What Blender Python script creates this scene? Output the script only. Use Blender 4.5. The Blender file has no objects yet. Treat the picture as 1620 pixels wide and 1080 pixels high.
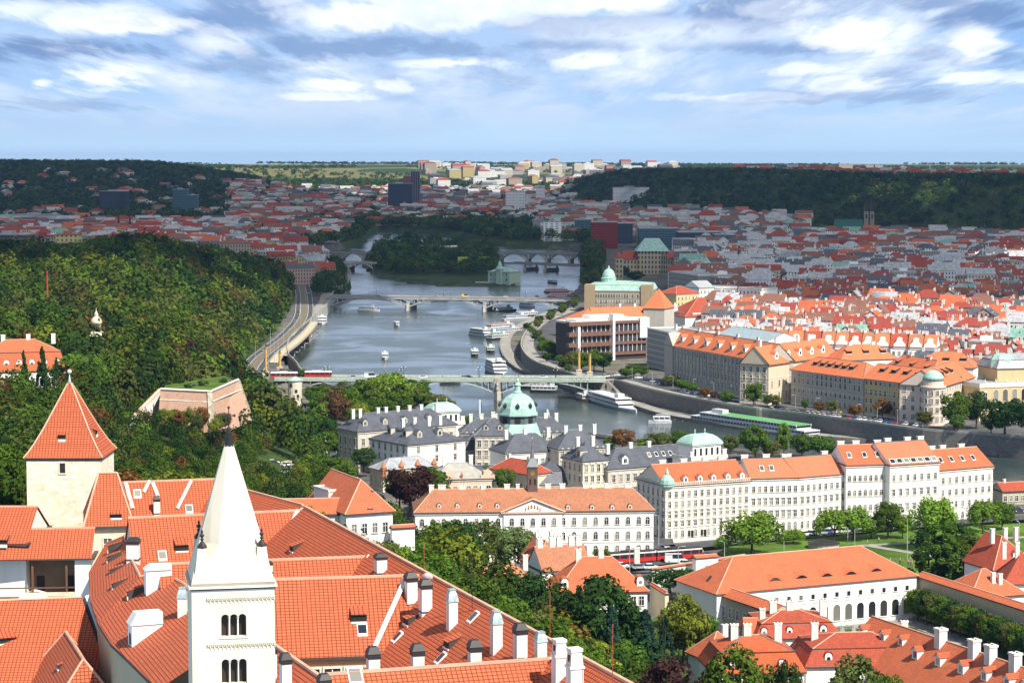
import bpy, math, random
import numpy as np
from mathutils import Vector, Matrix, noise as mnoise
random.seed(7); rng = np.random.default_rng(7)
R = math.radians
S = bpy.context.scene
COL = S.collection

# ------------------------------------------------------------------ camera
HC = 125.0; F = 3550.0; YH = 258.0
PITCH = math.atan((540 - YH) / F)
cam_d = bpy.data.cameras.new('camera'); cam = bpy.data.objects.new('camera', cam_d); COL.objects.link(cam)
cam.location = (0, 0, HC); cam.rotation_euler = (math.pi / 2 - PITCH, 0, 0)
cam_d.sensor_width = 36; cam_d.lens = F * 36 / 1620
cam_d.clip_start = 1; cam_d.clip_end = 90000
S.camera = cam

# ------------------------------------------------------------------ sun, world, exposure
SUN_EL = R(49); SUN_AZ = R(141)          # azimuth measured from +Y (view direction) towards +X (right)
sdir = Vector((math.sin(SUN_AZ) * math.cos(SUN_EL), math.cos(SUN_AZ) * math.cos(SUN_EL), math.sin(SUN_EL)))
sl = bpy.data.lights.new('sun', 'SUN'); sl.energy = 5.0; sl.angle = R(0.5); sl.color = (1, 0.94, 0.83)
so = bpy.data.objects.new('sun', sl); COL.objects.link(so); so.rotation_euler = sdir.to_track_quat('Z', 'Y').to_euler()
so.location = (0, -50, 400)
S.view_settings.view_transform = 'Standard'; S.view_settings.look = 'None'
S.view_settings.exposure = 0.68; S.view_settings.gamma = 1

def NN(nt, t, **kw):
    n = nt.nodes.new(t)
    for k, v in kw.items(): setattr(n, k, v)
    return n
def M_(nt, op, a, b=None, c=None, clamp=False):
    n = nt.nodes.new('ShaderNodeMath'); n.operation = op; n.use_clamp = clamp
    for i, x in enumerate((a, b, c)):
        if x is None: continue
        if isinstance(x, (int, float)): n.inputs[i].default_value = x
        else: nt.links.new(x, n.inputs[i])
    return n.outputs[0]
def mixc(nt, f, a, b, bt='MIX'):
    n = nt.nodes.new('ShaderNodeMix'); n.data_type = 'RGBA'; n.blend_type = bt
    for i, x in ((0, f), (6, a), (7, b)):
        if isinstance(x, (int, float)): n.inputs[i].default_value = x
        elif isinstance(x, tuple): n.inputs[i].default_value = x if len(x) == 4 else (*x, 1)
        else: nt.links.new(x, n.inputs[i])
    return n.outputs[2]
def sstep(nt, x, a, b):
    n = nt.nodes.new('ShaderNodeMapRange'); n.interpolation_type = 'SMOOTHSTEP'
    nt.links.new(x, n.inputs[0]); n.inputs[1].default_value = a; n.inputs[2].default_value = b
    return n.outputs[0]

world = bpy.data.worlds.new('World'); S.world = world; world.use_nodes = True
def build_world():
    nt = world.node_tree; nt.nodes.clear()
    out = NN(nt, 'ShaderNodeOutputWorld'); bg = NN(nt, 'ShaderNodeBackground'); bg.inputs[1].default_value = 0.085
    nt.links.new(bg.outputs[0], out.inputs[0])
    sky = NN(nt, 'ShaderNodeTexSky', sky_type='NISHITA'); sky.sun_disc = False
    sky.sun_elevation = SUN_EL; sky.sun_rotation = SUN_AZ; sky.dust_density = 0.3; sky.ozone_density = 2.5; sky.air_density = 1.2; sky.altitude = 300
    tc = NN(nt, 'ShaderNodeTexCoord'); sp = NN(nt, 'ShaderNodeSeparateXYZ'); nt.links.new(tc.outputs['Generated'], sp.inputs[0])
    u = M_(nt, 'ARCTAN2', sp.outputs[0], sp.outputs[1]); v = M_(nt, 'MAXIMUM', sp.outputs[2], 0.0)
    # layer of cloud seen edge on: features flatten towards the horizon
    inv = M_(nt, 'DIVIDE', 1.0, M_(nt, 'ADD', v, 0.045))
    lx = M_(nt, 'MULTIPLY', u, inv)
    def noise_at(sx, sy, sc, det, dist=0.0, off=0.0):
        cx = M_(nt, 'MULTIPLY', lx, sx); cy = M_(nt, 'MULTIPLY', inv, sy)
        cv = NN(nt, 'ShaderNodeCombineXYZ'); nt.links.new(cx, cv.inputs[0]); nt.links.new(cy, cv.inputs[1]); cv.inputs[2].default_value = off
        n = NN(nt, 'ShaderNodeTexNoise'); n.inputs['Scale'].default_value = sc; n.inputs['Detail'].default_value = det
        n.inputs['Roughness'].default_value = 0.58; n.inputs['Distortion'].default_value = dist
        nt.links.new(cv.outputs[0], n.inputs['Vector']); return n.outputs[0]
    n1 = noise_at(1.0, 0.20, 1.5, 10, 0.3, 3.1)
    n2 = noise_at(1.0, 0.22, 2.3, 10, 0.2, 7.7)
    n3 = noise_at(1.0, 0.25, 0.6, 8, 0.0, 1.3)
    nf = noise_at(1.0, 0.17, 4.2, 10, 0.3, 5.3)
    wob = M_(nt, 'MULTIPLY', M_(nt, 'SUBTRACT', nf, 0.5), 4.2)
    def bumps(lst, k=1.0):
        acc = None
        for (px, py, rx, ry, s) in lst:
            a = M_(nt, 'MULTIPLY', M_(nt, 'SUBTRACT', u, (px - 810) / F), F / rx)
            b = M_(nt, 'MULTIPLY', M_(nt, 'SUBTRACT', v, (YH - py) / F), F / ry)
            d = M_(nt, 'ADD', M_(nt, 'MULTIPLY', a, a), M_(nt, 'MULTIPLY', b, b))
            d = M_(nt, 'ADD', M_(nt, 'SQRT', d), wob)
            g = M_(nt, 'MULTIPLY', sstep(nt, d, 1.35, 0.35), s)
            acc = g if acc is None else M_(nt, 'MAXIMUM', acc, g)
        return acc
    white = bumps([(200, 45, 105, 17, 1), (160, 40, 120, 25, .8), (350, 70, 60, 22, .6), (175, 122, 75, 22, .9), (560, 30, 80, 24, 1), (700, 20, 120, 30, .9), (800, 5, 260, 16, .9),
                   (950, 8, 160, 18, .9), (1020, 50, 200, 20, .4), (1340, 55, 90, 38, 1), (1380, 80, 60, 24, .7), (1530, 75, 40, 30, .9), (1515, 126, 55, 13, .9), (1600, 130, 45, 12, .6),
                   (550, 135, 80, 12, .9), (520, 155, 70, 8, .7), (720, 102, 90, 9, .8), (930, 98, 60, 14, .8), (1280, 112, 90, 12, .7), (1330, 135, 80, 16, .7), (1150, 155, 120, 8, .5),
                   (40, 25, 90, 25, .6), (80, 135, 20, 8, .7), (1250, 20, 90, 15, .5)])
    dark = bumps([(120, 82, 220, 20, 1), (60, 8, 120, 10, .6), (350, 40, 95, 30, .8), (400, 20, 110, 25, .7), (560, 78, 220, 20, .8), (700, 80, 160, 16, .7), (390, 108, 110, 14, .6), (960, 45, 170, 16, .7),
                  (1150, 20, 130, 34, .9), (1230, 30, 90, 20, .7), (1250, 82, 120, 15, .7), (1560, 30, 110, 30, 1), (1480, 12, 120, 16, .8), (1450, 90, 60, 14, .5), (850, 75, 150, 14, .6),
                  (1330, 155, 190, 12, .5), (100, 170, 130, 10, .4), (1560, 95, 90, 14, .6)])
    skyc = mixc(nt, sstep(nt, v, 0.0, 0.06), (5.0, 7.0, 8.9), (1.8, 3.7, 7.0))
    skyc = mixc(nt, sstep(nt, v, 0.03, 0.30), skyc, sky.outputs[0])
    veil = M_(nt, 'MULTIPLY', M_(nt, 'MULTIPLY', sstep(nt, n3, 0.30, 0.60), sstep(nt, v, 0.003, 0.02)), 0.8)
    c = mixc(nt, veil, skyc, (3.9, 5.3, 7.5))
    m1 = M_(nt, 'MULTIPLY', sstep(nt, n1, 0.42, 0.58), sstep(nt, v, 0.008, 0.026))
    c = mixc(nt, M_(nt, 'MULTIPLY', m1, 0.7), c, (5.4, 6.4, 8.0))
    dk = M_(nt, 'MAXIMUM', dark, M_(nt, 'MULTIPLY', sstep(nt, n2, 0.50, 0.72), M_(nt, 'MULTIPLY', sstep(nt, v, 0.018, 0.04), 0.55)))
    c = mixc(nt, M_(nt, 'MULTIPLY', dk, 0.9), c, (1.45, 2.45, 4.6))
    hi = M_(nt, 'MULTIPLY', sstep(nt, n2, 0.60, 0.30), sstep(nt, n1, 0.5, 0.66))
    wh = M_(nt, 'MAXIMUM', white, M_(nt, 'MULTIPLY', hi, M_(nt, 'MULTIPLY', sstep(nt, v, 0.02, 0.045), 0.8)))
    wh = M_(nt, 'MULTIPLY', wh, M_(nt, 'ADD', M_(nt, 'MULTIPLY', sstep(nt, nf, .32, .6), .45), .55))
    c = mixc(nt, wh, c, (9.6, 9.8, 10.2))
    # above the frame the layer thins out so that plain sky lights the scene
    c = mixc(nt, M_(nt, 'MULTIPLY', sstep(nt, v, 0.12, 0.5), 0.75), c, sky.outputs[0])
    nt.links.new(c, bg.inputs[0])
build_world()

# ------------------------------------------------------------------ pixel -> place
_fw = Vector((0, math.cos(PITCH), -math.sin(PITCH))); _up = Vector((0, math.sin(PITCH), math.cos(PITCH)))
def ray(px, py):
    return _fw + Vector(((px - 810) / F, 0, 0)) - _up * ((py - 540) / F)
def W(px, py, z):
    d = ray(px, py); t = (z - HC) / d.z
    return Vector((d.x * t, d.y * t, z))
def D(px, py, Y):
    d = ray(px, py); t = Y / d.y
    return Vector((d.x * t, Y, HC + d.z * t))

# ------------------------------------------------------------------ materials
MATS = {}
def principled(name, rough=0.8, spec=0.3):
    m = bpy.data.materials.new(name); m.use_nodes = True; nt = m.node_tree
    b = nt.nodes['Principled BSDF']; b.inputs['Roughness'].default_value = rough
    b.inputs['Specular IOR Level'].default_value = spec
    return m, nt, b
def plain(name, c, rough=0.7, metal=0.0, spec=0.3, var=0.12, sc=0.6):
    if name in MATS: return MATS[name]
    m, nt, b = principled(name, rough, spec); b.inputs['Metallic'].default_value = metal
    tc = NN(nt, 'ShaderNodeTexCoord'); n = NN(nt, 'ShaderNodeTexNoise'); n.inputs['Scale'].default_value = sc; n.inputs['Detail'].default_value = 5
    nt.links.new(tc.outputs['Object'], n.inputs['Vector'])
    k = 1 - var; k2 = 1 + var
    col = mixc(nt, sstep(nt, n.outputs[0], 0.3, 0.7), tuple(x * k for x in c), tuple(min(1, x * k2) for x in c))
    nt.links.new(col, b.inputs['Base Color']); MATS[name] = m; return m
def plaster(name, c, stain=0.25):
    "wall render with rain streaks and patches"
    if name in MATS: return MATS[name]
    m, nt, b = principled(name, 0.85, 0.2)
    tc = NN(nt, 'ShaderNodeTexCoord')
    mp = NN(nt, 'ShaderNodeMapping'); mp.inputs['Scale'].default_value = (1.2, 1.2, 0.12); nt.links.new(tc.outputs['Object'], mp.inputs[0])
    n = NN(nt, 'ShaderNodeTexNoise'); n.inputs['Scale'].default_value = 0.9; n.inputs['Detail'].default_value = 8; nt.links.new(mp.outputs[0], n.inputs['Vector'])
    n2 = NN(nt, 'ShaderNodeTexNoise'); n2.inputs['Scale'].default_value = 0.35; n2.inputs['Detail'].default_value = 8; nt.links.new(tc.outputs['Object'], n2.inputs['Vector'])
    f = M_(nt, 'MULTIPLY', sstep(nt, n.outputs[0], 0.5, 0.75), stain * 1.3)
    d = tuple(x * k for x, k in zip(c, (0.62, 0.56, 0.46)))
    col = mixc(nt, f, c, d); col = mixc(nt, M_(nt, 'MULTIPLY', sstep(nt, n2.outputs[0], 0.42, 0.7), stain), col, tuple(x * 0.78 for x in c))
    nt.links.new(col, b.inputs['Base Color']); MATS[name] = m; return m
def tiles(name, c, tw=0.42, th=0.36, gap=0.28, var=0.16):
    "clay tiles laid in courses; UV is in metres along eave and slope"
    if name in MATS: return MATS[name]
    m, nt, b = principled(name, 0.75, 0.25)
    uv = NN(nt, 'ShaderNodeUVMap'); br = NN(nt, 'ShaderNodeTexBrick'); br.offset = 0.0
    br.inputs['Scale'].default_value = 1; br.inputs['Brick Width'].default_value = tw; br.inputs['Row Height'].default_value = th
    br.inputs['Mortar Size'].default_value = 0.05 if tw < .45 else .035; br.inputs['Mortar Smooth'].default_value = 0.4
    br.inputs['Color1'].default_value = (*[x * (1 - var * .5) for x in c], 1); br.inputs['Color2'].default_value = (*[min(1, x * (1 + var * .5)) for x in c], 1)
    br.inputs['Mortar'].default_value = (*[x * gap for x in c], 1)
    nt.links.new(uv.outputs[0], br.inputs['Vector'])
    n = NN(nt, 'ShaderNodeTexNoise'); n.inputs['Scale'].default_value = 0.22; n.inputs['Detail'].default_value = 7; n.inputs['Roughness'].default_value = .65; nt.links.new(uv.outputs[0], n.inputs['Vector'])
    col = mixc(nt, M_(nt, 'MULTIPLY', sstep(nt, n.outputs[0], 0.42, 0.74), 0.5), br.outputs[0], tuple(x * k for x, k in zip(c, (0.62, 0.70, 0.8))))
    nt.links.new(col, b.inputs['Base Color'])
    bp = NN(nt, 'ShaderNodeBump'); bp.inputs['Strength'].default_value = 0.6; bp.inputs['Distance'].default_value = 0.05
    nt.links.new(M_(nt, 'SUBTRACT', 1.0, br.outputs[1]), bp.inputs['Height']); nt.links.new(bp.outputs[0], b.inputs['Normal'])
    MATS[name] = m; return m
def sheet_roof(name, c, w=0.7):
    "standing-seam or slate roof with faint seams"
    if name in MATS: return MATS[name]
    m, nt, b = principled(name, 0.55, 0.4)
    uv = NN(nt, 'ShaderNodeUVMap'); br = NN(nt, 'ShaderNodeTexBrick'); br.offset = 0.5
    br.inputs['Scale'].default_value = 1; br.inputs['Brick Width'].default_value = w; br.inputs['Row Height'].default_value = w * 2.2
    br.inputs['Mortar Size'].default_value = 0.04
    br.inputs['Color1'].default_value = (*[x * .82 for x in c], 1); br.inputs['Color2'].default_value = (*[min(1, x * 1.15) for x in c], 1); br.inputs['Mortar'].default_value = (*[x * .6 for x in c], 1)
    nt.links.new(uv.outputs[0], br.inputs['Vector'])
    n = NN(nt, 'ShaderNodeTexNoise'); n.inputs['Scale'].default_value = 0.3; n.inputs['Detail'].default_value = 6; nt.links.new(uv.outputs[0], n.inputs['Vector'])
    col = mixc(nt, M_(nt, 'MULTIPLY', sstep(nt, n.outputs[0], 0.4, 0.7), 0.45), br.outputs[0], tuple(min(1, x * 1.5) for x in c))
    nt.links.new(col, b.inputs['Base Color']); MATS[name] = m; return m
def facade(name, c, win=(0.06, 0.07, 0.09), bw=2.7, bh=3.4, ww=0.42, wh=0.55):
    "far-off wall whose windows are only a pixel or two: rows of darker openings in the surface; UV in metres"
    if name in MATS: return MATS[name]
    m, nt, b = principled(name, 0.8, 0.2)
    uv = NN(nt, 'ShaderNodeUVMap'); sp = NN(nt, 'ShaderNodeSeparateXYZ'); nt.links.new(uv.outputs[0], sp.inputs[0])
    a = M_(nt, 'FRACT', M_(nt, 'DIVIDE', sp.outputs[0], bw)); e = M_(nt, 'FRACT', M_(nt, 'DIVIDE', sp.outputs[1], bh))
    a = M_(nt, 'LESS_THAN', M_(nt, 'ABSOLUTE', M_(nt, 'SUBTRACT', a, 0.5)), ww / 2)
    e = M_(nt, 'LESS_THAN', M_(nt, 'ABSOLUTE', M_(nt, 'SUBTRACT', e, 0.5)), wh / 2)
    g = NN(nt, 'ShaderNodeNewGeometry'); s2 = NN(nt, 'ShaderNodeSeparateXYZ'); nt.links.new(g.outputs['True Normal'], s2.inputs[0])
    up = M_(nt, 'LESS_THAN', M_(nt, 'ABSOLUTE', s2.outputs[2]), 0.4)
    f = M_(nt, 'MULTIPLY', M_(nt, 'MULTIPLY', a, e), up)
    n = NN(nt, 'ShaderNodeTexNoise'); n.inputs['Scale'].default_value = 0.15; n.inputs['Detail'].default_value = 5; nt.links.new(uv.outputs[0], n.inputs['Vector'])
    base = mixc(nt, M_(nt, 'MULTIPLY', n.outputs[0], 0.5), c, tuple(x * .7 for x in c))
    col = mixc(nt, f, base, win); nt.links.new(col, b.inputs['Base Color'])
    MATS[name] = m; return m
def masonry(name, c, c2, bw=0.9, bh=0.4, mort=0.6):
    if name in MATS: return MATS[name]
    m, nt, b = principled(name, 0.9, 0.2)
    uv = NN(nt, 'ShaderNodeUVMap'); br = NN(nt, 'ShaderNodeTexBrick')
    n0 = NN(nt, 'ShaderNodeTexNoise'); n0.inputs['Scale'].default_value = 1.1; n0.inputs['Detail'].default_value = 3; nt.links.new(uv.outputs[0], n0.inputs['Vector'])
    vm = NN(nt, 'ShaderNodeVectorMath'); vm.operation = 'MULTIPLY_ADD'; nt.links.new(n0.outputs[1], vm.inputs[0]); vm.inputs[1].default_value = (.35, .35, 0); nt.links.new(uv.outputs[0], vm.inputs[2])
    br.inputs['Scale'].default_value = 1; br.inputs['Brick Width'].default_value = bw; br.inputs['Row Height'].default_value = bh; br.inputs['Mortar Size'].default_value = 0.03
    br.inputs['Mortar Smooth'].default_value = .5
    br.inputs['Color1'].default_value = (*c, 1); br.inputs['Color2'].default_value = (*c2, 1); br.inputs['Mortar'].default_value = (*[x * mort for x in c], 1)
    nt.links.new(vm.outputs[0], br.inputs['Vector'])
    n = NN(nt, 'ShaderNodeTexNoise'); n.inputs['Scale'].default_value = 0.5; n.inputs['Detail'].default_value = 9; n.inputs['Roughness'].default_value = .7; nt.links.new(uv.outputs[0], n.inputs['Vector'])
    col = mixc(nt, M_(nt, 'MULTIPLY', sstep(nt, n.outputs[0], 0.5, 0.72), 0.6), br.outputs[0], tuple(x * .55 for x in c2))
    nt.links.new(col, b.inputs['Base Color'])
    bp = NN(nt, 'ShaderNodeBump'); bp.inputs['Strength'].default_value = .7; bp.inputs['Distance'].default_value = .08
    nt.links.new(n.outputs[0], bp.inputs['Height']); nt.links.new(bp.outputs[0], b.inputs['Normal'])
    MATS[name] = m; return m
def foliage(name, use_obj, lo=.55, rg=.9):
    m = bpy.data.materials.new(name); m.use_nodes = True; nt = m.node_tree; nt.nodes.clear()
    out = NN(nt, 'ShaderNodeOutputMaterial'); df = NN(nt, 'ShaderNodeBsdfDiffuse'); tr = NN(nt, 'ShaderNodeBsdfTranslucent'); mx = NN(nt, 'ShaderNodeMixShader'); mx.inputs[0].default_value = 0.30
    if use_obj: src = NN(nt, 'ShaderNodeObjectInfo').outputs['Color']
    else:
        at = NN(nt, 'ShaderNodeAttribute'); at.attribute_name = 'Col'; src = at.outputs['Color']
    g = NN(nt, 'ShaderNodeNewGeometry')
    rp = g.outputs['Random Per Island']
    hv = NN(nt, 'ShaderNodeHueSaturation'); nt.links.new(src, hv.inputs['Color'])
    nt.links.new(M_(nt, 'ADD', M_(nt, 'MULTIPLY', rp, rg), lo), hv.inputs['Value'])
    nt.links.new(M_(nt, 'ADD', M_(nt, 'MULTIPLY', rp, 0.05), 0.475), hv.inputs['Hue'])
    nt.links.new(hv.outputs[0], df.inputs[0])
    h2 = NN(nt, 'ShaderNodeHueSaturation'); h2.inputs['Value'].default_value = 1.25; h2.inputs['Saturation'].default_value = 1.1; nt.links.new(hv.outputs[0], h2.inputs['Color']); nt.links.new(h2.outputs[0], tr.inputs[0])
    nt.links.new(df.outputs[0], mx.inputs[1]); nt.links.new(tr.outputs[0], mx.inputs[2]); nt.links.new(mx.outputs[0], out.inputs[0])
    return m
LEAF = foliage('leaf', True); LEAFC = foliage('leaf_mass', False, .72, .55)
def objcol(name, rough=0.35, spec=0.5):
    if name in MATS: return MATS[name]
    m, nt, b = principled(name, rough, spec); o = NN(nt, 'ShaderNodeObjectInfo'); nt.links.new(o.outputs['Color'], b.inputs['Base Color']); MATS[name] = m; return m

# ------------------------------------------------------------------ mesh builder
class MB:
    def __init__(s): s.v = []; s.f = []; s.m = []; s.T = None
    def pts(s, ps):
        i = len(s.v)
        for p in ps:
            p = Vector(p)
            s.v.append(s.T @ p if s.T else p)
        return list(range(i, i + len(ps)))
    def poly(s, ps, m=0): s.f.append(s.pts(ps)); s.m.append(m)
    def box(s, x0, x1, y0, y1, z0, z1, m=0):
        a = s.pts([(x0, y0, z0), (x1, y0, z0), (x1, y1, z0), (x0, y1, z0), (x0, y0, z1), (x1, y0, z1), (x1, y1, z1), (x0, y1, z1)])
        for q in ((0, 3, 2, 1), (4, 5, 6, 7), (0, 1, 5, 4), (1, 2, 6, 5), (2, 3, 7, 6), (3, 0, 4, 7)):
            s.f.append([a[k] for k in q]); s.m.append(m)
    def cb(s, cx, cy, z0, sx, sy, sz, m=0): s.box(cx - sx / 2, cx + sx / 2, cy - sy / 2, cy + sy / 2, z0, z0 + sz, m)
    def frust(s, b, z0, t, z1, m=0, caps=True):
        "b and t are lists of (x,y) of the same length"
        n = len(b); a = s.pts([(x, y, z0) for x, y in b] + [(x, y, z1) for x, y in t])
        for i in range(n):
            j = (i + 1) % n; s.f.append([a[i], a[j], a[n + j], a[n + i]]); s.m.append(m)
        if caps: s.f.append(a[:n][::-1]); s.m.append(m); s.f.append(a[n:]); s.m.append(m)
    def lathe(s, cx, cy, prof, n=16, m=0, ang=0.0, sx=1.0, sy=1.0):
        "prof: list of (r,z[,m])"
        prev = None
        for k, pr in enumerate(prof):
            r, z = pr[0], pr[1]
            ring = s.pts([(cx + sx * r * math.cos(ang + 2 * math.pi * i / n), cy + sy * r * math.sin(ang + 2 * math.pi * i / n), z) for i in range(n)])
            if prev:
                mm = pr[2] if len(pr) > 2 else m
                for i in range(n):
                    j = (i + 1) % n; s.f.append([prev[i], prev[j], ring[j], ring[i]]); s.m.append(mm)
            else: s.f.append(ring[::-1]); s.m.append(m)
            prev = ring
        s.f.append(prev); s.m.append(m)
    def tube(s, ps, r, n=6, m=0, r2=None):
        ps = [Vector(p) for p in ps]; prev = None; L = len(ps)
        for k, p in enumerate(ps):
            d = (ps[min(k + 1, L - 1)] - ps[max(k - 1, 0)]).normalized()
            a = d.cross(Vector((0, 0, 1)) if abs(d.z) < .9 else Vector((1, 0, 0))).normalized(); b = d.cross(a)
            rr = r if r2 is None else r + (r2 - r) * k / (L - 1)
            ring = s.pts([p + (a * math.cos(2 * math.pi * i / n) + b * math.sin(2 * math.pi * i / n)) * rr for i in range(n)])
            if prev:
                for i in range(n): s.f.append([prev[i], prev[(i + 1) % n], ring[(i + 1) % n], ring[i]]); s.m.append(m)
            else: s.f.append(ring[::-1]); s.m.append(m)
            prev = ring
        s.f.append(prev); s.m.append(m)
    def mesh(s, name, mats, smooth=False):
        me = bpy.data.meshes.new(name); me.from_pydata([tuple(v) for v in s.v], [], s.f)
        for m in (mats if isinstance(mats, (list, tuple)) else [mats]): me.materials.append(m)
        me.polygons.foreach_set('material_index', s.m)
        if smooth: me.polygons.foreach_set('use_smooth', [True] * len(s.f))
        uv = me.uv_layers.new(name='UVMap'); dat = []
        for fc in s.f:
            p = [s.v[i] for i in fc]; nx = ny = nz = 0
            for i in range(len(p)):
                a = p[i]; b = p[(i + 1) % len(p)]
                nx += (a.y - b.y) * (a.z + b.z); ny += (a.z - b.z) * (a.x + b.x); nz += (a.x - b.x) * (a.y + b.y)
            l = math.hypot(nx, ny)
            if l < 1e-3 * abs(nz) or l < 1e-9:
                for q in p: dat += (q.x, q.y)
            else:
                ux, uy = -ny / l, nx / l; L = math.sqrt(l * l + nz * nz)
                vx, vy, vz = -nx / l * nz / L, -ny / l * nz / L, l / L
                for q in p: dat += (q.x * ux + q.y * uy, q.x * vx + q.y * vy + q.z * vz)
        uv.data.foreach_set('uv', dat); return me
    def build(s, name, mats, parent=None, loc=None, smooth=False):
        o = bpy.data.objects.new(name, s.mesh(name, mats, smooth)); COL.objects.link(o)
        if parent: o.parent = parent
        if loc: o.location = loc
        return o
def npmesh(name, V, Fq, mat, col=None, smooth=False):
    "mesh from numpy arrays of vertices and quads (or tris)"
    me = bpy.data.meshes.new(name); k = Fq.shape[1]; n = len(Fq)
    me.vertices.add(len(V)); me.vertices.foreach_set('co', V.astype(np.float32).ravel())
    me.loops.add(n * k); me.loops.foreach_set('vertex_index', Fq.astype(np.int32).ravel())
    me.polygons.add(n); me.polygons.foreach_set('loop_start', np.arange(0, n * k, k, dtype=np.int32)); me.polygons.foreach_set('loop_total', np.full(n, k, dtype=np.int32))
    if smooth: me.polygons.foreach_set('use_smooth', np.ones(n, dtype=bool))
    me.materials.append(mat)
    if col is not None:
        at = me.color_attributes.new('Col', 'FLOAT_COLOR', 'POINT'); at.data.foreach_set('color', col.astype(np.float32).ravel())
    me.update(calc_edges=True); return me
def link(name, me, parent=None, loc=None, rz=0, sc=None):
    o = bpy.data.objects.new(name, me); COL.objects.link(o)
    if parent: o.parent = parent
    if loc is not None: o.location = loc
    if rz: o.rotation_euler = (0, 0, rz)
    if sc: o.scale = sc if isinstance(sc, tuple) else (sc, sc, sc)
    return o
def tag(o, label=None, cat=None, group=None, kind=None):
    if label: o['label'] = label
    if cat: o['category'] = cat
    if group: o['group'] = group
    if kind: o['kind'] = kind
    return o
def empty(name, label, cat, loc=(0, 0, 0), rz=0, group=None):
    o = bpy.data.objects.new(name, None); COL.objects.link(o); o.location = loc; o.rotation_euler = (0, 0, rz); o.empty_display_size = 0.5
    return tag(o, label, cat, group)
def kids(o): return KIDS.get(o.name, [])
def copy_tree(o, loc=None, rz=None, label=None, group=None, sc=None, color=None):
    c = o.copy(); COL.objects.link(c)
    if loc is not None: c.location = loc
    if rz is not None: c.rotation_euler = (0, 0, rz)
    if sc is not None: c.scale = (sc, sc, sc)
    if color: c.color = color
    if label: c['label'] = label
    if group: c['group'] = group
    def rec(src, dst):
        for ch in src.children:
            d = ch.copy(); COL.objects.link(d); d.parent = dst
            if color: d.color = color
            rec(ch, d)
    rec(o, c); return c
# ------------------------------------------------------------------ terrain
def wxy(l, z=0.0): return np.array([[W(px, py, z).x, W(px, py, z).y] for px, py in l])
RIVER = wxy([(1900, 728), (1700, 722), (1620, 716), (1400, 702), (1270, 692), (1070, 664), (1000, 645), (930, 622), (880, 607), (845, 596), (815, 585), (795, 565), (790, 545), (800, 528), (830, 510), (860, 497), (893, 486), (915, 466), (925, 448), (917, 432), (920, 415), (925, 402), (900, 394), (760, 388),
             (720, 376), (672, 370), (600, 366), (586, 372), (575, 386), (540, 395), (505, 402), (500, 412), (515, 420), (545, 432), (555, 445), (548, 462), (525, 480), (522, 492), (512, 505), (500, 515), (485, 530), (462, 552), (455, 570), (458, 585), (470, 597), (480, 612), (520, 635), (600, 655), (700, 688), (850, 705), (960, 722), (1100, 738), (1300, 760), (1620, 800), (1900, 835)])
ISLE = wxy([(572, 420), (580, 430), (600, 438), (640, 447), (700, 453), (760, 454), (812, 453), (822, 446), (812, 437), (800, 425), (795, 405), (780, 395), (740, 389), (700, 387), (640, 384), (600, 388), (578, 402)])
TOE = wxy([(486, 300), (500, 400), (480, 440), (440, 520), (370, 590), (395, 620), (425, 655), (470, 705), (530, 735), (590, 790), (640, 850), (720, 880), (900, 960), (1030, 1080), (1150, 1400)], 9.0)
TOE[0] = TOE[1] + (TOE[1] - TOE[2]) * 2.0
def inside(P, poly):
    x, y = P[:, 0], P[:, 1]; c = np.zeros(len(P), bool); j = len(poly) - 1
    for i in range(len(poly)):
        xi, yi = poly[i]; xj, yj = poly[j]
        if yi != yj:
            t = ((yi > y) != (yj > y)) & (x < (xj - xi) * (y - yi) / (yj - yi) + xi); c ^= t
        j = i
    return c
def pdist(P, line, closed=False):
    n = len(line); best = np.full(len(P), 1e9)
    for i in range(n if closed else n - 1):
        a = line[i]; b = line[(i + 1) % n]; ab = b - a; L = ab @ ab
        t = np.clip(((P - a) @ ab) / max(L, 1e-9), 0, 1); q = a + t[:, None] * ab
        best = np.minimum(best, np.hypot(P[:, 0] - q[:, 0], P[:, 1] - q[:, 1]))
    return best
def ss(x, a, b):
    t = np.clip((x - a) / (b - a), 0, 1); return t * t * (3 - 2 * t)
_k = rng.uniform(0, 6.28, (12, 2))
def wav(x, y, s):
    r = 0
    for i in range(6):
        a = i * 1.1 + .4; r = r + np.sin((x * np.cos(a) + y * np.sin(a)) / s * (1 + i * .37) + _k[i, 0]) / (1 + i * .4)
    return r / 3.2
HILLPOLY = np.vstack([TOE, [[-3000, TOE[-1][1] - 200], [-3000, TOE[0][1]]]])
TOEU = ([-.1, 0.03, 0.06, 0.11, 0.16, 0.23, .4], [9000, 5200, 4900, 4500, 3900, 3350, 3000])
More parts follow.
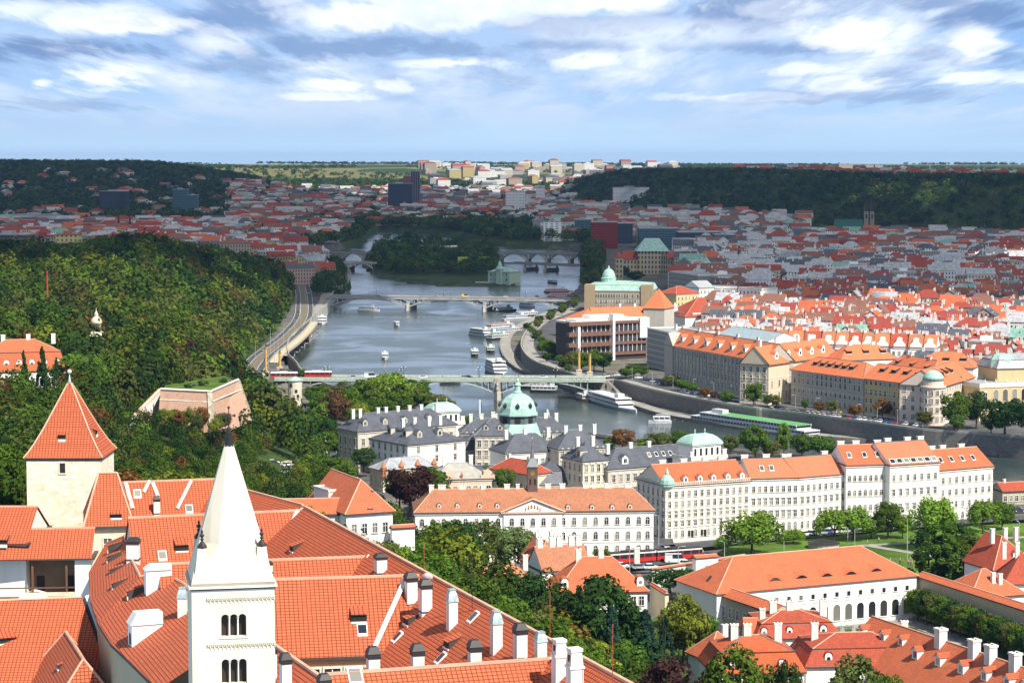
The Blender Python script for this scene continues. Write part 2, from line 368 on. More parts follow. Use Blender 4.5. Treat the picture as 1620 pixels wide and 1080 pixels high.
def hgt(P):
    x, y = P[:, 0], P[:, 1]
    z = np.full(len(P), 8.5)
    d = pdist(P, TOE); hin = inside(P, HILLPOLY)
    cap = np.interp(y, [0, 330, 400, 480, 700, 900, 1200, 1650, 2200, 2600, 2900], [70, 70, 62, 40, 38, 44, 54, 56, 30, 8, 4])
    cap = cap * np.where(y > 1000, 1 - .24 * ss(-x / np.maximum(y, 1), .158, .205), 1)
    zh = 8.5 + cap * (1 - np.exp(-np.maximum(d - 4, 0) / np.interp(y, [0, 350, 480, 900, 1700, 2500], [45, 45, 85, 70, 55, 80])))
    z = np.where(hin, np.minimum(zh, 8.5 + cap), z)
    # far left ridge
    u = x / np.maximum(y, 1)
    far = np.interp(y, [0, 4300, 5200, 6500, 8200, 9500, 60000], [0, 0, 13, 40, 82, 101, 108])
    # hill of the left skyline
    lft = 112 * ss(y, 4700, 6800) * ss(-u, 0.045, 0.17)
    mid = 96 * ss(y, 5400, 8000) * ss(-u, -0.03, 0.05)
    # long dark hill on the right
    toe_y = np.interp(u, [-.1, 0.03, 0.06, 0.11, 0.16, 0.23, .4], [9000, 5200, 4900, 4500, 3900, 3350, 3000])
    rgt = np.interp(u, [-.1, 0.01, 0.05, 0.1, 0.16, 0.23, .4], [0, 40, 86, 90, 82, 82, 82]) * ss(y, toe_y, toe_y + 620) * (1 - 0.45 * ss(y, toe_y + 1100, toe_y + 2300))
    z = z + np.maximum.reduce([far, lft, mid, rgt]) + np.where(y > 3500, wav(x, y, 260) * 3.5 * ss(y, 3500, 6000), 0)
    z = z + np.where(y > 8000, (wav(x, y, 900) * 9 + 2) * ss(y, 8000, 10500), 0)
    r = inside(P, RIVER) & ~inside(P, ISLE)
    isl = inside(P, ISLE)
    z = np.where(isl, 3.0, z)
    rd = np.minimum(pdist(P, RIVER, True), pdist(P, ISLE, True))
    nr = y < 2000; z = np.where((inside(P, QUAY) | ((pdist(P, QTOP) < 9) & nr & ~hin)), 1.3, z)
    z = np.where(r, -3.0, z); lbk = pdist(P, RIVER[34:53]) < 6; z = np.where(lbk & ~r & ~hin, -1.0, z)
    return z, r, rd
def Z(x, y): return float(hgt(np.array([[x, y]], float))[0][0])
QTOP_PX = [(1900, 722), (1620, 692), (1520, 684), (1435, 677), (1300, 658), (1215, 648), (1185, 645), (1085, 628), (1012, 612), (972, 601), (940, 603), (900, 590), (850, 574), (829, 558), (824, 541), (834, 521), (850, 508), (880, 496), (905, 487)]
QTOP = wxy(QTOP_PX, 9.0)
QUAY = np.vstack([QTOP, RIVER[0:17][::-1]])
def build_terrain():
    ys = [70.0]
    while ys[-1] < 12000: ys.append(ys[-1] * (1.005 if 640 < ys[-1] < 1900 else 1.0115))
    ys += [14000, 17000, 21000]; ys = np.array(ys)
    ts = np.concatenate([np.linspace(-.6, -.27, 24)[:-1], np.linspace(-.27, .27, 300), np.linspace(.27, .6, 24)[1:]])
    TT, YY = np.meshgrid(ts, ys); P = np.stack([(TT * YY).ravel(), YY.ravel()], 1)
    z, r, rd = hgt(P); V = np.column_stack([P, z]); nc = len(ts)
    i = np.arange(len(ys) - 1)[:, None] * nc + np.arange(nc - 1)[None]; i = i.ravel()
    Fq = np.stack([i, i + 1, i + nc + 1, i + nc], 1)
    m, nt, b = principled('ground', 0.95, 0.1)
    at = NN(nt, 'ShaderNodeAttribute'); at.attribute_name = 'Col'
    g = NN(nt, 'ShaderNodeNewGeometry'); n = NN(nt, 'ShaderNodeTexNoise'); n.inputs['Scale'].default_value = 0.09; n.inputs['Detail'].default_value = 8; nt.links.new(g.outputs['Position'], n.inputs['Vector'])
    n2 = NN(nt, 'ShaderNodeTexNoise'); n2.inputs['Scale'].default_value = 0.006; n2.inputs['Detail'].default_value = 6; nt.links.new(g.outputs['Position'], n2.inputs['Vector'])
    c = mixc(nt, sstep(nt, n.outputs[0], .35, .65), at.outputs['Color'], mixc(nt, 1.0, at.outputs['Color'], (0.55, 0.55, 0.6), 'MULTIPLY'))
    c = mixc(nt, M_(nt, 'MULTIPLY', sstep(nt, n2.outputs[0], .5, .62), .5), c, mixc(nt, 1.0, c, (1.7, 1.6, 1.1), 'MULTIPLY'))
    nt.links.new(c, b.inputs['Base Color'])
    hin = inside(P, HILLPOLY); green = np.array([0.045, 0.075, 0.018, 1]); grey = np.array([0.13, 0.125, 0.12, 1])
    u = P[:, 0] / P[:, 1]
    gm = hin | inside(P, ISLE) | (P[:, 1] > 3300)
    C = np.where(gm[:, None], green, grey)
    fld = (P[:, 1] > 6800) & (np.abs(wav(P[:, 0], P[:, 1], 420)) < .25)
    C = np.where(fld[:, None], np.array([0.20, 0.19, 0.07, 1]), C)
    castle = (P[:, 1] < 345) & hin & (z > 60); C = np.where(castle[:, None], np.array([.25, .22, .19, 1]), C)
    tag(link('ground', npmesh('ground', V, Fq, m, C, True)), kind='structure')
build_terrain()
def build_water():
    m, nt, b = principled('river_water', 0.08, 0.5); b.inputs['Base Color'].default_value = (0.035, 0.05, 0.045, 1); b.inputs['IOR'].default_value = 1.33
    g = NN(nt, 'ShaderNodeNewGeometry')
    mp = NN(nt, 'ShaderNodeMapping'); mp.inputs['Scale'].default_value = (0.9, 0.5, 1); nt.links.new(g.outputs['Position'], mp.inputs[0])
    n = NN(nt, 'ShaderNodeTexNoise'); n.inputs['Scale'].default_value = 0.8; n.inputs['Detail'].default_value = 3; nt.links.new(mp.outputs[0], n.inputs['Vector'])
    n2 = NN(nt, 'ShaderNodeTexNoise'); n2.inputs['Scale'].default_value = 0.014; n2.inputs['Detail'].default_value = 5; n2.inputs['Distortion'].default_value = 1.5; nt.links.new(g.outputs['Position'], n2.inputs['Vector'])
    bp = NN(nt, 'ShaderNodeBump'); bp.inputs['Distance'].default_value = 0.22
    nt.links.new(M_(nt, 'ADD', M_(nt, 'MULTIPLY', sstep(nt, n2.outputs[0], .38, .6), 0.5), 0.35), bp.inputs['Strength'])
    nt.links.new(n.outputs[0], bp.inputs['Height']); nt.links.new(bp.outputs[0], b.inputs['Normal'])
    nt.links.new(M_(nt, 'ADD', M_(nt, 'MULTIPLY', sstep(nt, n2.outputs[0], .35, .62), 0.14), 0.10), b.inputs['Roughness'])
    mb = MB(); mb.poly([(-900, 560, 0), (1100, 560, 0), (1100, 4600, 0), (-900, 4600, 0)]); tag(mb.build('river', m), kind='structure')
build_water()

# the high overcast patch that shades the far city: a broken lumpy sheet of cloud overhead
def build_cloud():
    H0 = 1050.0; off = Vector((sdir.x / sdir.z, sdir.y / sdir.z)) * H0
    cs = 45.0; xs = np.arange(-3600, 3600, cs); ysn = np.arange(1150, 7400, cs)
    X, Y = np.meshgrid(xs, ysn, indexing='ij'); P = np.stack([X.ravel(), Y.ravel()], 1)
    u = P[:, 0] / P[:, 1]
    nz = np.array([mnoise.fractal(Vector((p[0] / 520, p[1] / 700, 2.2)), 1.0, 2.0, 5) for p in P])
    near = np.interp(u, [-.3, -.15, -.115, -.06, 0.0, 0.06, .12, .2, .3], [1260, 1320, 1680, 1900, 1880, 1850, 1700, 1650, 1600])
    farE = np.interp(u, [-.3, -.12, -.1, 0.02, .05, .3], [7600, 7200, 6400, 6000, 7000, 7600])
    cov = ss(P[:, 1], near - 120, near + 260) * (1 - ss(P[:, 1], farE - 500, farE + 100))
    nz2 = np.array([mnoise.noise(Vector((p[0] / 130, p[1] / 210, 7.1))) for p in P])
    keep = (nz * 1.0 + nz2 * .75 + cov * 1.5 - 0.80) > 0
    keep = keep.reshape(X.shape)
    # one sheet with thickness: top and bottom vertex grids, sides where the mask ends
    nx, ny = X.shape
    jx = rng.uniform(-14, 14, (nx + 1, ny + 1)); jy = rng.uniform(-14, 14, (nx + 1, ny + 1)); top = rng.uniform(40, 150, (nx + 1, ny + 1))
    gx = (xs[0] - cs / 2 + np.arange(nx + 1) * cs)[:, None] + jx + off.x; gy = (ysn[0] - cs / 2 + np.arange(ny + 1) * cs)[None] + jy + off.y
    N = (nx + 1) * (ny + 1)
    V = np.vstack([np.stack([gx.ravel(), gy.ravel(), np.full(N, H0) + rng.uniform(-8, 8, N)], 1), np.stack([gx.ravel(), gy.ravel(), H0 + top.ravel()], 1)])
    fs = []; id_ = lambda i, j: i * (ny + 1) + j
    for i in range(nx):
        for j in range(ny):
            if not keep[i, j]: continue
            a, b, c, d = id_(i, j), id_(i + 1, j), id_(i + 1, j + 1), id_(i, j + 1)
            fs.append((a, d, c, b)); fs.append((a + N, b + N, c + N, d + N))
            for (di, dj, p, q) in ((-1, 0, d, a), (1, 0, b, c), (0, -1, a, b), (0, 1, c, d)):
                ii, jj = i + di, j + dj
                if ii < 0 or jj < 0 or ii >= nx or jj >= ny or not keep[ii, jj]: fs.append((p, q, q + N, p + N))
    m = bpy.data.materials.new('cloud'); m.use_nodes = True; nt = m.node_tree; b = nt.nodes['Principled BSDF']; b.inputs['Base Color'].default_value = (.8, .8, .8, 1); b.inputs['Roughness'].default_value = 1
    b.inputs['Specular IOR Level'].default_value = 0
    tr = NN(nt, 'ShaderNodeBsdfTransparent'); mx = NN(nt, 'ShaderNodeMixShader'); mx.inputs[0].default_value = .62; nt.links.new(tr.outputs[0], mx.inputs[1]); nt.links.new(b.outputs[0], mx.inputs[2]); nt.links.new(mx.outputs[0], nt.nodes['Material Output'].inputs[0])
    tag(link('cloud', npmesh('cloud', V, np.array(fs), m)), kind='structure')
build_cloud()
# ------------------------------------------------------------------ building kit
WHITE = plaster('white_render', (0.84, 0.81, 0.75), .15); CREAM = plaster('cream_render', (0.66, 0.58, 0.42)); OCHRE = plaster('ochre_render', (0.58, 0.44, 0.20))
PALE = plaster('pale_stone', (0.50, 0.46, 0.39), .35); GREYW = plaster('grey_stone', (0.27, 0.25, 0.22), .4); PINK = plaster('pink_render', (0.62, 0.40, 0.30)); KHAKI = plaster('khaki_render', (0.42, 0.38, 0.26))
TRIM = plain('stone_trim', (0.66, 0.62, 0.54)); DTRIM = plain('dark_gutter', (0.06, 0.05, 0.045))
TILE = tiles('clay_tiles', (0.54, 0.12, 0.048)); TILE2 = tiles('clay_tiles_fine', (0.51, 0.13, 0.055), .5, .5, .6, .2); TILE3 = tiles('clay_tiles_brown', (0.38, 0.155, 0.08), .5, .5, .75, .3); TILER = tiles('clay_tiles_red', (0.36, 0.07, 0.035), .5, .5, .75, .3)
SLATE = sheet_roof('slate', (0.075, 0.08, 0.095)); GREYR = sheet_roof('grey_sheet', (0.30, 0.31, 0.32), 1.2); COPPER = sheet_roof('copper_patina', (0.31, 0.47, 0.40), .8)
DARK = plain('dark_metal', (0.035, 0.03, 0.03), .5, .2); LEAD = plain('lead_grey', (0.16, 0.17, 0.18), .5, .3); GOLD = plain('gilding', (0.75, 0.52, 0.15), .35, .9)
WOOD = plain('brown_wood', (0.14, 0.07, 0.04)); CONC = plain('concrete', (0.36, 0.35, 0.33), .9, 0, .2, .2, .15); FRAME = plain('white_frame', (0.72, 0.70, 0.66)); SHADE = plain('opening_dark', (0.02, 0.018, 0.016))
def glassmat():
    m, nt, b = principled('window_glass', 0.12, 0.6); o = NN(nt, 'ShaderNodeObjectInfo')
    c = mixc(nt, sstep(nt, o.outputs['Random'], 0.45, 1.0), (0.02, 0.023, 0.028), (0.26, 0.24, 0.20)); nt.links.new(c, b.inputs['Base Color']); return m
GLASS = glassmat()
def arc(cx, cz, r, n=8, a0=0, a1=math.pi): return [(cx + r * math.cos(a0 + (a1 - a0) * i / n), cz + r * math.sin(a0 + (a1 - a0) * i / n)) for i in range(n + 1)]
WC = {}
def winmb(style, w, h):
    "window facing -y, its sill centre at the origin; frame stands proud, pane set back in it"
    mb = MB(); f = 0.16 if w > 0.9 else 0.11; fr = -0.16
    def ring(pts_out, pts_in):
        n = len(pts_out)
        for i in range(n):
            j = (i + 1) % n; a, b, c, d = pts_out[i], pts_out[j], pts_in[j], pts_in[i]
            mb.poly([(a[0], fr, a[1]), (d[0], fr, d[1]), (c[0], fr, c[1]), (b[0], fr, b[1])][::-1], 0)
            mb.poly([(a[0], 0.05, a[1]), (b[0], 0.05, b[1]), (b[0], fr, b[1]), (a[0], fr, a[1])][::-1], 0)
            mb.poly([(d[0], fr, d[1]), (c[0], fr, c[1]), (c[0], -0.02, c[1]), (d[0], -0.02, d[1])][::-1], 0)
    if style.startswith('arch'):
        r = w / 2; o = [(-r - f, 0), (r + f, 0)] + arc(0, h - r, r + f, 8); q = [(-r, 0.0), (r, 0.0)] + arc(0, h - r, r, 8)
    else:
        o = [(-w / 2 - f, -f * .3), (w / 2 + f, -f * .3), (w / 2 + f, h + f), (-w / 2 - f, h + f)]; q = [(-w / 2, 0), (w / 2, 0), (w / 2, h), (-w / 2, h)]
    ring(o, q)
    mb.poly([(x, -0.025, z) for x, z in q], 1)
    mb.box(-w / 2 - f * 1.6, w / 2 + f * 1.6, -0.26, 0.0, -0.16, 0.0, 0)
    if w > .75 and style != 'plain' and style != 'archdark':
        mb.box(-0.045, 0.045, -0.07, -0.03, 0, h * (.98 if not style.startswith('arch') else .97), 2); mb.box(-w / 2, w / 2, -0.075, -0.035, h * .62, h * .62 + .08, 2)
    if style == 'ped':
        mb.box(-w / 2 - .35, w / 2 + .35, -0.34, 0, h + .3, h + .46, 0)
        mb.poly([(-w / 2 - .35, -0.3, h + .46), (w / 2 + .35, -0.3, h + .46), (0, -0.3, h + .95)], 0)
        mb.poly([(-w / 2 - .35, -0.3, h + .46), (0, -0.3, h + .95), (0, 0, h + .95), (-w / 2 - .35, 0, h + .46)], 0); mb.poly([(w / 2 + .35, -0.3, h + .46), (w / 2 + .35, 0, h + .46), (0, 0, h + .95), (0, -0.3, h + .95)], 0)
    if style == 'hood': mb.box(-w / 2 - .32, w / 2 + .32, -0.36, 0, h + .28, h + .45, 0)
    return mb
def winmesh(style, w, h, fm=None):
    k = (style, round(w, 2), round(h, 2), fm.name if fm else '')
    if k not in WC:
        mb = winmb(style, w, h); WC[k] = (mb.mesh('window', [fm or TRIM, GLASS, FRAME]), mb, [fm or TRIM, GLASS, FRAME])
    return WC[k]
CH = {}; CHW = plaster('chimney_render', (.74, .71, .65), .45); ZINC = plain('zinc', (.36, .45, .45), .45, .3, .4, .2, 2)
def chimney_mesh(style, w, h, dd=None):
    k = (style, round(w, 1), round(h, 1), round(dd or 0, 1))
    if k in CH: return CH[k]
    mb = MB(); dd = dd or w; b = 1.6
    if style == 'hood':     # white shaft under a dark metal hood
        mb.cb(0, 0, -b, w, dd, h * .72 + b, 0); mb.cb(0, 0, h * .72, w * 1.12, dd * 1.12, .12, 1)
        a = w * .56; c = dd * .56; t = .62
        mb.frust([(-a, -c), (a, -c), (a, c), (-a, c)], h * .72 + .12, [(-a, -c), (a, -c), (a, c), (-a, c)], h * .84, 1)
        mb.frust([(-a * 1.1, -c * 1.1), (a * 1.1, -c * 1.1), (a * 1.1, c * 1.1), (-a * 1.1, c * 1.1)], h * .84, [(-a * t, -c * t), (a * t, -c * t), (a * t, c * t), (-a * t, c * t)], h, 1)
        mb.cb(0, 0, h * .0, w * 1.15, dd * 1.15, .1, 1)
    elif style == 'cone':   # tall shaft with patinated cap
        mb.cb(0, 0, -b, w, dd, h * .66 + b, 0); a = w * .6; c = dd * .6; t = .5
        mb.frust([(-a, -c), (a, -c), (a, c), (-a, c)], h * .66, [(-a * .8, -c * .8), (a * .8, -c * .8), (a * .8, c * .8), (-a * .8, c * .8)], h * .82, 2)
        mb.frust([(-a * .8, -c * .8), (a * .8, -c * .8), (a * .8, c * .8), (-a * .8, c * .8)], h * .82, [(-a * t, -c * t), (a * t, -c * t), (a * t, c * t), (-a * t, c * t)], h * .95, 2)
        mb.cb(0, 0, h * .95, w * .75, dd * .75, .1, 2)
    elif style == 'tall':   # white shaft, stepped collar and slatted head
        mb.cb(0, 0, -b, w, dd, h * .55 + b, 0); mb.cb(0, 0, h * .55, w * 1.15, dd * 1.15, .2, 0); a = w * .5; c = dd * .5; t = .8
        mb.frust([(-a, -c), (a, -c), (a, c), (-a, c)], h * .55 + .2, [(-a * t, -c * t), (a * t, -c * t), (a * t, c * t), (-a * t, c * t)], h * .93, 3); mb.cb(0, 0, h * .93, w * .95, dd * .95, h * .07, 0)
        mb.box(-w * .2, w * .2, -dd * .47, -dd * .3, h * .62, h * .85, 1)
    else:                   # plain block with collar and flue mouths
        mb.cb(0, 0, -b, w, dd, h * .86 + b, 0); mb.cb(0, 0, h * .86, w * 1.16, dd * 1.16, h * .14, 0)
        n = max(1, int(w / .7))
        for i in range(n): mb.cb(-w / 2 + w * (i + .5) / n, 0, h, .32, .32, .18, 4)
    CH[k] = mb.mesh('chimney', [CHW, DARK, ZINC, TRIM, DTRIM]); return CH[k]
DM = {}
def dormer_mesh(style, w, h, dep, wall, rm):
    k = (style, round(w, 1), round(h, 1), round(dep, 1), wall.name, rm.name)
    if k in DM: return DM[k]
    mb = MB(); x = w / 2
    if style == 'gable':
        mb.box(-x, x, 0, dep, -.4, h, 0)
        for s in (-1, 1):
            mb.poly([(s * (x + .2), -.25, h - .15), (s * (x + .2), dep, h - .15), (0, dep, h + w * .45), (0, -.25, h + w * .45)] if s < 0 else [(x + .2, -.25, h - .15), (0, -.25, h + w * .45), (0, dep, h + w * .45), (x + .2, dep, h - .15)], 1)
        mb.poly([(-x - .1, -.02, h), (x + .1, -.02, h), (0, -.02, h + w * .4)], 0)
        ww, hh = w * .5, h * .68; mb.poly([(-ww / 2, -.03, h * .15), (ww / 2, -.03, h * .15), (ww / 2, -.03, h * .15 + hh), (-ww / 2, -.03, h * .15 + hh)], 2)
        mb.box(-.03, .03, -.06, -.03, h * .15, h * .15 + hh, 0)
    elif style == 'shed':     # low hatch: a lifted strip of tiles over a dark slot
        mb.poly([(-x, -.15, h), (x, -.15, h), (x, dep, h + dep * .35), (-x, dep, h + dep * .35)], 1)
        mb.poly([(-x, -.15, h - .1), (-x, dep, h - .1 + dep * .35), (x, dep, h - .1 + dep * .35), (x, -.15, h - .1)], 3)
        for s in (-1, 1): mb.poly([(s * x * .97, 0, -.3), (s * x * .97, dep, dep * .35), (s * x * .97, dep, h + dep * .35), (s * x * .97, 0, h)], 3)
        mb.poly([(-x, 0, -.3), (x, 0, -.3), (x, 0, h), (-x, 0, h)], 2); mb.box(-x, x, -.1, 0, -.3, .08, 0)
    elif style == 'eye':      # eyebrow dormer swelling out of the roof
        n = 8; fr = [(-x + 2 * x * i / n, h * math.sin(math.pi * i / n) ** 1.3) for i in range(n + 1)]
        for i in range(n):
            a, b = fr[i], fr[i + 1]
            mb.poly([(a[0], -.15, a[1]), (b[0], -.15, b[1]), (b[0] * .8, dep, b[1] * .2 + dep * .62), (a[0] * .8, dep, a[1] * .2 + dep * .62)], 1)
        mb.poly([(p[0] * .85, -.1, p[1] * .8 - .02) for p in fr][::-1] + [], 2)
    elif style == 'round':    # small white dormer with oval light
        mb.box(-x, x, 0, dep, -.3, h, 0); mb.poly([(-x, -.02, h)] + [(px, -.02, pz) for px, pz in arc(0, h, x, 6)][::-1] + [(x, -.02, h)], 0)
        pr = arc(0, h, x + .15, 6)
        for i in range(6): mb.poly([(pr[i][0], -.2, pr[i][1]), (pr[i + 1][0], -.2, pr[i + 1][1]), (pr[i + 1][0], dep, pr[i + 1][1]), (pr[i][0], dep, pr[i][1])][::-1], 1)
        mb.poly([(px, -.04, pz) for px, pz in arc(0, h * .6, x * .55, 12, 0, 2 * math.pi)[:-1]], 2)
    elif style == 'sky':      # roof light lying in the slope (45 deg)
        a = dep; mb.poly([(-x, 0, .12), (x, 0, .12), (x, a, a * .95 + .12), (-x, a, a * .95 + .12)], 0); mb.poly([(-x * .8, .15, .3), (x * .8, .15, .3), (x * .8, a - .15, a * .95), (-x * .8, a - .15, a * .95)], 2)
        for s in (-1, 1): mb.poly([(s * x, 0, -.1), (s * x, a, a * .95 - .1), (s * x, a, a * .95 + .12), (s * x, 0, .12)], 0)
        mb.poly([(-x, 0, -.1), (x, 0, -.1), (x, 0, .12), (-x, 0, .12)], 0)
    DM[k] = mb.mesh('dormer', [wall, rm, GLASS if style != 'shed' else SHADE, DTRIM]); return DM[k]

class House:
    REG = []
    def __init__(s, name, label, cat, A, B, zb, d, roof, rh, wall, rm, ov=.5, group=None, trim=None, floors=0, ri=None, fascia=.28, ridge=True, flatp=.9):
        "A, B: the two ends of the front eave (world); the house reaches d metres back"
        s.w = (Vector((B.x, B.y)) - Vector((A.x, A.y))).length; s.d = d; s.h = A.z - zb; s.rh = rh; s.ov = ov; s.kind = roof
        s.rz = math.atan2(B.y - A.y, B.x - A.x); s.root = empty(name, label, cat, (A.x, A.y, zb), s.rz, group); s.nw = 0; s.extra = MB(); s.exm = None
        s.inv = (Matrix.Translation(s.root.location) @ Matrix.Rotation(s.rz, 4, 'Z')).inverted()
        House.REG.append(s); w, h = s.w, s.h; mb = MB(); mb.box(0, w, 0, d, -1.5, h, 0); trim = trim or TRIM
        if floors:
            mb.box(-.3, w + .3, -.3, d + .3, h - .45, h - .05, 1); mb.box(-.12, w + .12, -.12, d + .12, -1.5, .7, 1)
            for i in range(1, floors): z = .3 + (h - .6) * i / floors; mb.box(-.14, w + .14, -.14, d + .14, z - .12, z + .1, 1)
        s.wall = mb.build('wall', [wall, trim], s.root)
        mb = MB(); z0 = h; z1 = h + fascia; o = ov
        if roof == 'flat':
            mb.box(-.2, w + .2, -.2, d + .2, h - .02, h + .25, 1)
            for b in ((-.2, w + .2, -.2, .15), (-.2, w + .2, d - .15, d + .2), (-.2, .15, .15, d - .15), (w - .15, w + .2, .15, d - .15)): mb.box(*b, h + .25, h + flatp, 1)
            mb.poly([(.15, .15, h + .27), (w - .15, .15, h + .27), (w - .15, d - .15, h + .27), (.15, d - .15, h + .27)], 0)
        else:
            mb.box(-o, w + o, -o, d + o, z0, z1, 1); r = z1 + rh
            if roof == 'gable':
                g = o * .4
                mb.poly([(-g, -o, z1), (w + g, -o, z1), (w + g, d / 2, r), (-g, d / 2, r)], 0); mb.poly([(w + g, d + o, z1), (-g, d + o, z1), (-g, d / 2, r), (w + g, d / 2, r)], 0)
                mb.poly([(0, -.02, z1), (0, d / 2, r - .1), (0, d + .02, z1)][::1], 2); mb.poly([(w, -.02, z1), (w, d + .02, z1), (w, d / 2, r - .1)], 2)
                if ridge: mb.box(-g, w + g, d / 2 - .16, d / 2 + .16, r - .12, r + .1, 3)
            elif roof in ('hip', 'mansard'):
                zz = z1; i0 = 0.0; oo = o
                if roof == 'mansard':
                    lo = rh * .62; ii = min(1.6, d * .12)
                    for q in ([(-o, -o), (w + o, -o), (w - ii, ii), (ii, ii)], [(w + o, -o), (w + o, d + o), (w - ii, d - ii), (w - ii, ii)], [(w + o, d + o), (-o, d + o), (ii, d - ii), (w - ii, d - ii)], [(-o, d + o), (-o, -o), (ii, ii), (ii, d - ii)]):
                        mb.poly([(*q[0], z1), (*q[1], z1), (*q[2], z1 + lo), (*q[3], z1 + lo)], 0)
                    zz = z1 + lo; oo = -ii; mb.box(ii - .15, w - ii + .15, ii - .15, d - ii + .15, zz - .08, zz + .1, 1); zz += .1
                k = ri if ri is not None else d / 2 + oo
                k = min(k, w / 2 + oo - .01); a = (-oo + k, d / 2, r); b = (w + oo - k, d / 2, r)
                A1, A2, A3, A4 = (-oo, -oo, zz), (w + oo, -oo, zz), (w + oo, d + oo, zz), (-oo, d + oo, zz)
                if k > w / 2 + oo - .05: # pyramid
                    c = ((w) / 2, d / 2, r)
                    for p, q in ((A1, A2), (A2, A3), (A3, A4), (A4, A1)): mb.poly([p, q, c], 0)
                else:
                    mb.poly([A1, A2, b, a], 0); mb.poly([A2, A3, b], 0); mb.poly([A3, A4, a, b], 0); mb.poly([A4, A1, a], 0)
                    if ridge:
                        mb.tube([a, b], .16, 5, 3)
                        for p, q in ((A1, a), (A4, a), (A2, b), (A3, b)): mb.tube([p, q], .13, 5, 3)
        if roof == 'hipy':
            a = (w / 2, w / 2, r); b = (w / 2, d + o, r); A1, A2, A3, A4 = (-o, -o, z1), (w + o, -o, z1), (w + o, d + o, z1), (-o, d + o, z1)
            s.roofmb = mb; mb.poly([A1, A2, a], 0); mb.poly([A2, A3, b, a], 0); mb.poly([A4, A1, a, b], 0); mb.poly([A3, A4, b], 2)
            for p, q in ((A1, a), (A2, a), (a, b)): mb.tube([p, q], .13, 5, 3)
        s.k = (w / 2 + ov) if roof == 'hipy' else (ri if ri is not None else d / 2 + ov)
        s.rm = rm; s.roof = mb.build('roof', [rm, trim if roof == 'flat' else DTRIM, wall, RIDGE if rm in (TILE, TILE2, TILE3, TILER) else LEAD], s.root); s.z1 = z1
    def hit(s, px, py, side='F'):
        "where the pixel's ray meets the roof slope, in house coordinates"
        o = s.inv @ Vector((0, 0, HC)); dr = (s.inv.to_3x3() @ ray(px, py)); w, d, ov, z1 = s.w, s.d, s.ov, s.z1; run = d / 2 + ov
        if side == 'F': p = Vector((0, -ov, z1)); n = Vector((0, -s.rh, run))
        elif side == 'B': p = Vector((0, d + ov, z1)); n = Vector((0, s.rh, run))
        elif side == 'L': p = Vector((-ov, 0, z1)); n = Vector((-s.rh, 0, s.k))
        elif side == 'R': p = Vector((w + ov, 0, z1)); n = Vector((s.rh, 0, s.k))
        elif side == 'W': p = Vector((0, 0, 0)); n = Vector((0, -1, 0))
        elif side == 'WL': p = Vector((0, 0, 0)); n = Vector((-1, 0, 0))
        t = (p - o).dot(n) / dr.dot(n); return o + dr * t
    ROT = {'F': 0, 'L': -math.pi / 2, 'R': math.pi / 2, 'B': math.pi, 'W': 0}
    def chim(s, px, py, wpx, hpx, style='block', side='F', dd=None, label=None):
        p = s.hit(px, py, side); k = (s.root.matrix_basis @ p).y / F if False else ((s.inv.inverted() @ p).y / F)
        o = link('chimney', chimney_mesh(style, wpx * k, hpx * k, dd), s.roof, p)
        if label: o['label'] = label
        return o
    def chimx(s, xs, w=1.2, h=2.0, style='block', y=None, dd=.9):
        h *= .8
        for x in xs: link('chimney', chimney_mesh(style, w, h, dd), s.roof, (x * s.w, s.d / 2 if y is None else y, s.z1 + s.rh - .3))
    def dorm(s, pts, style='gable', w=1.6, h=1.5, dep=2.5, wall=None, side='F', rm=None):
        for px, py in pts: link('dormer', dormer_mesh(style, w, h, dep, wall or WHITE, rm or s.rm), s.roof, s.hit(px, py, side), s.ROT[side])
    def dormx(s, xs, t=.35, style='gable', w=1.6, h=1.5, dep=2.5, wall=None, side='F', rm=None, nm='dormer'):
        for x in xs:
            run = (s.d / 2 + s.ov) if side == 'F' else s.k
            if s.kind == 'mansard': p = (x * s.w, .3, s.z1 + s.rh * .12)
            elif side == 'F': p = (x * s.w, -s.ov + run * t, s.z1 + s.rh * t)
            elif side == 'L': p = (-s.ov + s.k * t, x * s.d, s.z1 + s.rh * t)
            else: p = (s.w + s.ov - s.k * t, x * s.d, s.z1 + s.rh * t)
            if s.kind == 'mansard' and side == 'L': p = (.3, x * s.d, s.z1 + s.rh * .12)
            link(nm, dormer_mesh(style, w, h, dep, wall or WHITE, rm or s.rm), s.roof, p, s.ROT[side])
    def wins(s, side, n, z, w=1.1, h=1.9, style='rect', a=0.0, b=1.0, fm=None, xs=None):
        me, wm, mats = winmesh(style, w, h, fm); L = s.w if side == 'F' else s.d
        for i in range(n if xs is None else len(xs)):
            t = (a + (b - a) * (i + .5) / n) if xs is None else xs[i]
            if side == 'F': loc, rz = (t * L, 0, z), 0
            elif side == 'L': loc, rz = (0, (1 - t) * L, z), -math.pi / 2
            else: loc, rz = (s.w, t * L, z), math.pi / 2
            if s.nw < 100: link('window', me, s.root, loc, rz)
            else:
                T = Matrix.Translation(loc) @ Matrix.Rotation(rz, 4, 'Z'); base = len(s.extra.v)
                s.extra.v += [T @ v for v in wm.v]; s.extra.f += [[q + base for q in f] for f in wm.f]; s.extra.m += wm.m; s.exm = mats
            s.nw += 1
        return s
    def grid(s, side, n, zs, w=1.1, h=1.9, style='rect', a=0.02, b=.98, fm=None):
        for z in zs: s.wins(side, n, z, w, h, style, a, b, fm)
        return s
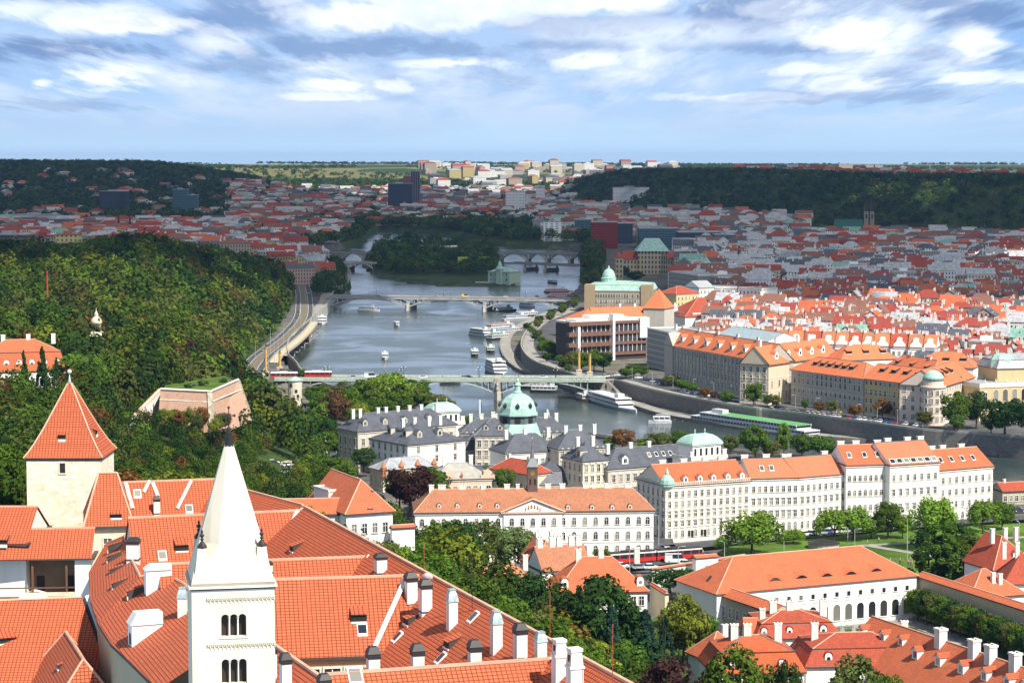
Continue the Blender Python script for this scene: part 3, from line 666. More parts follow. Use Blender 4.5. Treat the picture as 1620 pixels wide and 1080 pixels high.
    def door(s, side, t, w=1.6, h=2.6, m=None):
        mb = MB(); mb.box(-w / 2, w / 2, -.1, .0, 0, h, 0); mb.box(-w / 2 - .15, -w / 2, -.18, 0, 0, h + .15, 1); mb.box(w / 2, w / 2 + .15, -.18, 0, 0, h + .15, 1); mb.box(-w / 2, w / 2, -.18, 0, h, h + .15, 1)
        L = s.w if side == 'F' else s.d; loc, rz = ((t * L, 0, 0), 0) if side == 'F' else (((0, (1 - t) * L, 0), -math.pi / 2) if side == 'L' else ((s.w, t * L, 0), math.pi / 2))
        mb.build('door', [m or WOOD, TRIM], s.root, loc).rotation_euler = (0, 0, rz)
    def done(s):
        if s.exm and s.extra.f: tag(s.extra.build('window', s.exm, s.root), kind='stuff')
        return s
    def add(s, name, mb, mats, parent=None, label=None):
        o = mb.build(name, mats, parent or s.root)
        if label: o['label'] = label
        return o
RIDGE = plain('ridge_mortar', (0.60, 0.33, 0.22))
def house(name, label, cat, p1, p2, ze, zb, d, roof='hip', rh=5, wall=WHITE, rm=TILE2, **k):
    A = W(*p1, ze); B = W(*p2, ze); return House(name, label, cat, A, B, zb, d, roof, rh, wall, rm, **k)
def rhouse(name, label, cat, p1, p2, zr, run, drop, zb, roof='gable', wall=WHITE, rm=TILE, **k):
    "placed by its ridge line"
    A = W(*p1, zr); B = W(*p2, zr); t = (B - A).normalized(); n = Vector((t.y, -t.x, 0)); dn = Vector((0, 0, drop + .28)); ov = k.get('ov', .5)
    return House(name, label, cat, A + n * run - dn, B + n * run - dn, zb, 2 * run, roof, drop, wall, rm, **k)
# ------------------------------------------------------------------ castle foreground
def romanesque_tower():
    c = D(357, 1000, 130); root = empty('church_tower', 'white romanesque church tower with pointed spire and triple arched openings', 'tower', (c.x, 132.4, 68), R(11))
    hw = 2.42; zc = D(357, 932, 130).z - 68; STW = plaster('limewashed_stone', (0.66, 0.585, 0.46), .4)
    zt = 125 - (690 - YH) * 132.4 / F - 68
    mb = MB(); z_op = []
    def zz(py): return D(357, py, 129.8).z - 68
    # shaft with real openings in the front: slabs around two tiers of three arches
    tiers = [(zz(1008), zz(972)), (zz(1082), zz(1043))]; hw2 = .78; wx = [-.88, 0, .88]; aw = .235 * 1.15
    mb.box(-hw, hw, -hw + .5, hw, -2, zc, 0)
    def band(z0, z1): mb.box(-hw, hw, -hw, -hw + .5, z0, z1, 0)
    band(-2, tiers[1][0]); band(tiers[1][1], tiers[0][0]); band(tiers[0][1], zc)
    xs_off = 0.02
    for (z0, z1) in tiers:
        sp = .50; a = .235
        xs = [xs_off - sp, xs_off, xs_off + sp]
        edges = [-hw] + sum([[x - a, x + a] for x in xs], []) + [hw]
        mb.box(-hw, xs[0] - a, -hw, -hw + .5, z0, z1, 0); mb.box(xs[2] + a, hw, -hw, -hw + .5, z0, z1, 0)
        for x in xs:   # spandrels over each arch
            ap = arc(x, z1 - a, a, 8)
            for i in range(8):
                p, q = ap[i], ap[i + 1]
                mb.poly([(p[0], -hw, p[1]), (p[0], -hw, z1), (q[0], -hw, z1), (q[0], -hw, q[1])], 0); mb.poly([(p[0], -hw, p[1]), (q[0], -hw, q[1]), (q[0], -hw + .5, q[1]), (p[0], -hw + .5, p[1])], 0)
        for k in (0, 1):
            x0, x1 = xs[k] + a, xs[k + 1] - a; mb.box(x0, x1, -hw, -hw + .5, z1 - a, z1, 0)
    wl = mb.build('wall', [STW], root)
    ob = MB()
    for (z0, z1) in tiers: ob = MB(); ob.box(-.78, .80, -hw + .49, -hw + .498, z0, z1, 0); ob.build('opening_back', [plain('opening_back_dark', (0.03, 0.022, 0.018))], root)  # flat dark sheet closing the back of the three arches
    for (z0, z1) in tiers:
        for x in (-.25 + xs_off, .25 + xs_off):
            cm = MB(); cm.lathe(x, -hw + .2, [(.07, z0), (.05, z0 + .06), (.045, z1 - .32), (.1, z1 - .2)], 8); cm.build('column', [TRIM], root, smooth=False)
        sl = MB(); sl.box(-.85, .87, -hw - .06, -hw, z0 - .08, z0, 0)
        for i in range(14): sl.cb(-.78 + i * .12, -hw - .05, z0, .05, .04, .1, 0)
        sl.build('sill', [TRIM], root)
    for py in (945, 1018):
        fm = MB(); z = zz(py); fm.box(-1.55, hw + .03, -hw - .1, -hw, z - .04, z + .03, 0)
        for i in range(34): fm.cb(-1.5 + i * .117, -hw - .1, z - .1, .05, .06, .06, 0)
        n = 17
        for i in range(n):
            x = -1.45 + i * .235; ap = arc(x, z - .26, .1, 5)
            for j in range(5): fm.poly([(ap[j][0], -hw - .06, ap[j][1]), (ap[j][0], -hw - .06, z - .1), (ap[j + 1][0], -hw - .06, z - .1), (ap[j + 1][0], -hw - .06, ap[j + 1][1])], 0)
            fm.box(x + .1, x + .135, -hw - .06, -hw, z - .33, z - .1, 0)
        fm.build('frieze', [CREAM], root)
    cm = MB(); cm.box(-hw - .08, hw + .08, -hw - .08, hw + .08, zc, zc + .1, 1); cm.box(-hw - .16, hw + .16, -hw - .16, hw + .16, zc + .1, zc + .22, 0); cm.box(-hw - .02, hw + .02, -hw - .02, hw + .02, zc + .22, zc + .4, 2)
    cm.build('cornice', [TRIM, DTRIM, plain('weathered_ledge', (0.3, 0.26, 0.2))], root)
    zs = zc + .4; zb2 = zt; sm = MB(); h1 = hw + .0; c8 = h1 * math.tan(math.pi / 8)
    sqr = [(-h1, -h1), (-c8 * .0, -h1), (h1, -h1)]
    def octa(r): t = r * math.tan(math.pi / 8); return [(-t, -r), (t, -r), (r, -t), (r, t), (t, r), (-t, r), (-r, t), (-r, -t)]
    sq = [(-h1, -h1), (h1, -h1), (h1, -h1), (h1, h1), (h1, h1), (-h1, h1), (-h1, h1), (-h1, -h1)]
    zm = zs + 2.2; k = lambda z: h1 * .98 * (zb2 - z) / (zb2 - zs) + .12
    sm.frust(sq, zs, octa(k(zm)), zm, 0, False); sm.frust(octa(k(zm)), zm, octa(.16), zb2 - .2, 0)
    sm.build('spire', [STW], root)
    fn = MB(); fn.T = Matrix.Translation((0, 0, zb2 - 1)) @ Matrix.Diagonal((1.05, 1.05, 1.12, 1)) @ Matrix.Translation((0, 0, 1 - zb2)); fn.lathe(0, 0, [(.34, zb2 - 1.0), (.27, zb2 - .7), (.29, zb2 - .66), (.2, zb2 - .3), (.24, zb2 - .25), (.14, zb2), (.19, zb2 + .05), (.09, zb2 + .16), (.15, zb2 + .26), (.03, zb2 + .4)], 10)
    fn.tube([(0, 0, zb2 + .3), (0, 0, zb2 + 1.35)], .035, 6)
    fn.tube([(-.32, 0, zb2 + .95), (.32, 0, zb2 + .95)], .04, 6)
    for p in ((-.32, .95), (.32, .95), (0, 1.38)):
        fn.lathe(p[0], 0, [(.02, zb2 + p[1] - .09), (.09, zb2 + p[1]), (.02, zb2 + p[1] + .09)], 6)
    for a in range(4): fn.tube([(.0, 0, zb2 + .95), (.17 * math.cos(a * math.pi / 2 + .78), 0, zb2 + .95 + .17 * math.sin(a * math.pi / 2 + .78))], .035, 5)
    fn.build('finial', [DARK], root, smooth=True)
    for sx, sy in ((-1, -1), (1, -1), (1, 1), (-1, 1)):
        pn = MB(); px, py = sx * (h1 * .72), sy * (h1 * .72); zp = zs + 2.0
        pn.frust([(px - .5, py - .5), (px + .5, py - .5), (px + .5, py + .5), (px - .5, py + .5)], zs + .1, [(px - .26, py - .26), (px + .26, py - .26), (px + .26, py + .26), (px - .26, py + .26)], zp, 1)
        pn.lathe(px, py, [(.3, zp), (.26, zp + .15), (.12, zp + .34), (.05, zp + .4), (.12, zp + .52), (.05, zp + .6), (.16, zp + .74), (.05, zp + .86), (.08, zp + .98), (.01, zp + 1.1)], 8, 0)
        pn.build('pinnacle', [DARK, STW], root)
romanesque_tower()

def black_tower():
    w = 10.0; xl = D(43, 800, 300).x; root = empty('stone_tower', 'square cream stone keep with steep red pyramid roof', 'tower', (xl, 300, 70))
    ze = D(100, 724, 300).z - 70; ST = masonry('rubble_stone', (0.80, 0.75, 0.60), (0.68, 0.58, 0.40), .8, .38, .75)
    mb = MB(); mb.box(0, w, 0, w, -2, ze, 0); mb.box(-.1, w + .1, -.1, w + .1, ze - .35, ze - .15, 1); mb.build('wall', [ST, DTRIM], root)
    def slit(px, py, py2, wpx, name):
        p = D(px, py2, 300); h = (py2 - py) * 300 / F; ww = wpx * 300 / F; m = MB(); x = p.x - xl; z = p.z - 70
        m.box(x - ww / 2 - .15, x + ww / 2 + .15, -.12, -.01, z - .15, z, 0); m.box(x - ww / 2 - .12, x - ww / 2, -.08, 0, z, z + h, 0); m.box(x + ww / 2, x + ww / 2 + .12, -.08, 0, z, z + h, 0); m.box(x - ww / 2 - .12, x + ww / 2 + .12, -.08, 0, z + h, z + h + .2, 0); m.box(x - ww / 2, x + ww / 2, -.03, -.005, z, z + h, 1); m.build(name, [TRIM, SHADE], root)
    slit(99, 732, 748, 9, 'window')
    prof = [(5.35, 0), (4.75, .75), (4.15, 1.7), (3.1, 3.6), (1.75, 6.4), (.22, 9.6)]; rm = MB(); c = w / 2
    for i in range(5):
        a, za = prof[i]; b, zb = prof[i + 1]
        rm.frust([(c - a, c - a), (c + a, c - a), (c + a, c + a), (c - a, c + a)], ze + za, [(c - b, c - b), (c + b, c - b), (c + b, c + b), (c - b, c + b)], ze + zb, 0, i == 0)
    for sx, sy in ((-1, -1), (1, -1), (1, 1), (-1, 1)): rm.tube([(c + sx * p[0], c + sy * p[0], ze + p[1] + .02) for p in prof], .13, 5, 1)
    rf = rm.build('roof', [TILE, RIDGE], root)
    for (x, y, z, rz) in ((4.6, 1.15, ze + 2.3, 0), (8.75, 4.2, ze + 2.6, math.pi / 2)):
        link('dormer', dormer_mesh('shed', 1.0, .7, 1.3, TRIM, TILE), rf, (x, y, z), rz)
    f = MB(); f.lathe(c, c, [(.3, ze + 9.4), (.12, ze + 10.3), (.06, ze + 10.7), (.06, ze + 10.9)], 8); f.lathe(c, c, [(.04, ze + 10.85), (.26, ze + 11.0), (.33, ze + 11.2), (.26, ze + 11.4), (.04, ze + 11.52)], 10); f.build('finial', [plain('verdigris', (.45, .55, .5))], root, smooth=True)
black_tower()

def strip(root, pts, w=.32, name='valley_flashing', m=None, t=.1):
    mb = MB()
    for a, b in zip(pts[:-1], pts[1:]):
        a = Vector(a) - root.location; b = Vector(b) - root.location; mb.tube([a, b], w, 4)
    return mb.build(name, [m or PALEMETAL], root)
PALEMETAL = plain('pale_flashing', (0.66, 0.67, 0.60))
def s_house(*a, **k):
    h = rhouse(*a, **k); return h
G = 68
# outer wing: long roof running towards the camera on the right, falling to the lower left
C5 = s_house('palace_wing', 'long red tiled palace wing running to the right with a row of tall chimneys', 'palace wing', (483, 800), (1010, 1085), 85.2, 8.2, 7.6, 50, wall=KHAKI, fascia=.2)
for a in ((602, 906, 17, 32, 'hood'), (650, 955, 17, 52, 'hood'), (673, 967, 17, 53, 'hood'), (715, 990, 15, 62, 'cone'), (785, 1028, 16, 66, 'cone'), (823, 1045, 18, 62, 'hood'), (855, 1045, 16, 49, 'cone'), (885, 1072, 20, 64, 'tall'), (909, 1094, 22, 72, 'tall')): C5.chim(*a)
C5.dorm([(642, 988), (706, 1025), (461, 872)], 'shed', 1.5, .7, 2.0); C5.dorm([(620, 1016), (740, 985), (688, 1050)], 'sky', 1.0, 1, 1.0, FRAME)
C4 = s_house('palace_wing', 'broad red tiled palace wing with one roof hatch beside the church tower', 'palace wing', (385, 917), (660, 909), 85.2, 6.6, 6.2, 66, wall=KHAKI)
C4.dorm([(568, 984)], 'shed', 1.5, .8, 2.0); C4.dorm([(574, 1006)], 'sky', 1.0, 1, 1.0, FRAME)
C4.wins('F', 6, C4.h - 2.6, 1.5, 1.7, 'rect', .3, 1.0)
C3 = s_house('palace_wing', 'narrow red tiled palace wing in second row behind the broad roof', 'palace wing', (255, 891), (590, 879), 84.0, 6, 5.5, 66, wall=CREAM); C3.chim(425, 905, 12, 18, 'hood')
C1 = s_house('palace_wing', 'red tiled palace wing in third row with mortared ridge', 'palace wing', (205, 818), (484, 806), 84.0, 8, 7.2, 66, wall=CREAM)
C1.dorm([(288, 872)], 'shed', 1.5, .8, 2.0); C1.dorm([(258, 887), (420, 880)], 'sky', 1.0, 1, 1.0, FRAME)
C6 = s_house('palace_wing', 'red tiled palace wing nearest the camera at the bottom centre', 'palace wing', (520, 1065), (876, 1040), 84.2, 7.5, 7, 64, wall=WHITE)
C6.dorm([(565, 1083)], 'sky', 1.2, 1, 1.2, FRAME)
for px, top in ((599, 1033), (671, 1027), (764, 1018)):
    p = C6.hit(px, 1075, 'B'); p.y = C6.d * .62; p.x = C6.hit(px, 1060, 'F').x; p.z = C6.z1 + C6.rh * .74; link('chimney', chimney_mesh('hood', .95, 3.4, .95), C6.roof, p)
C7 = s_house('palace_wing', 'small red tiled roof end with three chimneys beside the white tower', 'palace wing', (428, 1015), (540, 1092), 83.5, 6, 5.6, 64, wall=WHITE)
C7.chim(431, 1075, 12, 60, 'hood'); C7.chim(452, 1092, 16, 62, 'hood'); C7.chim(513, 1118, 18, 55, 'hood')
for h, pts in ((C5, [W(643, 910, 85.3), W(588, 1032, 79.2)]), (C3, [W(584, 880, 84.1), W(563, 915, 80.8)]), (C1, [W(470, 808, 84.1), W(435, 884, 79.6)]), (C6, [W(876, 1040, 84.4), W(888, 1085, 80)])):
    r = h.root; mb = MB(); mb.tube([h.inv @ pts[0], h.inv @ pts[1]], .30, 4); mb.build('valley_flashing', [PALEMETAL], h.roof)

# curved wing on the left of the white tower
def curved_wing():
    E = [(168, 858), (140, 905), (143, 950), (155, 985), (175, 1017), (205, 1045), (250, 1090)]
    Rg = [((197, 846), 80.6), ((206, 880), 81.0), ((222, 912), 81.6), ((256, 903), 82.4), ((290, 922), 82.8), ((330, 965), 82.8), ((370, 1010), 82.8)]
    e = [W(*p, 78.2) for p in E]; r = [W(*p, z) for p, z in Rg]
    base = Vector((e[3].x, e[3].y, 64)); root = empty('curved_palace', 'red roofed palace wing curving along the castle wall with dark roof hatches', 'palace wing', base)
    L = lambda p: Vector(p) - base
    mb = MB()
    for i in range(6):
        mb.poly([L(e[i]), L(e[i + 1]), L(r[i + 1]), L(r[i])][::1], 0)
        for a, b in ((e[i], e[i + 1]),): mb.poly([L(a), L(a) - Vector((0, 0, .35)), L(b) - Vector((0, 0, .35)), L(b)], 1)
    bk = [p + Vector((9, 3, -7)) for p in r]
    for i in range(6): mb.poly([L(r[i]), L(r[i + 1]), L(bk[i + 1]), L(bk[i])], 0)
    for i in range(6): mb.tube([L(r[i]), L(r[i + 1])], .16, 5, 2)
    rf = mb.build('roof', [TILE, DTRIM, RIDGE], root)
    wl = MB(); inn = [p + Vector((.6, .25, 0)) for p in e]
    for i in range(6):
        a, b = L(inn[i]), L(inn[i + 1]); wl.poly([a, Vector((a.x, a.y, -10)), Vector((b.x, b.y, -10)), b], 0)
    wl.poly([L(inn[0]), L(bk[0]), Vector((L(bk[0]).x, L(bk[0]).y, -10)), Vector((L(inn[0]).x, L(inn[0]).y, -10))], 0); wl.build('wall', [KHAKI], root)
    def on(px, py):
        o = Vector((0, 0, HC)); d = ray(px, py); best = None
        for i in range(6):
            n = (e[i + 1] - e[i]).cross(r[i] - e[i]); t = (e[i] - o).dot(n) / d.dot(n); q = o + d * t
            ex = e[i + 1] - e[i]; s = (q - e[i]).dot(ex) / ex.length_squared
            if -.15 <= s <= 1.15 and (best is None or abs(s - .5) < best[0]): best = (abs(s - .5), q, math.atan2(ex.y, ex.x))
        return best[1], best[2]
    for px, py in ((172, 870), (170, 887), (174, 908), (178, 930), (202, 943)):
        q, a = on(px, py); link('dormer', dormer_mesh('shed', 1.2, .6, 1.6, TRIM, TILE), rf, L(q), a)
    for px, py, wpx, hpx, st in ((211, 884, 19, 35, 'hood'), (289, 978, 14, 52, 'cone')):
        q, a = on(px, py); k = q.y / F; link('chimney', chimney_mesh(st, wpx * k, hpx * k), rf, L(q))
    # two tall white dormers with metal tops
    def big(px, py, w, h, dep, top, arched):
        q, a = on(px, py); m = MB(); m.box(-w / 2, w / 2, 0, dep, -3.0, h, 0); m.frust([(-w / 2 - .15, -.15), (w / 2 + .15, -.15), (w / 2 + .15, dep), (-w / 2 - .15, dep)], h, [(-w / 2, .5), (w / 2, .5), (w / 2, dep), (-w / 2, dep)], h + top, 1)
        if arched: m.poly([(x, -.02, z) for x, z in [(-.4, .2), (.4, .2)] + arc(0, h * .45, .4, 6)], 2)
        o = m.build('dormer', [WHITE, plain('pale_sheet', (.5, .6, .62)) if not arched else FRAME, SHADE], rf, L(q)); o.rotation_euler = (0, 0, a)
    big(230, 940, 1.5, 2.6, 2.6, .5, False); big(206, 1022, 1.7, 2.2, 3.0, 1.1, True)
curved_wing()

# roofs behind, next to the stone keep
F7 = s_house('palace_wing', 'red tiled roofs with pale verge strips just right of the stone keep', 'palace wing', (196, 762), (340, 757), 83, 8, 7.5, 62, wall=CREAM)
F7.chim(248, 812, 10, 28, 'hood'); F7.dorm([(300, 812), (218, 788)], 'sky', 1.0, 1, 1.0, FRAME)
F7b = s_house('palace_wing', 'red tiled roof seen right of the spire behind the third row', 'palace wing', (335, 760), (478, 798), 82.6, 8, 7.5, 60, wall=CREAM)
for h, a, b in ((F7, (199, 765), (210, 806)), (F7, (236, 762), (227, 780)), (F7, (242, 765), (250, 786)), (F7, (302, 762), (280, 806))):
    mb = MB(); mb.tube([h.hit(*a) + Vector((0, 0, .15)), h.hit(*b) + Vector((0, 0, .15))], .26, 4); mb.build('valley_flashing', [PALEMETAL], h.roof)
F8 = house('gatehouse', 'cream gatehouse with hipped red roof touching the stone keep', 'house', (138, 836), (206, 834), 79, 62, 11, 'hip', 6.0, CREAM, TILE, ri=2.0)
F8.wins('F', 1, F8.h - 3.3, 1.0, 2.0, 'rect', .32, .62); F8.dorm([(184, 820)], 'shed', 1.4, .6, 1.6)
# gallery below the keep
def gallery():
    A = W(-60, 887, 76); B = W(143, 884, 76); h = House('castle_gallery', 'red roofed open gallery below the stone keep', 'gallery', A, B, 66, 9, 'gable', 3.0, WHITE, TILE, fascia=.2); bpy.data.objects.remove(h.wall)
    m = MB(); w = h.w; t = 1 - 25 / 203
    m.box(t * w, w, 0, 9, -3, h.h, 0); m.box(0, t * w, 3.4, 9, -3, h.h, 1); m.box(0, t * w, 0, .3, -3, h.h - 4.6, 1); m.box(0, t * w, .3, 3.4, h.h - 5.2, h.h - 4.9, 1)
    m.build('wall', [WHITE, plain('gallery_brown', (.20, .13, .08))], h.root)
    ps = MB()
    for i in range(4): p = MB(); x = t * w * (i + .02) / 3.3; p.box(x, x + .25, .05, .3, h.h - 4.6, h.h, 0); p.build('post', [WOOD], h.root)
    r = MB(); r.box(0, t * w, .05, .2, h.h - 3.6, h.h - 3.45, 0); r.box(t * w * .55, t * w, .04, .22, h.h - 4.6, h.h - 4.1, 1); r.build('railing', [WOOD, CREAM], h.root)
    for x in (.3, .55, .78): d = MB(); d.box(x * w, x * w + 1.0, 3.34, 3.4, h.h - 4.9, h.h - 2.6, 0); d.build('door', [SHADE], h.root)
gallery()
F4 = house('side_roof', 'red roofed house at the left edge beside the stone keep', 'house', (-70, 862), (41, 862), 77.6, 62, 13, 'gable', 3.6, WHITE, TILE); F4.dorm([(3, 862)], 'shed', 1.3, .7, 1.6)
# lower left roof with its cross gable
def lower_left():
    R1 = D(-40, 951, 241.5); R2 = D(129, 944, 242); E2 = D(168, 1056, 233.5); E1 = D(-20, 1112, 231)
    E1 = R1 + (E2 - R2) * 1.45; E2b = R2 + (E2 - R2) * 1.45
    base = Vector((R2.x - 8, R2.y - 4, 60)); root = empty('palace_wing', 'wide red tiled roof in the lower left corner with a steep cross gable', 'palace wing', base); L = lambda p: p - base
    mb = MB(); mb.poly([L(E1), L(E2b), L(R2), L(R1)], 0); bk = Vector((-4, 8, -8)); mb.poly([L(R1), L(R2), L(R2 + bk), L(R1 + bk)], 0); mb.tube([L(R1), L(R2)], .18, 5, 1)
    rf = mb.build('roof', [TILE, RIDGE], root)
    v = MB(); dn = Vector((0, 0, -.5)); o1 = Vector((.35, .15, .1)); v.poly([L(E2b + o1), L(E2b + o1 * 3), L(R2 + o1 * 3), L(R2 + o1)], 0); v.poly([L(E2b + o1), L(R2 + o1), L(R2 + dn), L(E2b + dn)][::-1], 1); v.poly([L(E2b + o1 * 3), L(E2b + o1 * 3 + dn * 2), L(R2 + o1 * 3 + dn * 2), L(R2 + o1 * 3)], 1); v.build('verge', [FRAME, DTRIM], root)
    wl = MB(); zz = -10; a, b, c = L(E2b), L(R2), L(R2 + bk); wl.poly([a, Vector((a.x, a.y, zz)), Vector((c.x, c.y, zz)), c, b], 0); d = L(E1); wl.poly([d, Vector((d.x, d.y, zz)), Vector((a.x, a.y, zz)), a], 0); wl.build('wall', [KHAKI], root)
    q = D(12, 1018, 236.6); link('dormer', dormer_mesh('shed', 2.0, .7, 1.6, TRIM, TILE), rf, L(q), R(25))
lower_left()
XG = s_house('cross_gable', 'steep gabled wing projecting from the lower left roof', 'palace wing', (99, 991), (137, 1050), 75.6, 4.6, 6.6, 60, roof='hip', ri=3.0, wall=WHITE)
XG.dorm([(92, 1058)], 'shed', 1.0, .5, 1.2)
# canvas shade in the yard
mb = MB(); mb.frust([(-1.8, -1.5), (1.8, -1.5), (1.8, 1.5), (-1.8, 1.5)], 2.4, [(-.1, -.1), (.1, -.1), (.1, .1), (-.1, .1)], 3.2, 0); mb.tube([(0, 0, 0), (0, 0, 3)], .05, 6, 1)
o = mb.build('parasol', [FRAME, DARK], loc=tuple(W(56, 952, 70.5))); tag(o, 'white square canvas parasol in the yard below the gallery', 'parasol'); o.location.z = 68.9
# ------------------------------------------------------------------ middle ground, near bank
def mid():
    h = house('orange_house', 'white house with tall orange hipped roof at the castle gate', 'house', (548, 815), (621, 810), 55, 46, 22, 'hipy', 6.0, WHITE, TILE2)
    h.wins('F', 4, 5.2, 1.0, 1.9, 'rect', .05, .95); h.wins('F', 4, 1.2, 1.0, 1.9, 'rect', .05, .95); h.dorm([(586, 808)], 'shed', 1.2, .5, 1.2); h.dorm([(598, 795), (605, 801), (596, 783)], 'shed', 1.3, .7, 1.4, side='R')
    h = house('castle_outbuilding', 'low white outbuilding with red roof beside the orange hipped roof', 'house', (436, 816), (549, 814), 54.5, 46, 8, 'gable', 2.6, WHITE, TILE2); h.wins('F', 9, 4.6, .9, 1.7, 'rect', .45, 1); h.wins('F', 9, 1, .9, 1.7, 'rect', .45, 1)
    h = house('flat_annex', 'small white block with flat grey roof behind the castle roofs', 'house', (520, 778), (556, 775), 58, 47, 7, 'flat', 1, WHITE, GREYR, flatp=.5); h.wins('F', 2, 7.5, .9, 1.4, a=.1, b=.7); h.chimx([.8], .8, 1.2)
    h = house('gate_wall', 'white wall with tiled coping and arched gate beside the garden trees', 'wall', (620, 837), (656, 835), 52, 44, 1.2, 'gable', .5, WHITE, TILE2, ov=.25); h.wins('F', 1, .1, 2.0, 4.2, 'archdark')
    # white palace with three rows of round-headed windows
    h = house('white_palace', 'long white palace with three rows of arched windows, central gable and small belfry', 'palace', (657, 812), (1034, 808), 23.2, 9.5, 17, 'hip', 5.6, WHITE, TILE3, floors=3, ri=6)
    xs = [.028 + i * .0455 for i in range(21)] + [.975]
    for z in (1.5, 5.6, 9.9): h.wins('F', 22, z, 1.15, 2.2, 'arch', xs=xs)
    h.dorm([(695, 803), (724, 803), (759, 803), (787, 803), (899, 805), (937, 805), (969, 805), (997, 804)], 'round', 1.1, .8, 1.6, TRIM)
    for px, w in ((683, 1.4), (697, 1.2), (703, 1.0), (732, 1.8), (765, 1.3), (803, 1.6), (820, 1.0), (868, 1.6), (891, 1.6), (928, 1.6), (941, 1.0), (964, 2.2), (996, 2.0)):
        p = h.hit(px, 782); link('chimney', chimney_mesh('block', w, 1.9, 1.0), h.roof, (p.x, h.d / 2 + .2, h.z1 + h.rh - .6))
    c = h.hit(843, 810, 'W').x; pw = 8.9
    m = MB(); z = h.h; m.poly([(c - pw, -.5, z + .2), (c + pw, -.5, z + .2), (c, -.5, z + 3.7)], 0)
    for s in (-1, 1): q = [(c + s * (pw + .6), -.9, z + .1), (c, -.9, z + 4.0), (c, 6, z + 4.0), (c + s * (pw + .6), 6, z + .1)]; m.poly(q if s > 0 else q[::-1], 2); m.tube([(c + s * (pw + .5), -.8, z + .2), (c, -.8, z + 4.0)], .28, 4, 1)
    m.box(c - pw - .6, c + pw + .6, -.9, -.35, z - .2, z + .25, 1); m.box(c - pw + .3, c + pw - .3, -.5, 0, -1.4, z, 0)
    h.add('pediment', m, [WHITE, PINK, TILE3])
    rl = MB()
    for i, (x, zz, s) in enumerate(((-2.2, .9, .5), (-1.3, 1.4, .6), (-.4, 1.7, .7), (.5, 1.6, .6), (1.4, 1.3, .6), (2.1, .8, .45))): rl.lathe(c + x, -.5, [(.05, z + zz - .5), (s * .55, z + zz - .1), (s * .3, z + zz + .2), (s * .4, z + zz + .45), (.04, z + zz + .7)], 6)
    rl.build('relief', [plain('terracotta', (.4, .16, .08))], h.root)
    for i in range(5): link('window', winmesh('arch', 1.15, 2.2)[0], h.root, (c + (i - 2) * 3.1, -.5, 9.9))
    b = MB(); x = h.hit(843, 782).x; y = h.d / 2; z = h.z1 + h.rh
    b.cb(x, y, z - 1.5, 3.0, 3.0, 8.0, 0); b.cb(x, y, z + 6.3, 3.5, 3.5, .25, 1); b.frust([(x - 1.8, y - 1.8), (x + 1.8, y - 1.8), (x + 1.8, y + 1.8), (x - 1.8, y + 1.8)], z + 6.6, [(x - .7, y - .7), (x + .7, y - .7), (x + .7, y + .7), (x - .7, y + .7)], z + 9, 1)
    b.lathe(x, y, [(.75, z + 9), (.3, z + 11.5), (.05, z + 14.8)], 8, 1); b.lathe(x, y, [(.02, z + 14.6), (.2, z + 14.9), (.02, z + 15.2)], 6, 2); b.poly([(x + .7 * math.cos(a), y - 1.53, z + 4.6 + .7 * math.sin(a)) for a in [i * math.pi / 6 for i in range(12)]], 2)
    for s in (-.7, .7): b.box(x + s - .3, x + s + .3, y - 1.52, y - 1.5, z + 1.2, z + 3.0, 3)
    b.build('belfry', [plain('belfry_brown', (.12, .075, .06)), LEAD, GOLD, SHADE], h.roof)
    h.done()
    # academy: grey roofs and green cupolas by the river
    AC = dict(rm=SLATE, wall=PALE, floors=2, group='wings of the grey roofed academy')
    def ac(p1, p2, ze, d, roof, rh, label, nf=0, nl=0, ch=(), zb=8, rows=(2, 6.6, 10.5), **k):
        a = dict(AC); a.update(k); a.pop('group'); h = house('academy_wing', label, 'academy wing', p1, p2, ze, zb, d, roof, rh, **a)
        rr = [z for z in rows if z + 2.4 < h.h]
        if nf: h.grid('F', nf, rr, 1.2, 2.3, 'ped')
        if nl: h.grid('L', nl, rr, 1.2, 2.3, 'ped')
        h.chimx(ch, 1.3, 2.6, dd=1.0); return h.done()
    ac((537, 692), (568, 694), 17, 22, 'mansard', 4.5, 'low academy wing with dark mansard roof at the far left beside the road', 4, 6)
    h = ac((566, 684), (722, 672), 23.5, 15, 'hip', 6, 'academy wing with long grey roof in front of the left green cupola', 14, 4, (.05, .12, .3, .38, .5, .62, .74, .9)); h.dormx([.1, .3, .5, .75], .3, 'gable', 2, 1.8, 3, PALE)
    h = ac((645, 705), (736, 697), 21.5, 26, 'hip', 6.5, 'white fronted academy block with grey hipped roof and two large dormers', 3, 6, (.25, .45, .7, .9), wall=WHITE); h.dormx([.3, .65], .3, 'gable', 2.2, 2, 3, PALE); h.dormx([.3, .7], .3, 'gable', 2.6, 2.6, 3, PALE, side='L')
    ac((730, 686), (900, 684), 21, 12, 'hip', 5, 'long dark academy wing left of the great dome', 16, 0, (.1, .2, .33, .45, .8, .9))
    h = ac((752, 690), (808, 690), 22.5, 13, 'hip', 6.5, 'square academy pavilion with tall slate roof left of the great dome', 5, 3, (.5,), ri=7); h.dormx([.3, .7], .3, 'gable', 1.8, 1.6, 3, PALE)
    ac((736, 712), (806, 708), 16, 12, 'mansard', 5, 'lower academy block with slate mansard behind the ornate gables', 6, 3, (.4, .8))
    ac((800, 718), (886, 713), 19.5, 14, 'hip', 6, 'white academy wing with grey roof just right of the belfry', 8, 0, (.15, .5, .93), wall=WHITE)
    ac((884, 712), (960, 708), 21, 14, 'hip', 6, 'dark roofed academy wing between the dome and the brown tree', 8, 0, (.3, .6, .9), zb=8)
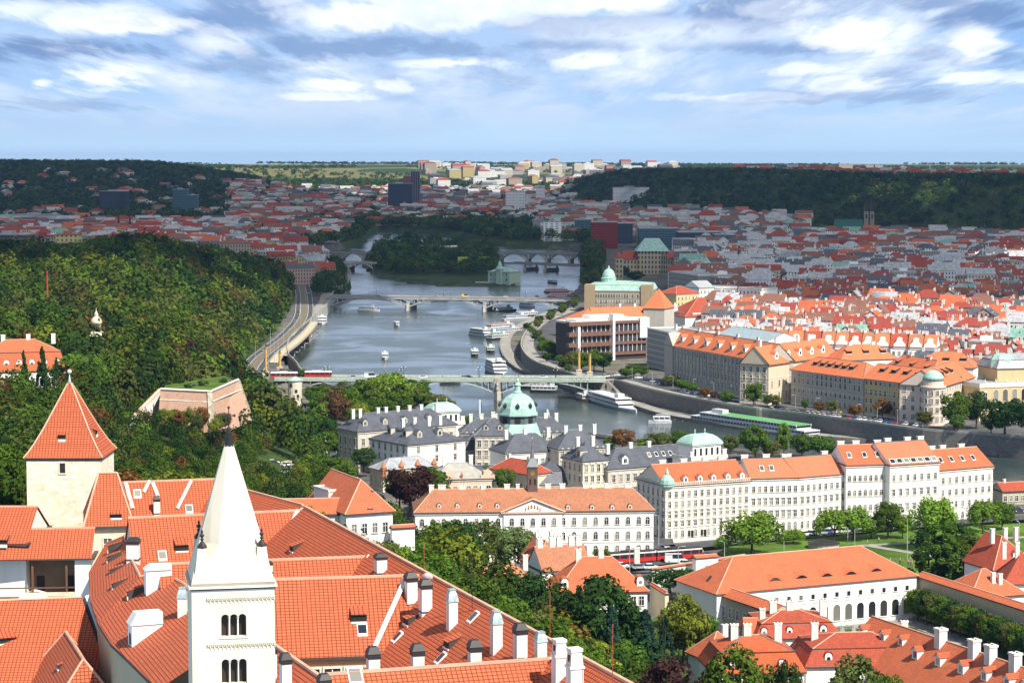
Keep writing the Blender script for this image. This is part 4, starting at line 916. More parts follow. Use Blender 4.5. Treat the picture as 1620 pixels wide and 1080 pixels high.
    h = ac((922, 731), (962, 728), 22, 14, 'hip', 6, 'cream corner pavilion of the academy with slate roof and stone dormer', 4, 4, (.2, .8), wall=CREAM); h.dormx([.3], .15, 'gable', 2.8, 2.6, 3, PALE, side='L')
    h = ac((962, 743), (1124, 731), 19, 15, 'hip', 6, 'long grey roofed academy wing with roof lights behind the row of houses', 14, 3, (.1, .32, .5, .95)); h.dormx([.45, .52, .59, .66], .45, 'sky', 1.4, 1, 1.5, FRAME); h.dormx([.18], .2, 'gable', 2.5, 2.2, 3, WHITE)
    ac((852, 768), (912, 765), 13, 16, 'mansard', 7, 'low square building with dark steep mansard beside the belfry', 4, 2, ())
    ac((730, 762), (838, 760), 12, 10, 'mansard', 5, 'dark mansard roofed building tucked behind the white palace', 0, 0, ())
    def cupola(p1, p2, label, sc=1.0):
        h = house('riverside_pavilion', label, 'pavilion', p1, p2, 22.5, 8, 11, 'flat', 1, WHITE, GREYR, floors=2); h.grid('F', 3, (2, 7), 1.3, 2.6, 'arch'); h.grid('L', 3, (2, 7), 1.3, 2.6, 'arch')
        w, d, z = h.w, h.d, h.h + .3; m = MB(); m.box(1.6, w - 1.6, 1.4, d - 1.4, z, z + 4, 0); m.box(1.2, w - 1.2, 1.0, d - 1.0, z + 4, z + 4.4, 1)
        for i in range(5): x = 2.2 + (w - 5.8) * i / 4; m.box(x, x + 1.0, 1.36, 1.4, z + .6, z + 3.2, 2)
        m.build('attic', [WHITE, TRIM, GLASS], h.root)
        cp = MB(); pr = [(0, 1.0), (.55, .97), (1.3, .86), (2.3, .66), (3.0, .45), (3.4, .2), (3.5, .03)]
        for i in range(len(pr) - 1):
            (a, fa), (b, fb) = pr[i], pr[i + 1]; ia = (1 - fa) * (d / 2 - .8); ib = (1 - fb) * (d / 2 - .8)
            R4 = lambda k: [(.9 + k, .8 + k), (w - .9 - k, .8 + k), (w - .9 - k, d - .8 - k), (.9 + k, d - .8 - k)]
            cp.frust(R4(ia), z + 4.4 + a, R4(ib), z + 4.4 + b, 0, i == 0 or i == len(pr) - 2)
        for x in (w * .36, w * .64): cp.lathe(x, d / 2, [(.4, z + 7.7), (.15, z + 8.4), (.3, z + 8.8), (.05, z + 9.6)], 8, 0)
        cp.build('cupola', [COPPER], h.root); h.chimx([.05, .97], 1.5, 2.2, y=1)
    cupola((681, 672), (735, 669), 'pavilion with green domed cupola left of the great dome'); cupola((1094, 727), (1150, 722), 'pavilion with green domed cupola at the right end of the academy')
    # great dome
    c = D(819, 680, 852); root = empty('domed_hall', 'great green copper dome with lantern above the academy', 'domed hall', (c.x, c.y, 8)); root.scale = (.92, .92, .985); k = 852 / F
    zz = lambda py: HC - (py - YH) * 852 / F - 8
    m = MB(); m.lathe(0, 0, [(10.5, 0), (10.5, zz(700))], 4, 0, math.pi / 4); m.lathe(0, 0, [(11.5, zz(700)), (9.2, zz(676)), (8.2, zz(668))], 8, 1, math.pi / 8); m.build('base', [PALE, COPPER], root)
    m = MB(); m.lathe(0, 0, [(8.0, zz(669)), (8.0, zz(655), 1)], 8, 0, math.pi / 8); m.lathe(0, 0, [(8.9, zz(655)), (8.9, zz(652))], 8, 0, math.pi / 8)
    for i in range(8):
        a = i * math.pi / 4; rr = 7.5
        m.T = Matrix.Rotation(a, 4, 'Z') @ Matrix.Translation((0, -rr, zz(668))); m.box(-1.2, 1.2, -.1, .2, .3, 2.6, 2); m.T = None
    m.build('drum', [COPPER, plain('drum_dark', (.10, .13, .13)), SHADE], root)
    m = MB(); m.lathe(0, 0, [(8.4, zz(652)), (8.0, zz(643)), (7.0, zz(634)), (5.4, zz(627)), (3.2, zz(622)), (1.7, zz(620)), (1.6, zz(618))], 8, 0, math.pi / 8)
    for i in range(8):
        a = i * math.pi / 4 + .39; m.lathe(7.3 * math.cos(a + .39), 7.3 * math.sin(a + .39), [(.75, zz(642)), (.9, zz(638)), (.1, zz(634))], 6, 1)
    m.build('dome', [COPPER, DARK], root)
    m = MB(); m.lathe(0, 0, [(1.9, zz(619)), (1.2, zz(616)), (1.1, zz(608)), (1.5, zz(607)), (.9, zz(604)), (.5, zz(602)), (.6, zz(600)), (.1, zz(596))], 8, 0); m.build('lantern', [COPPER], root)
    # ornate pinkish hall in front of the academy
    h = house('ornate_hall', 'ornate cream hall with arched windows, brick chimneys and stepped gables', 'hall', (683, 760), (778, 757), 19.5, 9, 14, 'hip', 4.5, plaster('rosy_cream', (.64, .47, .34)), plain('grey_lead_roof', (.33, .31, .27)), floors=2)
    h.wins('F', 9, 5, 1.7, 3.4, 'arch'); h.chimx([.28, .72], 1.3, 3.6)
    for x in (.3, .93): m = MB(); cx = x * h.w; z = h.h; m.poly([(cx - 2.4, -.35, z), (cx + 2.4, -.35, z), (cx + 1.7, -.35, z + 1.3), (cx + 1.2, -.35, z + 2.6), (cx, -.35, z + 3.6), (cx - 1.2, -.35, z + 2.6), (cx - 1.7, -.35, z + 1.3)], 0); m.box(cx - 2.4, cx + 2.4, -.3, 3, z, z + 1.3, 0); m.box(cx - 1.2, cx + 1.2, -.3, 3, z + 1.3, z + 2.6, 0); h.add('gable', m, [plaster('rosy_cream', (0, 0, 0))])
    for x in (0, .5, 1): m = MB(); m.lathe(x * h.w, 0, [(.5, h.h), (.3, h.h + 1), (.5, h.h + 1.6), (.05, h.h + 2.6)], 6, 0); h.add('pinnacle', m, [plain('terracotta', (0, 0, 0))])
    h = house('ornate_wing', 'rosy cream wing with small turrets running left of the ornate hall', 'hall wing', (606, 745), (690, 738), 16, 9, 10, 'hip', 3.5, plaster('rosy_cream', (0, 0, 0)), GREYR, floors=1); h.wins('F', 11, 2.3, 1.0, 2.0); h.wins('L', 3, 2.3, 1.0, 2.0)
    m = MB()
    for x in (.02, .35, .66, .97): m = MB(); m.lathe(x * h.w, .3, [(1.0, h.h - 2), (1.0, h.h + 1), (1.2, h.h + 1.2), (.7, h.h + 2.2), (.15, h.h + 3.2), (.02, h.h + 4)], 8); h.add('turret', m, [plain('terracotta', (0, 0, 0))])
    h = house('ornate_wing', 'cream wing with little gables running right of the ornate hall', 'hall wing', (776, 742), (838, 752), 17, 9, 10, 'hip', 4, CREAM, TILER, floors=1); h.wins('F', 7, 2.5, 1.1, 2.2); h.chimx([.2, .7], 1.2, 2)
    # row of white apartment houses facing the park
    GR = 'row of apartment houses facing the park'
    def row(p1, p2, ze, n, label, wall=WHITE, rm=TILE2, rh=5.2, st='hood', nl=0, zb=9.0, ch=(.2, .5, .8), d=17, sky=(), zs=None, dz=0):
        h = house('apartment_house', label, 'apartment house', p1, p2, ze, zb, d, 'gable', rh, wall, rm, floors=4, ov=.45)
        H = h.h; zs = [1.1 + (H - 1.4) * i / 5 for i in range(5)] if zs == 5 else [1.0 + (H - 1.2) * i / 4 for i in range(4)]
        for i, z in enumerate(zs): h.wins('F', n, z, .95, 1.85 if i else 2.2, [('arch' if not i else st), st, st, 'rect', 'rect'][i] if st != 'arch' else 'arch', .01, .99)
        if nl:
            for z in zs: h.wins('L', nl, z, 1.15, 2.0, st)
        h.chimx(ch, 2.2, 1.8, dd=.9, y=h.d * .56); h.dormx(sky, .35, 'sky', 1.5, 1, 1.6, FRAME)
        return h.done()
    h = row((1053, 770), (1187, 761), 26.0, 13, 'cream corner apartment house with balustraded roofline and small turret', plaster('warm_cream', (.80, .73, .58)), TILE2, 5.5, 'ped', 6, ch=(.15, .4, .66, .85), d=19, zs=5)
    h.dormx([.08, .25, .42, .58, .75, .92], .12, 'gable', 1.5, 1.6, 2, WHITE)
    m = MB(); z = h.z1
    for x0, x1, y0, y1 in ((-.5, h.w, -.55, -.35), (-.55, -.35, -.5, h.d)): m.box(x0, x1, y0, y1, z + .75, z + .95, 0); m.box(x0, x1, y0, y1, z, z + .15, 0)
    for i in range(46): m.cb(-.3 + i * h.w / 45.5, -.45, z + .15, .22, .15, .6, 0)
    for i in range(12): m.cb(-.45, i * h.d / 11.5, z + .15, .15, .22, .6, 0)
    h.add('balustrade', m, [TRIM])
    m = MB(); m.lathe(1.0, 1.0, [(2.2, z - .2), (2.2, z + .5), (2.4, z + .6), (2.1, z + 1.8), (1.3, z + 2.9), (.5, z + 3.4), (.6, z + 3.9), (.3, z + 4.8), (.05, z + 5.6)], 10); h.add('turret', m, [COPPER])
    for t in (.3, .45): h.door('F', t, 2.4, 3.0, SHADE)
    row((1187, 758), (1264, 756), 26, 8, 'white apartment house with salmon roof and two pale roof lights', WHITE, tiles('clay_salmon', (.50, .165, .08), .5, .5, .75, .2), ch=(.05, .95, .5), sky=(.3, .5))
    row((1264, 756), (1339, 750), 26, 8, 'white apartment house with plain salmon roof in middle of the row', plaster('ivory_render', (.80, .77, .69)), tiles('clay_salmon', (0, 0, 0)), ch=(.05, .9))
    row((1339, 737), (1408, 735), 29, 8, 'tall white apartment house with redder roof left of the glazed attic', WHITE, TILE2, 5.5, 'arch', ch=(.1, .45, .95), sky=(.15, .5, .8))
    h = row((1408, 737), (1486, 732), 29, 7, 'tall white apartment house with a strip of attic glazing', plaster('ivory_render', (0, 0, 0)), tiles('clay_salmon', (0, 0, 0)), 6.2, 'hood', ch=(.3, .7, .97), d=18)
    h.dormx([.08, .22, .36, .50, .64, .78, .92], .06, 'sky', 2.2, 1, 1.4, FRAME)
    row((1486, 745), (1571, 738), 26, 8, 'pinkish white apartment house ending the row by the river', plaster('rose_white', (.80, .70, .63)), TILE2, 5.5, 'rect', ch=(.2, .4, .75), sky=(.15, .35, .55, .75), nl=0)
mid()

def garden_side():
    # riding hall with arcade
    h = house('riding_hall', 'huge orange hipped roof over white hall with arcade and small square windows', 'hall', (1134, 940), (1450, 911), 24.1, 15, 19.5, 'hip', 6.6, WHITE, TILE2, ri=10.5, fascia=.15)
    h.wins('F', 16, 5.9, .95, 1.15, 'plain', .02, .98, FRAME)
    h.dorm([(1226, 918), (1268, 914), (1308, 911), (1346, 908), (1386, 903)], 'eye', 3.6, .75, 2.2)
    h.wins('F', 16, .1, 2.0, 3.9, 'archdark', .02, .98, WHITE); h.dorm([(1118, 919)], 'sky', .9, 1, 1.2, DTRIM, 'L')
    m = MB(); m.box(0, h.w, -.16, 0, 4.9, 5.1, 0)
    for i in range(17): x = .02 * h.w + h.w * .96 * i / 16; m.box(x - .25, x + .25, -.14, 0, -1, 4.9, 0)
    h.add('pilaster', m, [WHITE]); h.done()
    h = house('side_wing', 'long cream wing with two rows of windows beside the parked cars', 'wing', (1076, 921), (1222, 970), 23.4, 13.5, 5.5, 'gable', 1.4, KHAKI, TILE2, ov=.4)
    h.grid('F', 12, (1.0, 5.6), 1.2, 2.2, 'rect', .08, .98, FRAME)
    h = house('garden_wall', 'tall cream garden wall with orange tiled coping and square blind windows', 'wall', (1450, 912), (1690, 988), 23.6, 13.5, 3.4, 'gable', .9, KHAKI, TILE2, ov=.4); h.wins('F', 20, 5.4, 1.4, 1.6, 'plain', .0, 1.0, FRAME)
    # bottom right houses
    def hs(*a, **k):
        k.setdefault('rm', TILER); h = house('mansion', *a[:1], 'house', *a[1:], **k); return h
    h = hs('red mansard house with round dormer below the garden pool', (1196, 1012), (1330, 1008), 22.5, 13, 15, 'mansard', 4.6); h.dormx([.8], .2, 'round', 1.4, 1.3, 2.2); h.dormx([.1, .4], .2, 'round', 1.2, 1.2, 2)
    h.chimx([.5, .3, .9], 1.5, 3.0); h.wins('F', 6, 5, 1.1, 1.9); h.dorm([(1248, 985)], 'shed', 1.3, .6, 1.3)
    h = hs('red mansard house at the left of the lower cluster with three chimneys', (1132, 1068), (1272, 1064), 22.5, 13, 15, 'mansard', 6.2, rm=tiles('clay_tiles_orange', (.48, .10, .035), .5, .5, .7, .3)); h.chimx([.3, .45, .8], 1.5, 3.4); h.dormx([.2, .75], .2, 'round', 1.3, 1.2, 2.2); h.wins('F', 7, 5, 1.1, 1.9)
    h = hs('dusty red mansard house with white front behind the dark bottom tree', (1276, 1056), (1452, 1052), 22.5, 12, 16, 'mansard', 5.2); h.dormx([.78, .2], .2, 'round', 1.5, 1.4, 2.2); h.chimx([.15, .97], 1.4, 3.2); h.wins('F', 9, 4.2, 1.2, 2.1); h.wins('F', 9, .6, 1.2, 2.1)
    h = rhouse('long_house', 'long orange roofed house with a row of gabled dormers at the bottom right', 'house', (1380, 974), (1660, 1068), 30, 8.5, 8.5, 12, wall=KHAKI, rm=TILE2)
    h.dorm([(1447, 1042), (1483, 1053), (1519, 1065), (1556, 1076), (1592, 1087), (1618, 1096)], 'gable', 1.9, 1.9, 3.2, rm=TILE); h.dorm([(1362, 1004), (1395, 1012), (1424, 1020)], 'gable', 1.7, 1.5, 3, rm=TILE)
    for px in (1488, 1541, 1567, 1606): h.chim(px, 1018 + (px - 1488) * .33, 15, 26, 'block')
    h.grid('F', 14, (1, 5), 1.2, 2.0)
    h = hs('orange roofed cottage at the bottom edge beside the street', (1120, 1046), (1180, 1040), 19, 12, 9, 'hip', 5, rm=TILE2); h.chimx([.7], 1.3, 2.2)
    h = hs('small red gabled link house between the lower mansards', (1180, 1022), (1240, 1022), 21, 12, 10, 'gable', 5, rm=TILE2); h.chimx([.5], 1.2, 3)
    h = hs('orange hipped house behind the garden wall at the right edge', (1536, 947), (1622, 941), 20, 12, 14, 'hip', 5.5, rm=TILE2); h.chim(1571, 920, 6, 16); h.chim(1582, 922, 6, 16)
    h = hs('white gabled house with steep red roof at the right edge by the park', (1572, 903), (1640, 898), 20, 11, 14, 'hipy', 7.5, rm=TILER); h.chimx([.3, .6, .85], 1.0, 3); h.dormx([.6], .3, 'gable', 1.6, 1.4, 2)
    h = hs('red roofed villa with white chimneys at the far right of the park', (1590, 925), (1660, 925), 21, 11, 13, 'hip', 7, rm=TILER); h.chimx([.1, .4], 1.0, 3.4)
    # centre bottom houses
    h = hs('orange roofed townhouse left of the dark garden trees', (727, 938), (862, 934), 20, 11, 13, 'hip', 5.6, rm=tiles('clay_apricot', (.52, .19, .10), .5, .5, .7, .3), wall=WHITE); h.chimx([.1, .42, .82], 1.2, 3); h.dorm([(812, 928), (842, 928)], 'gable', 1.4, 1.3, 2); h.grid('F', 9, (5.2,), 1.1, 1.8)
    h = hs('low apricot roofed house in front of the orange townhouse', (752, 962), (842, 958), 16, 10, 8, 'hip', 3, rm=tiles('clay_apricot', (0, 0, 0)), wall=WHITE); h.grid('F', 7, (1.6,), 1.1, 1.8); h.dorm([(815, 955), (832, 955)], 'gable', .8, .7, 1)
    h = hs('white townhouse with big orange roof behind the tallest garden tree', (880, 940), (1024, 936), 20, 11, 15, 'hip', 7.5, rm=TILE2); h.chimx([.3, .55, .95], 1.3, 3); h.dormx([.1, .93], .15, 'round', 1.7, 1.6, 2.6); h.grid('F', 11, (1.2, 5.8), 1.2, 2.2)
    h = hs('brown roofed townhouse with many white chimneys beside the tram street', (858, 905), (935, 900), 21, 11, 11, 'gable', 5.5, rm=TILE3); h.chimx([.1, .35, .5, .75, .9], 1.5, 3.2)
    h = hs('orange gabled house at the end of the tram street', (850, 898), (895, 895), 21, 11, 12, 'hipy', 6, rm=TILE2); h.chimx([.3, .8], 1.2, 3)
    h = house('boundary_wall', 'white boundary wall with tiled coping along the street crossing', 'wall', (1032, 902), (1180, 880), 13.8, 10.5, .8, 'gable', .4, WHITE, TILE2, ov=.2)
    h = house('gate_lodge', 'small white gate lodge with red cap and arched gate by the crossing', 'gate', (1101, 884), (1136, 881), 16.2, 10.5, 2, 'gable', .6, WHITE, TILE2, ov=.3); h.wins('F', 1, .1, 2.6, 3.6, 'archdark', fm=WHITE)
    h = house('garden_wall', 'low cream wall with orange coping beside the white townhouse', 'wall', (1028, 925), (1052, 940), 18, 12, 1, 'gable', .5, CREAM, TILE2, ov=.25)
garden_side()

def hill_side():
    # villa on the terrace, bastion, terrace wall, onion pavilion
    h = house('hillside_villa', 'white villa with orange mansard roof among trees on the left hill', 'villa', (-30, 590), (104, 586), 48, 38, 20, 'mansard', 11, WHITE, TILE2); h.grid('F', 9, (1.2, 5.2), 1.5, 2.4, 'rect'); h.dormx([.3, .45, .6, .75, .9], .2, 'round', 2, 2, 3); h.chimx([.3, .6, .9], 1.5, 2.8)
    BR = masonry('bastion_brick', (.56, .36, .25), (.48, .27, .18), .6, .25, .8); QU = masonry('quoin_stone', (.5, .46, .36), (.3, .27, .2), 1.2, .7)
    P = [W(254, 616, 46), W(333, 620, 46), W(377, 601, 46)]; base = Vector((P[1].x, P[1].y, 30)); root = empty('brick_bastion', 'pink brick bastion with battered walls above the wooded slope', 'bastion', base); L = lambda p: p - base
    m = MB(); bat = [Vector((-.5, -6, 0)), Vector((1.5, -6, 0)), Vector((5, -2, 0))]; cp = MB()
    for i in (0, 1):
        a, b = L(P[i]), L(P[i + 1]); c, d = a + bat[i] - Vector((0, 0, 15)), b + bat[i + 1] - Vector((0, 0, 15)); m.poly([c, d, b, a], 0)
        cp.tube([a + Vector((0, 0, .2)), b + Vector((0, 0, .2))], .45, 4)
        for z in (3.4,): t = z / 15; cp.tube([a + (c - a) * t, b + (d - b) * t], .22, 4)
    for i in (1, 2): q = MB(); a = L(P[i]); c = a + bat[i] - Vector((0, 0, 15)); q.poly([c + Vector((-1.2, .1, 0)), c + Vector((1.0, -.4, 0)), a + Vector((.7, -.15, 0)), a + Vector((-1.1, -.1, 0))], 0); q.build('quoins', [QU], root)
    bk = L(P[2]) + Vector((-8, 26, 0)); lf = L(P[0]) + Vector((-2, 24, 0)); m.poly([L(P[2]) + bat[2] - Vector((0, 0, 15)), bk - Vector((0, 0, 15)), bk, L(P[2])], 0)
    m.build('wall', [BR], root); cp.build('coping', [TRIM], root)
    m = MB(); m.poly([L(P[0]) + Vector((0, .6, -.8)), L(P[1]) + Vector((0, .6, -.8)), L(P[2]) + Vector((-.5, .5, -.8)), bk + Vector((0, 0, -.8)), lf + Vector((0, 0, -.8))], 0); tag(m.build('lawn', [plain('lawn_green', (.075, .12, .02), .95, 0, .1, .3, .15)], loc=base), kind='structure')
    A, B, C = W(177, 672, 36), W(193, 676, 36), W(252, 617, 44.5); m = MB(); base2 = Vector((B.x, B.y, 26)); r2 = empty('terrace_wall', 'white terrace wall with orange coping climbing the slope', 'wall', base2); cc = MB()
    for a, b in ((A, B), (B, C)):
        a, b = a - base2, b - base2; t = (b - a).normalized(); n = Vector((t.y, -t.x, 0)) * .5
        for s in (1, -1): v = [a + n * s, b + n * s]; m.poly([Vector((v[0].x, v[0].y, a.z - 6)), Vector((v[1].x, v[1].y, b.z - 7)), v[1], v[0]], 0)
        cc.tube([a, b], .75, 4)
    m.build('wall', [WHITE], r2); cc.build('coping', [PINK], r2)
    # pavilion with onion dome
    c = D(153, 548, 930); r = empty('onion_pavilion', 'small white pavilion with gilded onion dome among the hill trees', 'pavilion', (c.x, c.y, c.z - 3)); k = 930 / F; z = lambda py: (548 - py) * k + 3
    m = MB(); m.lathe(0, 0, [(3.6, 0), (3.6, z(532)), (4.0, z(531)), (2.6, z(524))], 8, 0); m.lathe(0, 0, [(1.9, z(526)), (1.9, z(514)), (2.3, z(513))], 8, 0)
    for i in range(8): a = i * math.pi / 4; m.T = Matrix.Rotation(a + math.pi / 8, 4, 'Z'); m.box(-.6, .6, -3.5, -3.3, z(545), z(535), 1); m.box(-.35, .35, -1.9, -1.72, z(523), z(516), 1); m.T = None
    m.build('wall', [CREAM, SHADE], r)
    m = MB(); m.lathe(0, 0, [(2.0, z(513)), (2.5, z(509)), (1.9, z(504)), (.8, z(500)), (.7, z(499)), (1.0, z(497)), (.4, z(493)), (.1, z(490)), (.1, z(487))], 12, 0); m.build('dome', [plain('pale_dome', (.62, .55, .40), .4), GOLD], r, smooth=True)
    c = D(75, 470, 1180); m = MB(); m.lathe(0, 0, [(.5, -6), (.3, 14)], 8, 0); o = m.build('flagpole', [plain('red_paint', (.5, .03, .03))], loc=c); tag(o, 'tall thin red mast rising from the hilltop trees at the left', 'mast')
    for i in range(2):
        x = 240 + i * 26; y = 548
    # round stone water tower by the bridge
    c = W(467, 640, 9); r = empty('round_tower', 'round cream stone tower with low green conical roof at the bridge head', 'tower', c); k = c.y / F
    m = MB(); m.lathe(0, 0, [(11.5 * k, -1), (11 * k, 38 * k), (12 * k, 39 * k)], 18, 0); m.build('wall', [masonry('tower_stone', (.62, .56, .44), (.52, .45, .33), .9, .5, .8)], r)
    m = MB(); m.lathe(0, 0, [(13 * k, 39 * k), (5 * k, 43 * k), (1 * k, 45 * k)], 18, 0); m.build('roof', [COPPER], r)
    for a, zz in ((-.1, 8), (.25, 20), (-.5, 29), (.5, 12)): w = MB(); w.T = Matrix.Rotation(a, 4, 'Z'); w.box(-.6, .6, -11.6 * k, -11.0 * k, zz * k, zz * k + 1.6, 0); w.build('window', [SHADE], r)
hill_side()
# ------------------------------------------------------------------ embankments, roads, lawns
QST = masonry('quay_stone', (.22, .20, .18), (.16, .145, .13), 1.6, .7, .7); ASPH = plain('asphalt', (.075, .075, .08), .9, 0, .2, .2, .2); PAVE = plain('paving', (.27, .255, .23), .9, 0, .2, .2, .25)
LAWN = plain('park_grass', (.085, .15, .02), .95, 0, .1, .4, .05); LINE = plain('road_paint', (.6, .6, .58), .8)
def perp(pts, i):
    a = pts[max(i - 1, 0)]; b = pts[min(i + 1, len(pts) - 1)]; d = (b - a).normalized(); return Vector((-d.y, d.x, 0))
def smooth(pts, n=4):
    o = []
    for i in range(len(pts) - 1):
        p0, p1, p2, p3 = pts[max(i - 1, 0)], pts[i], pts[i + 1], pts[min(i + 2, len(pts) - 1)]
        for k in range(n): t = k / n; o.append(.5 * ((2 * p1) + (p2 - p0) * t + (2 * p0 - 5 * p1 + 4 * p2 - p3) * t * t + (3 * p1 - p0 - 3 * p2 + p3) * t ** 3))
    o.append(pts[-1]); return o
def ribbon(name, pts, w, z, m, off=0.0, kind='structure', label=None, cat=None):
    mb = MB(); pts = [Vector((p[0], p[1], z if not callable(z) else z(p))) for p in pts]; L = [p + perp(pts, i) * (off - w / 2) for i, p in enumerate(pts)]; Rr = [p + perp(pts, i) * (off + w / 2) for i, p in enumerate(pts)]
    for i in range(len(pts) - 1): mb.poly([L[i], L[i + 1], Rr[i + 1], Rr[i]], 0)
    o = mb.build(name, [m]); 
    if kind: o['kind'] = kind
    return o
def wallstrip(name, label, pts, z0, z1, th, m, par=0.0, side=1, cat='embankment wall', dash=False):
    pts = [Vector((p[0], p[1], 0)) for p in pts]; base = pts[len(pts) // 2].copy(); base.z = z0; root = empty(name, label, cat, base)
    mb = MB(); pm = MB(); A = [p - Vector((base.x, base.y, 0)) for p in pts]; B = [p + perp(pts, i) * th * side - Vector((base.x, base.y, 0)) for i, p in enumerate(pts)]
    u = Vector((0, 0, 1))
    for i in range(len(pts) - 1):
        for P in (A, B): mb.poly([P[i], P[i + 1], P[i + 1] + u * (z1 - z0), P[i] + u * (z1 - z0)], 0)
        mb.poly([A[i] + u * (z1 - z0), A[i + 1] + u * (z1 - z0), B[i + 1] + u * (z1 - z0), B[i] + u * (z1 - z0)], 0)
    mb.build('wall', [m], root)
    if par:
        C = [p + perp(pts, i) * .5 * side - Vector((base.x, base.y, 0)) for i, p in enumerate(pts)]
        for i in range(len(pts) - 1):
            a, b = A[i] + u * (z1 - z0), A[i + 1] + u * (z1 - z0); c, d = C[i] + u * (z1 - z0), C[i + 1] + u * (z1 - z0); h = u * par
            pm.poly([a, b, b + h, a + h], 0); pm.poly([c, d, d + h, c + h], 0); pm.poly([a + h, b + h, d + h, c + h], 0)
        pm.build('parapet', [PARA], root)
    return root
PARA = plain('parapet_stone', (.34, .32, .28), .9)
vv = lambda a: [Vector((x, y, 0)) for x, y in a]
qt = smooth(vv(QTOP), 4)
wallstrip('embankment_wall', 'dark stone embankment wall curving along the far bank below the grand buildings', qt, -1, 8.7, 1.2, QST, 1.0, -1)
ribbon('pavement', qt, 7, 8.72, PAVE, -4.8); ribbon('road', qt, 13, 8.62, ASPH, -14.5)
rb = smooth(vv(RIVER[1:17]), 4)
wallstrip('quay_edge', 'low stone edge of the landing quay on the far bank', rb, -1, 1.75, .8, QST, 0, -1, 'quay'); ribbon('landing', rb, 7, 1.7, PAVE, -4.2)
lb = smooth(vv(RIVER[32:44]), 4)
wallstrip('embankment_wall', 'stone embankment wall along the wooded left bank road', lb, -1, 8.7, 1.0, CONC, 1.0, -1); ribbon('pavement', lb, 8, 8.66, PAVE, -4.8)
nb = smooth(vv(RIVER[43:53]), 3)
wallstrip('embankment_wall', 'low stone river wall behind the academy gardens', nb, -1, 8.6, 1.0, QST, .8, -1)
ROADL = smooth([W(px, py, 8.7) for px, py in [(560, 790), (515, 727), (482, 690), (455, 664), (428, 640), (405, 614), (396, 592), (408, 570), (432, 550), (462, 525), (480, 500), (481, 470), (478, 445), (490, 420), (497, 403)]], 5)
ribbon('road', ROADL, 15, 8.68, ASPH); ribbon('tram_track', ROADL, 5, 8.72, plain('track_bed', (.16, .13, .09), .9), 0)
for o in (-6.9, 6.9, -3.0, 3.0): ribbon('road_marking', ROADL, .3, 8.76, LINE, o)
S1 = [W(px, py, 10) for px, py in [(1046, 780), (1043, 830), (1048, 864), (1075, 864), (1190, 853), (1300, 843), (1400, 834), (1570, 821), (1720, 811)]]
ribbon('road', smooth(S1, 4), 8, 10.0, ASPH)
S2 = [W(px, py, 10) for px, py in [(870, 905), (960, 894), (1045, 885), (1100, 878), (1150, 880)]]; ribbon('road', S2, 13, 10.02, ASPH); 
for i in range(14): 
    c = W(1082 + i * 4.4, 876.5 + i * .35, 10.06); mb = MB(); mb.box(-.28, .28, -2.2, 2.2, 0, .01); tag(mb.build('crossing_stripe', [LINE], loc=c), kind='structure')
def lawn(name, px, z, m=LAWN):
    mb = MB(); mb.poly([W(x, y, z) for x, y in px]); tag(mb.build(name, [m]), kind='structure')
lawn('lawn', [(1150, 864), (1300, 850), (1480, 835), (1760, 818), (1760, 930), (1480, 925), (1400, 905), (1160, 886), (1135, 874)], 10.05)
ribbon('path', [W(px, py, 10.1) for px, py in [(1170, 880), (1300, 872), (1370, 862), (1450, 858), (1560, 852), (1700, 845)]], 3, 10.1, PAVE); ribbon('path', [W(px, py, 10.1) for px, py in [(1370, 862), (1480, 880), (1560, 884), (1640, 872)]], 3, 10.12, PAVE)
ribbon('street', [W(px, py, 13) for px, py in [(1085, 975), (1120, 1000), (1170, 1035), (1210, 1075), (1240, 1110)]], 9, 13.0, ASPH)
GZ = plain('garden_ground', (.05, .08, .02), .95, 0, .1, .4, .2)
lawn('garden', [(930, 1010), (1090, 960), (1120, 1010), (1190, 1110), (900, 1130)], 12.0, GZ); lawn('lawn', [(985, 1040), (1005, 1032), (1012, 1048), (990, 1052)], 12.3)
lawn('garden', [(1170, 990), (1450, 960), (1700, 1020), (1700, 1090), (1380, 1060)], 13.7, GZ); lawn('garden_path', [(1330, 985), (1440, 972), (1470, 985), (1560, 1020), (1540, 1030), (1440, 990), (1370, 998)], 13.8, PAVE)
pm = plain('pond_green', (.03, .06, .02), .12, 0, .6); lawn('pond', [(1310, 992), (1352, 988), (1356, 1000), (1318, 1006)], 14.0, pm)
mb = MB(); a, b = W(1306, 986, 14), W(1356, 982, 14); mb.box(0, (b - a).length, 0, .8, 0, 1.0); o = mb.build('pond_wall', [PALE], loc=a); o.rotation_euler = (0, 0, math.atan2(b.y - a.y, b.x - a.x)); tag(o, 'pale stone wall around the green garden pond', 'wall')

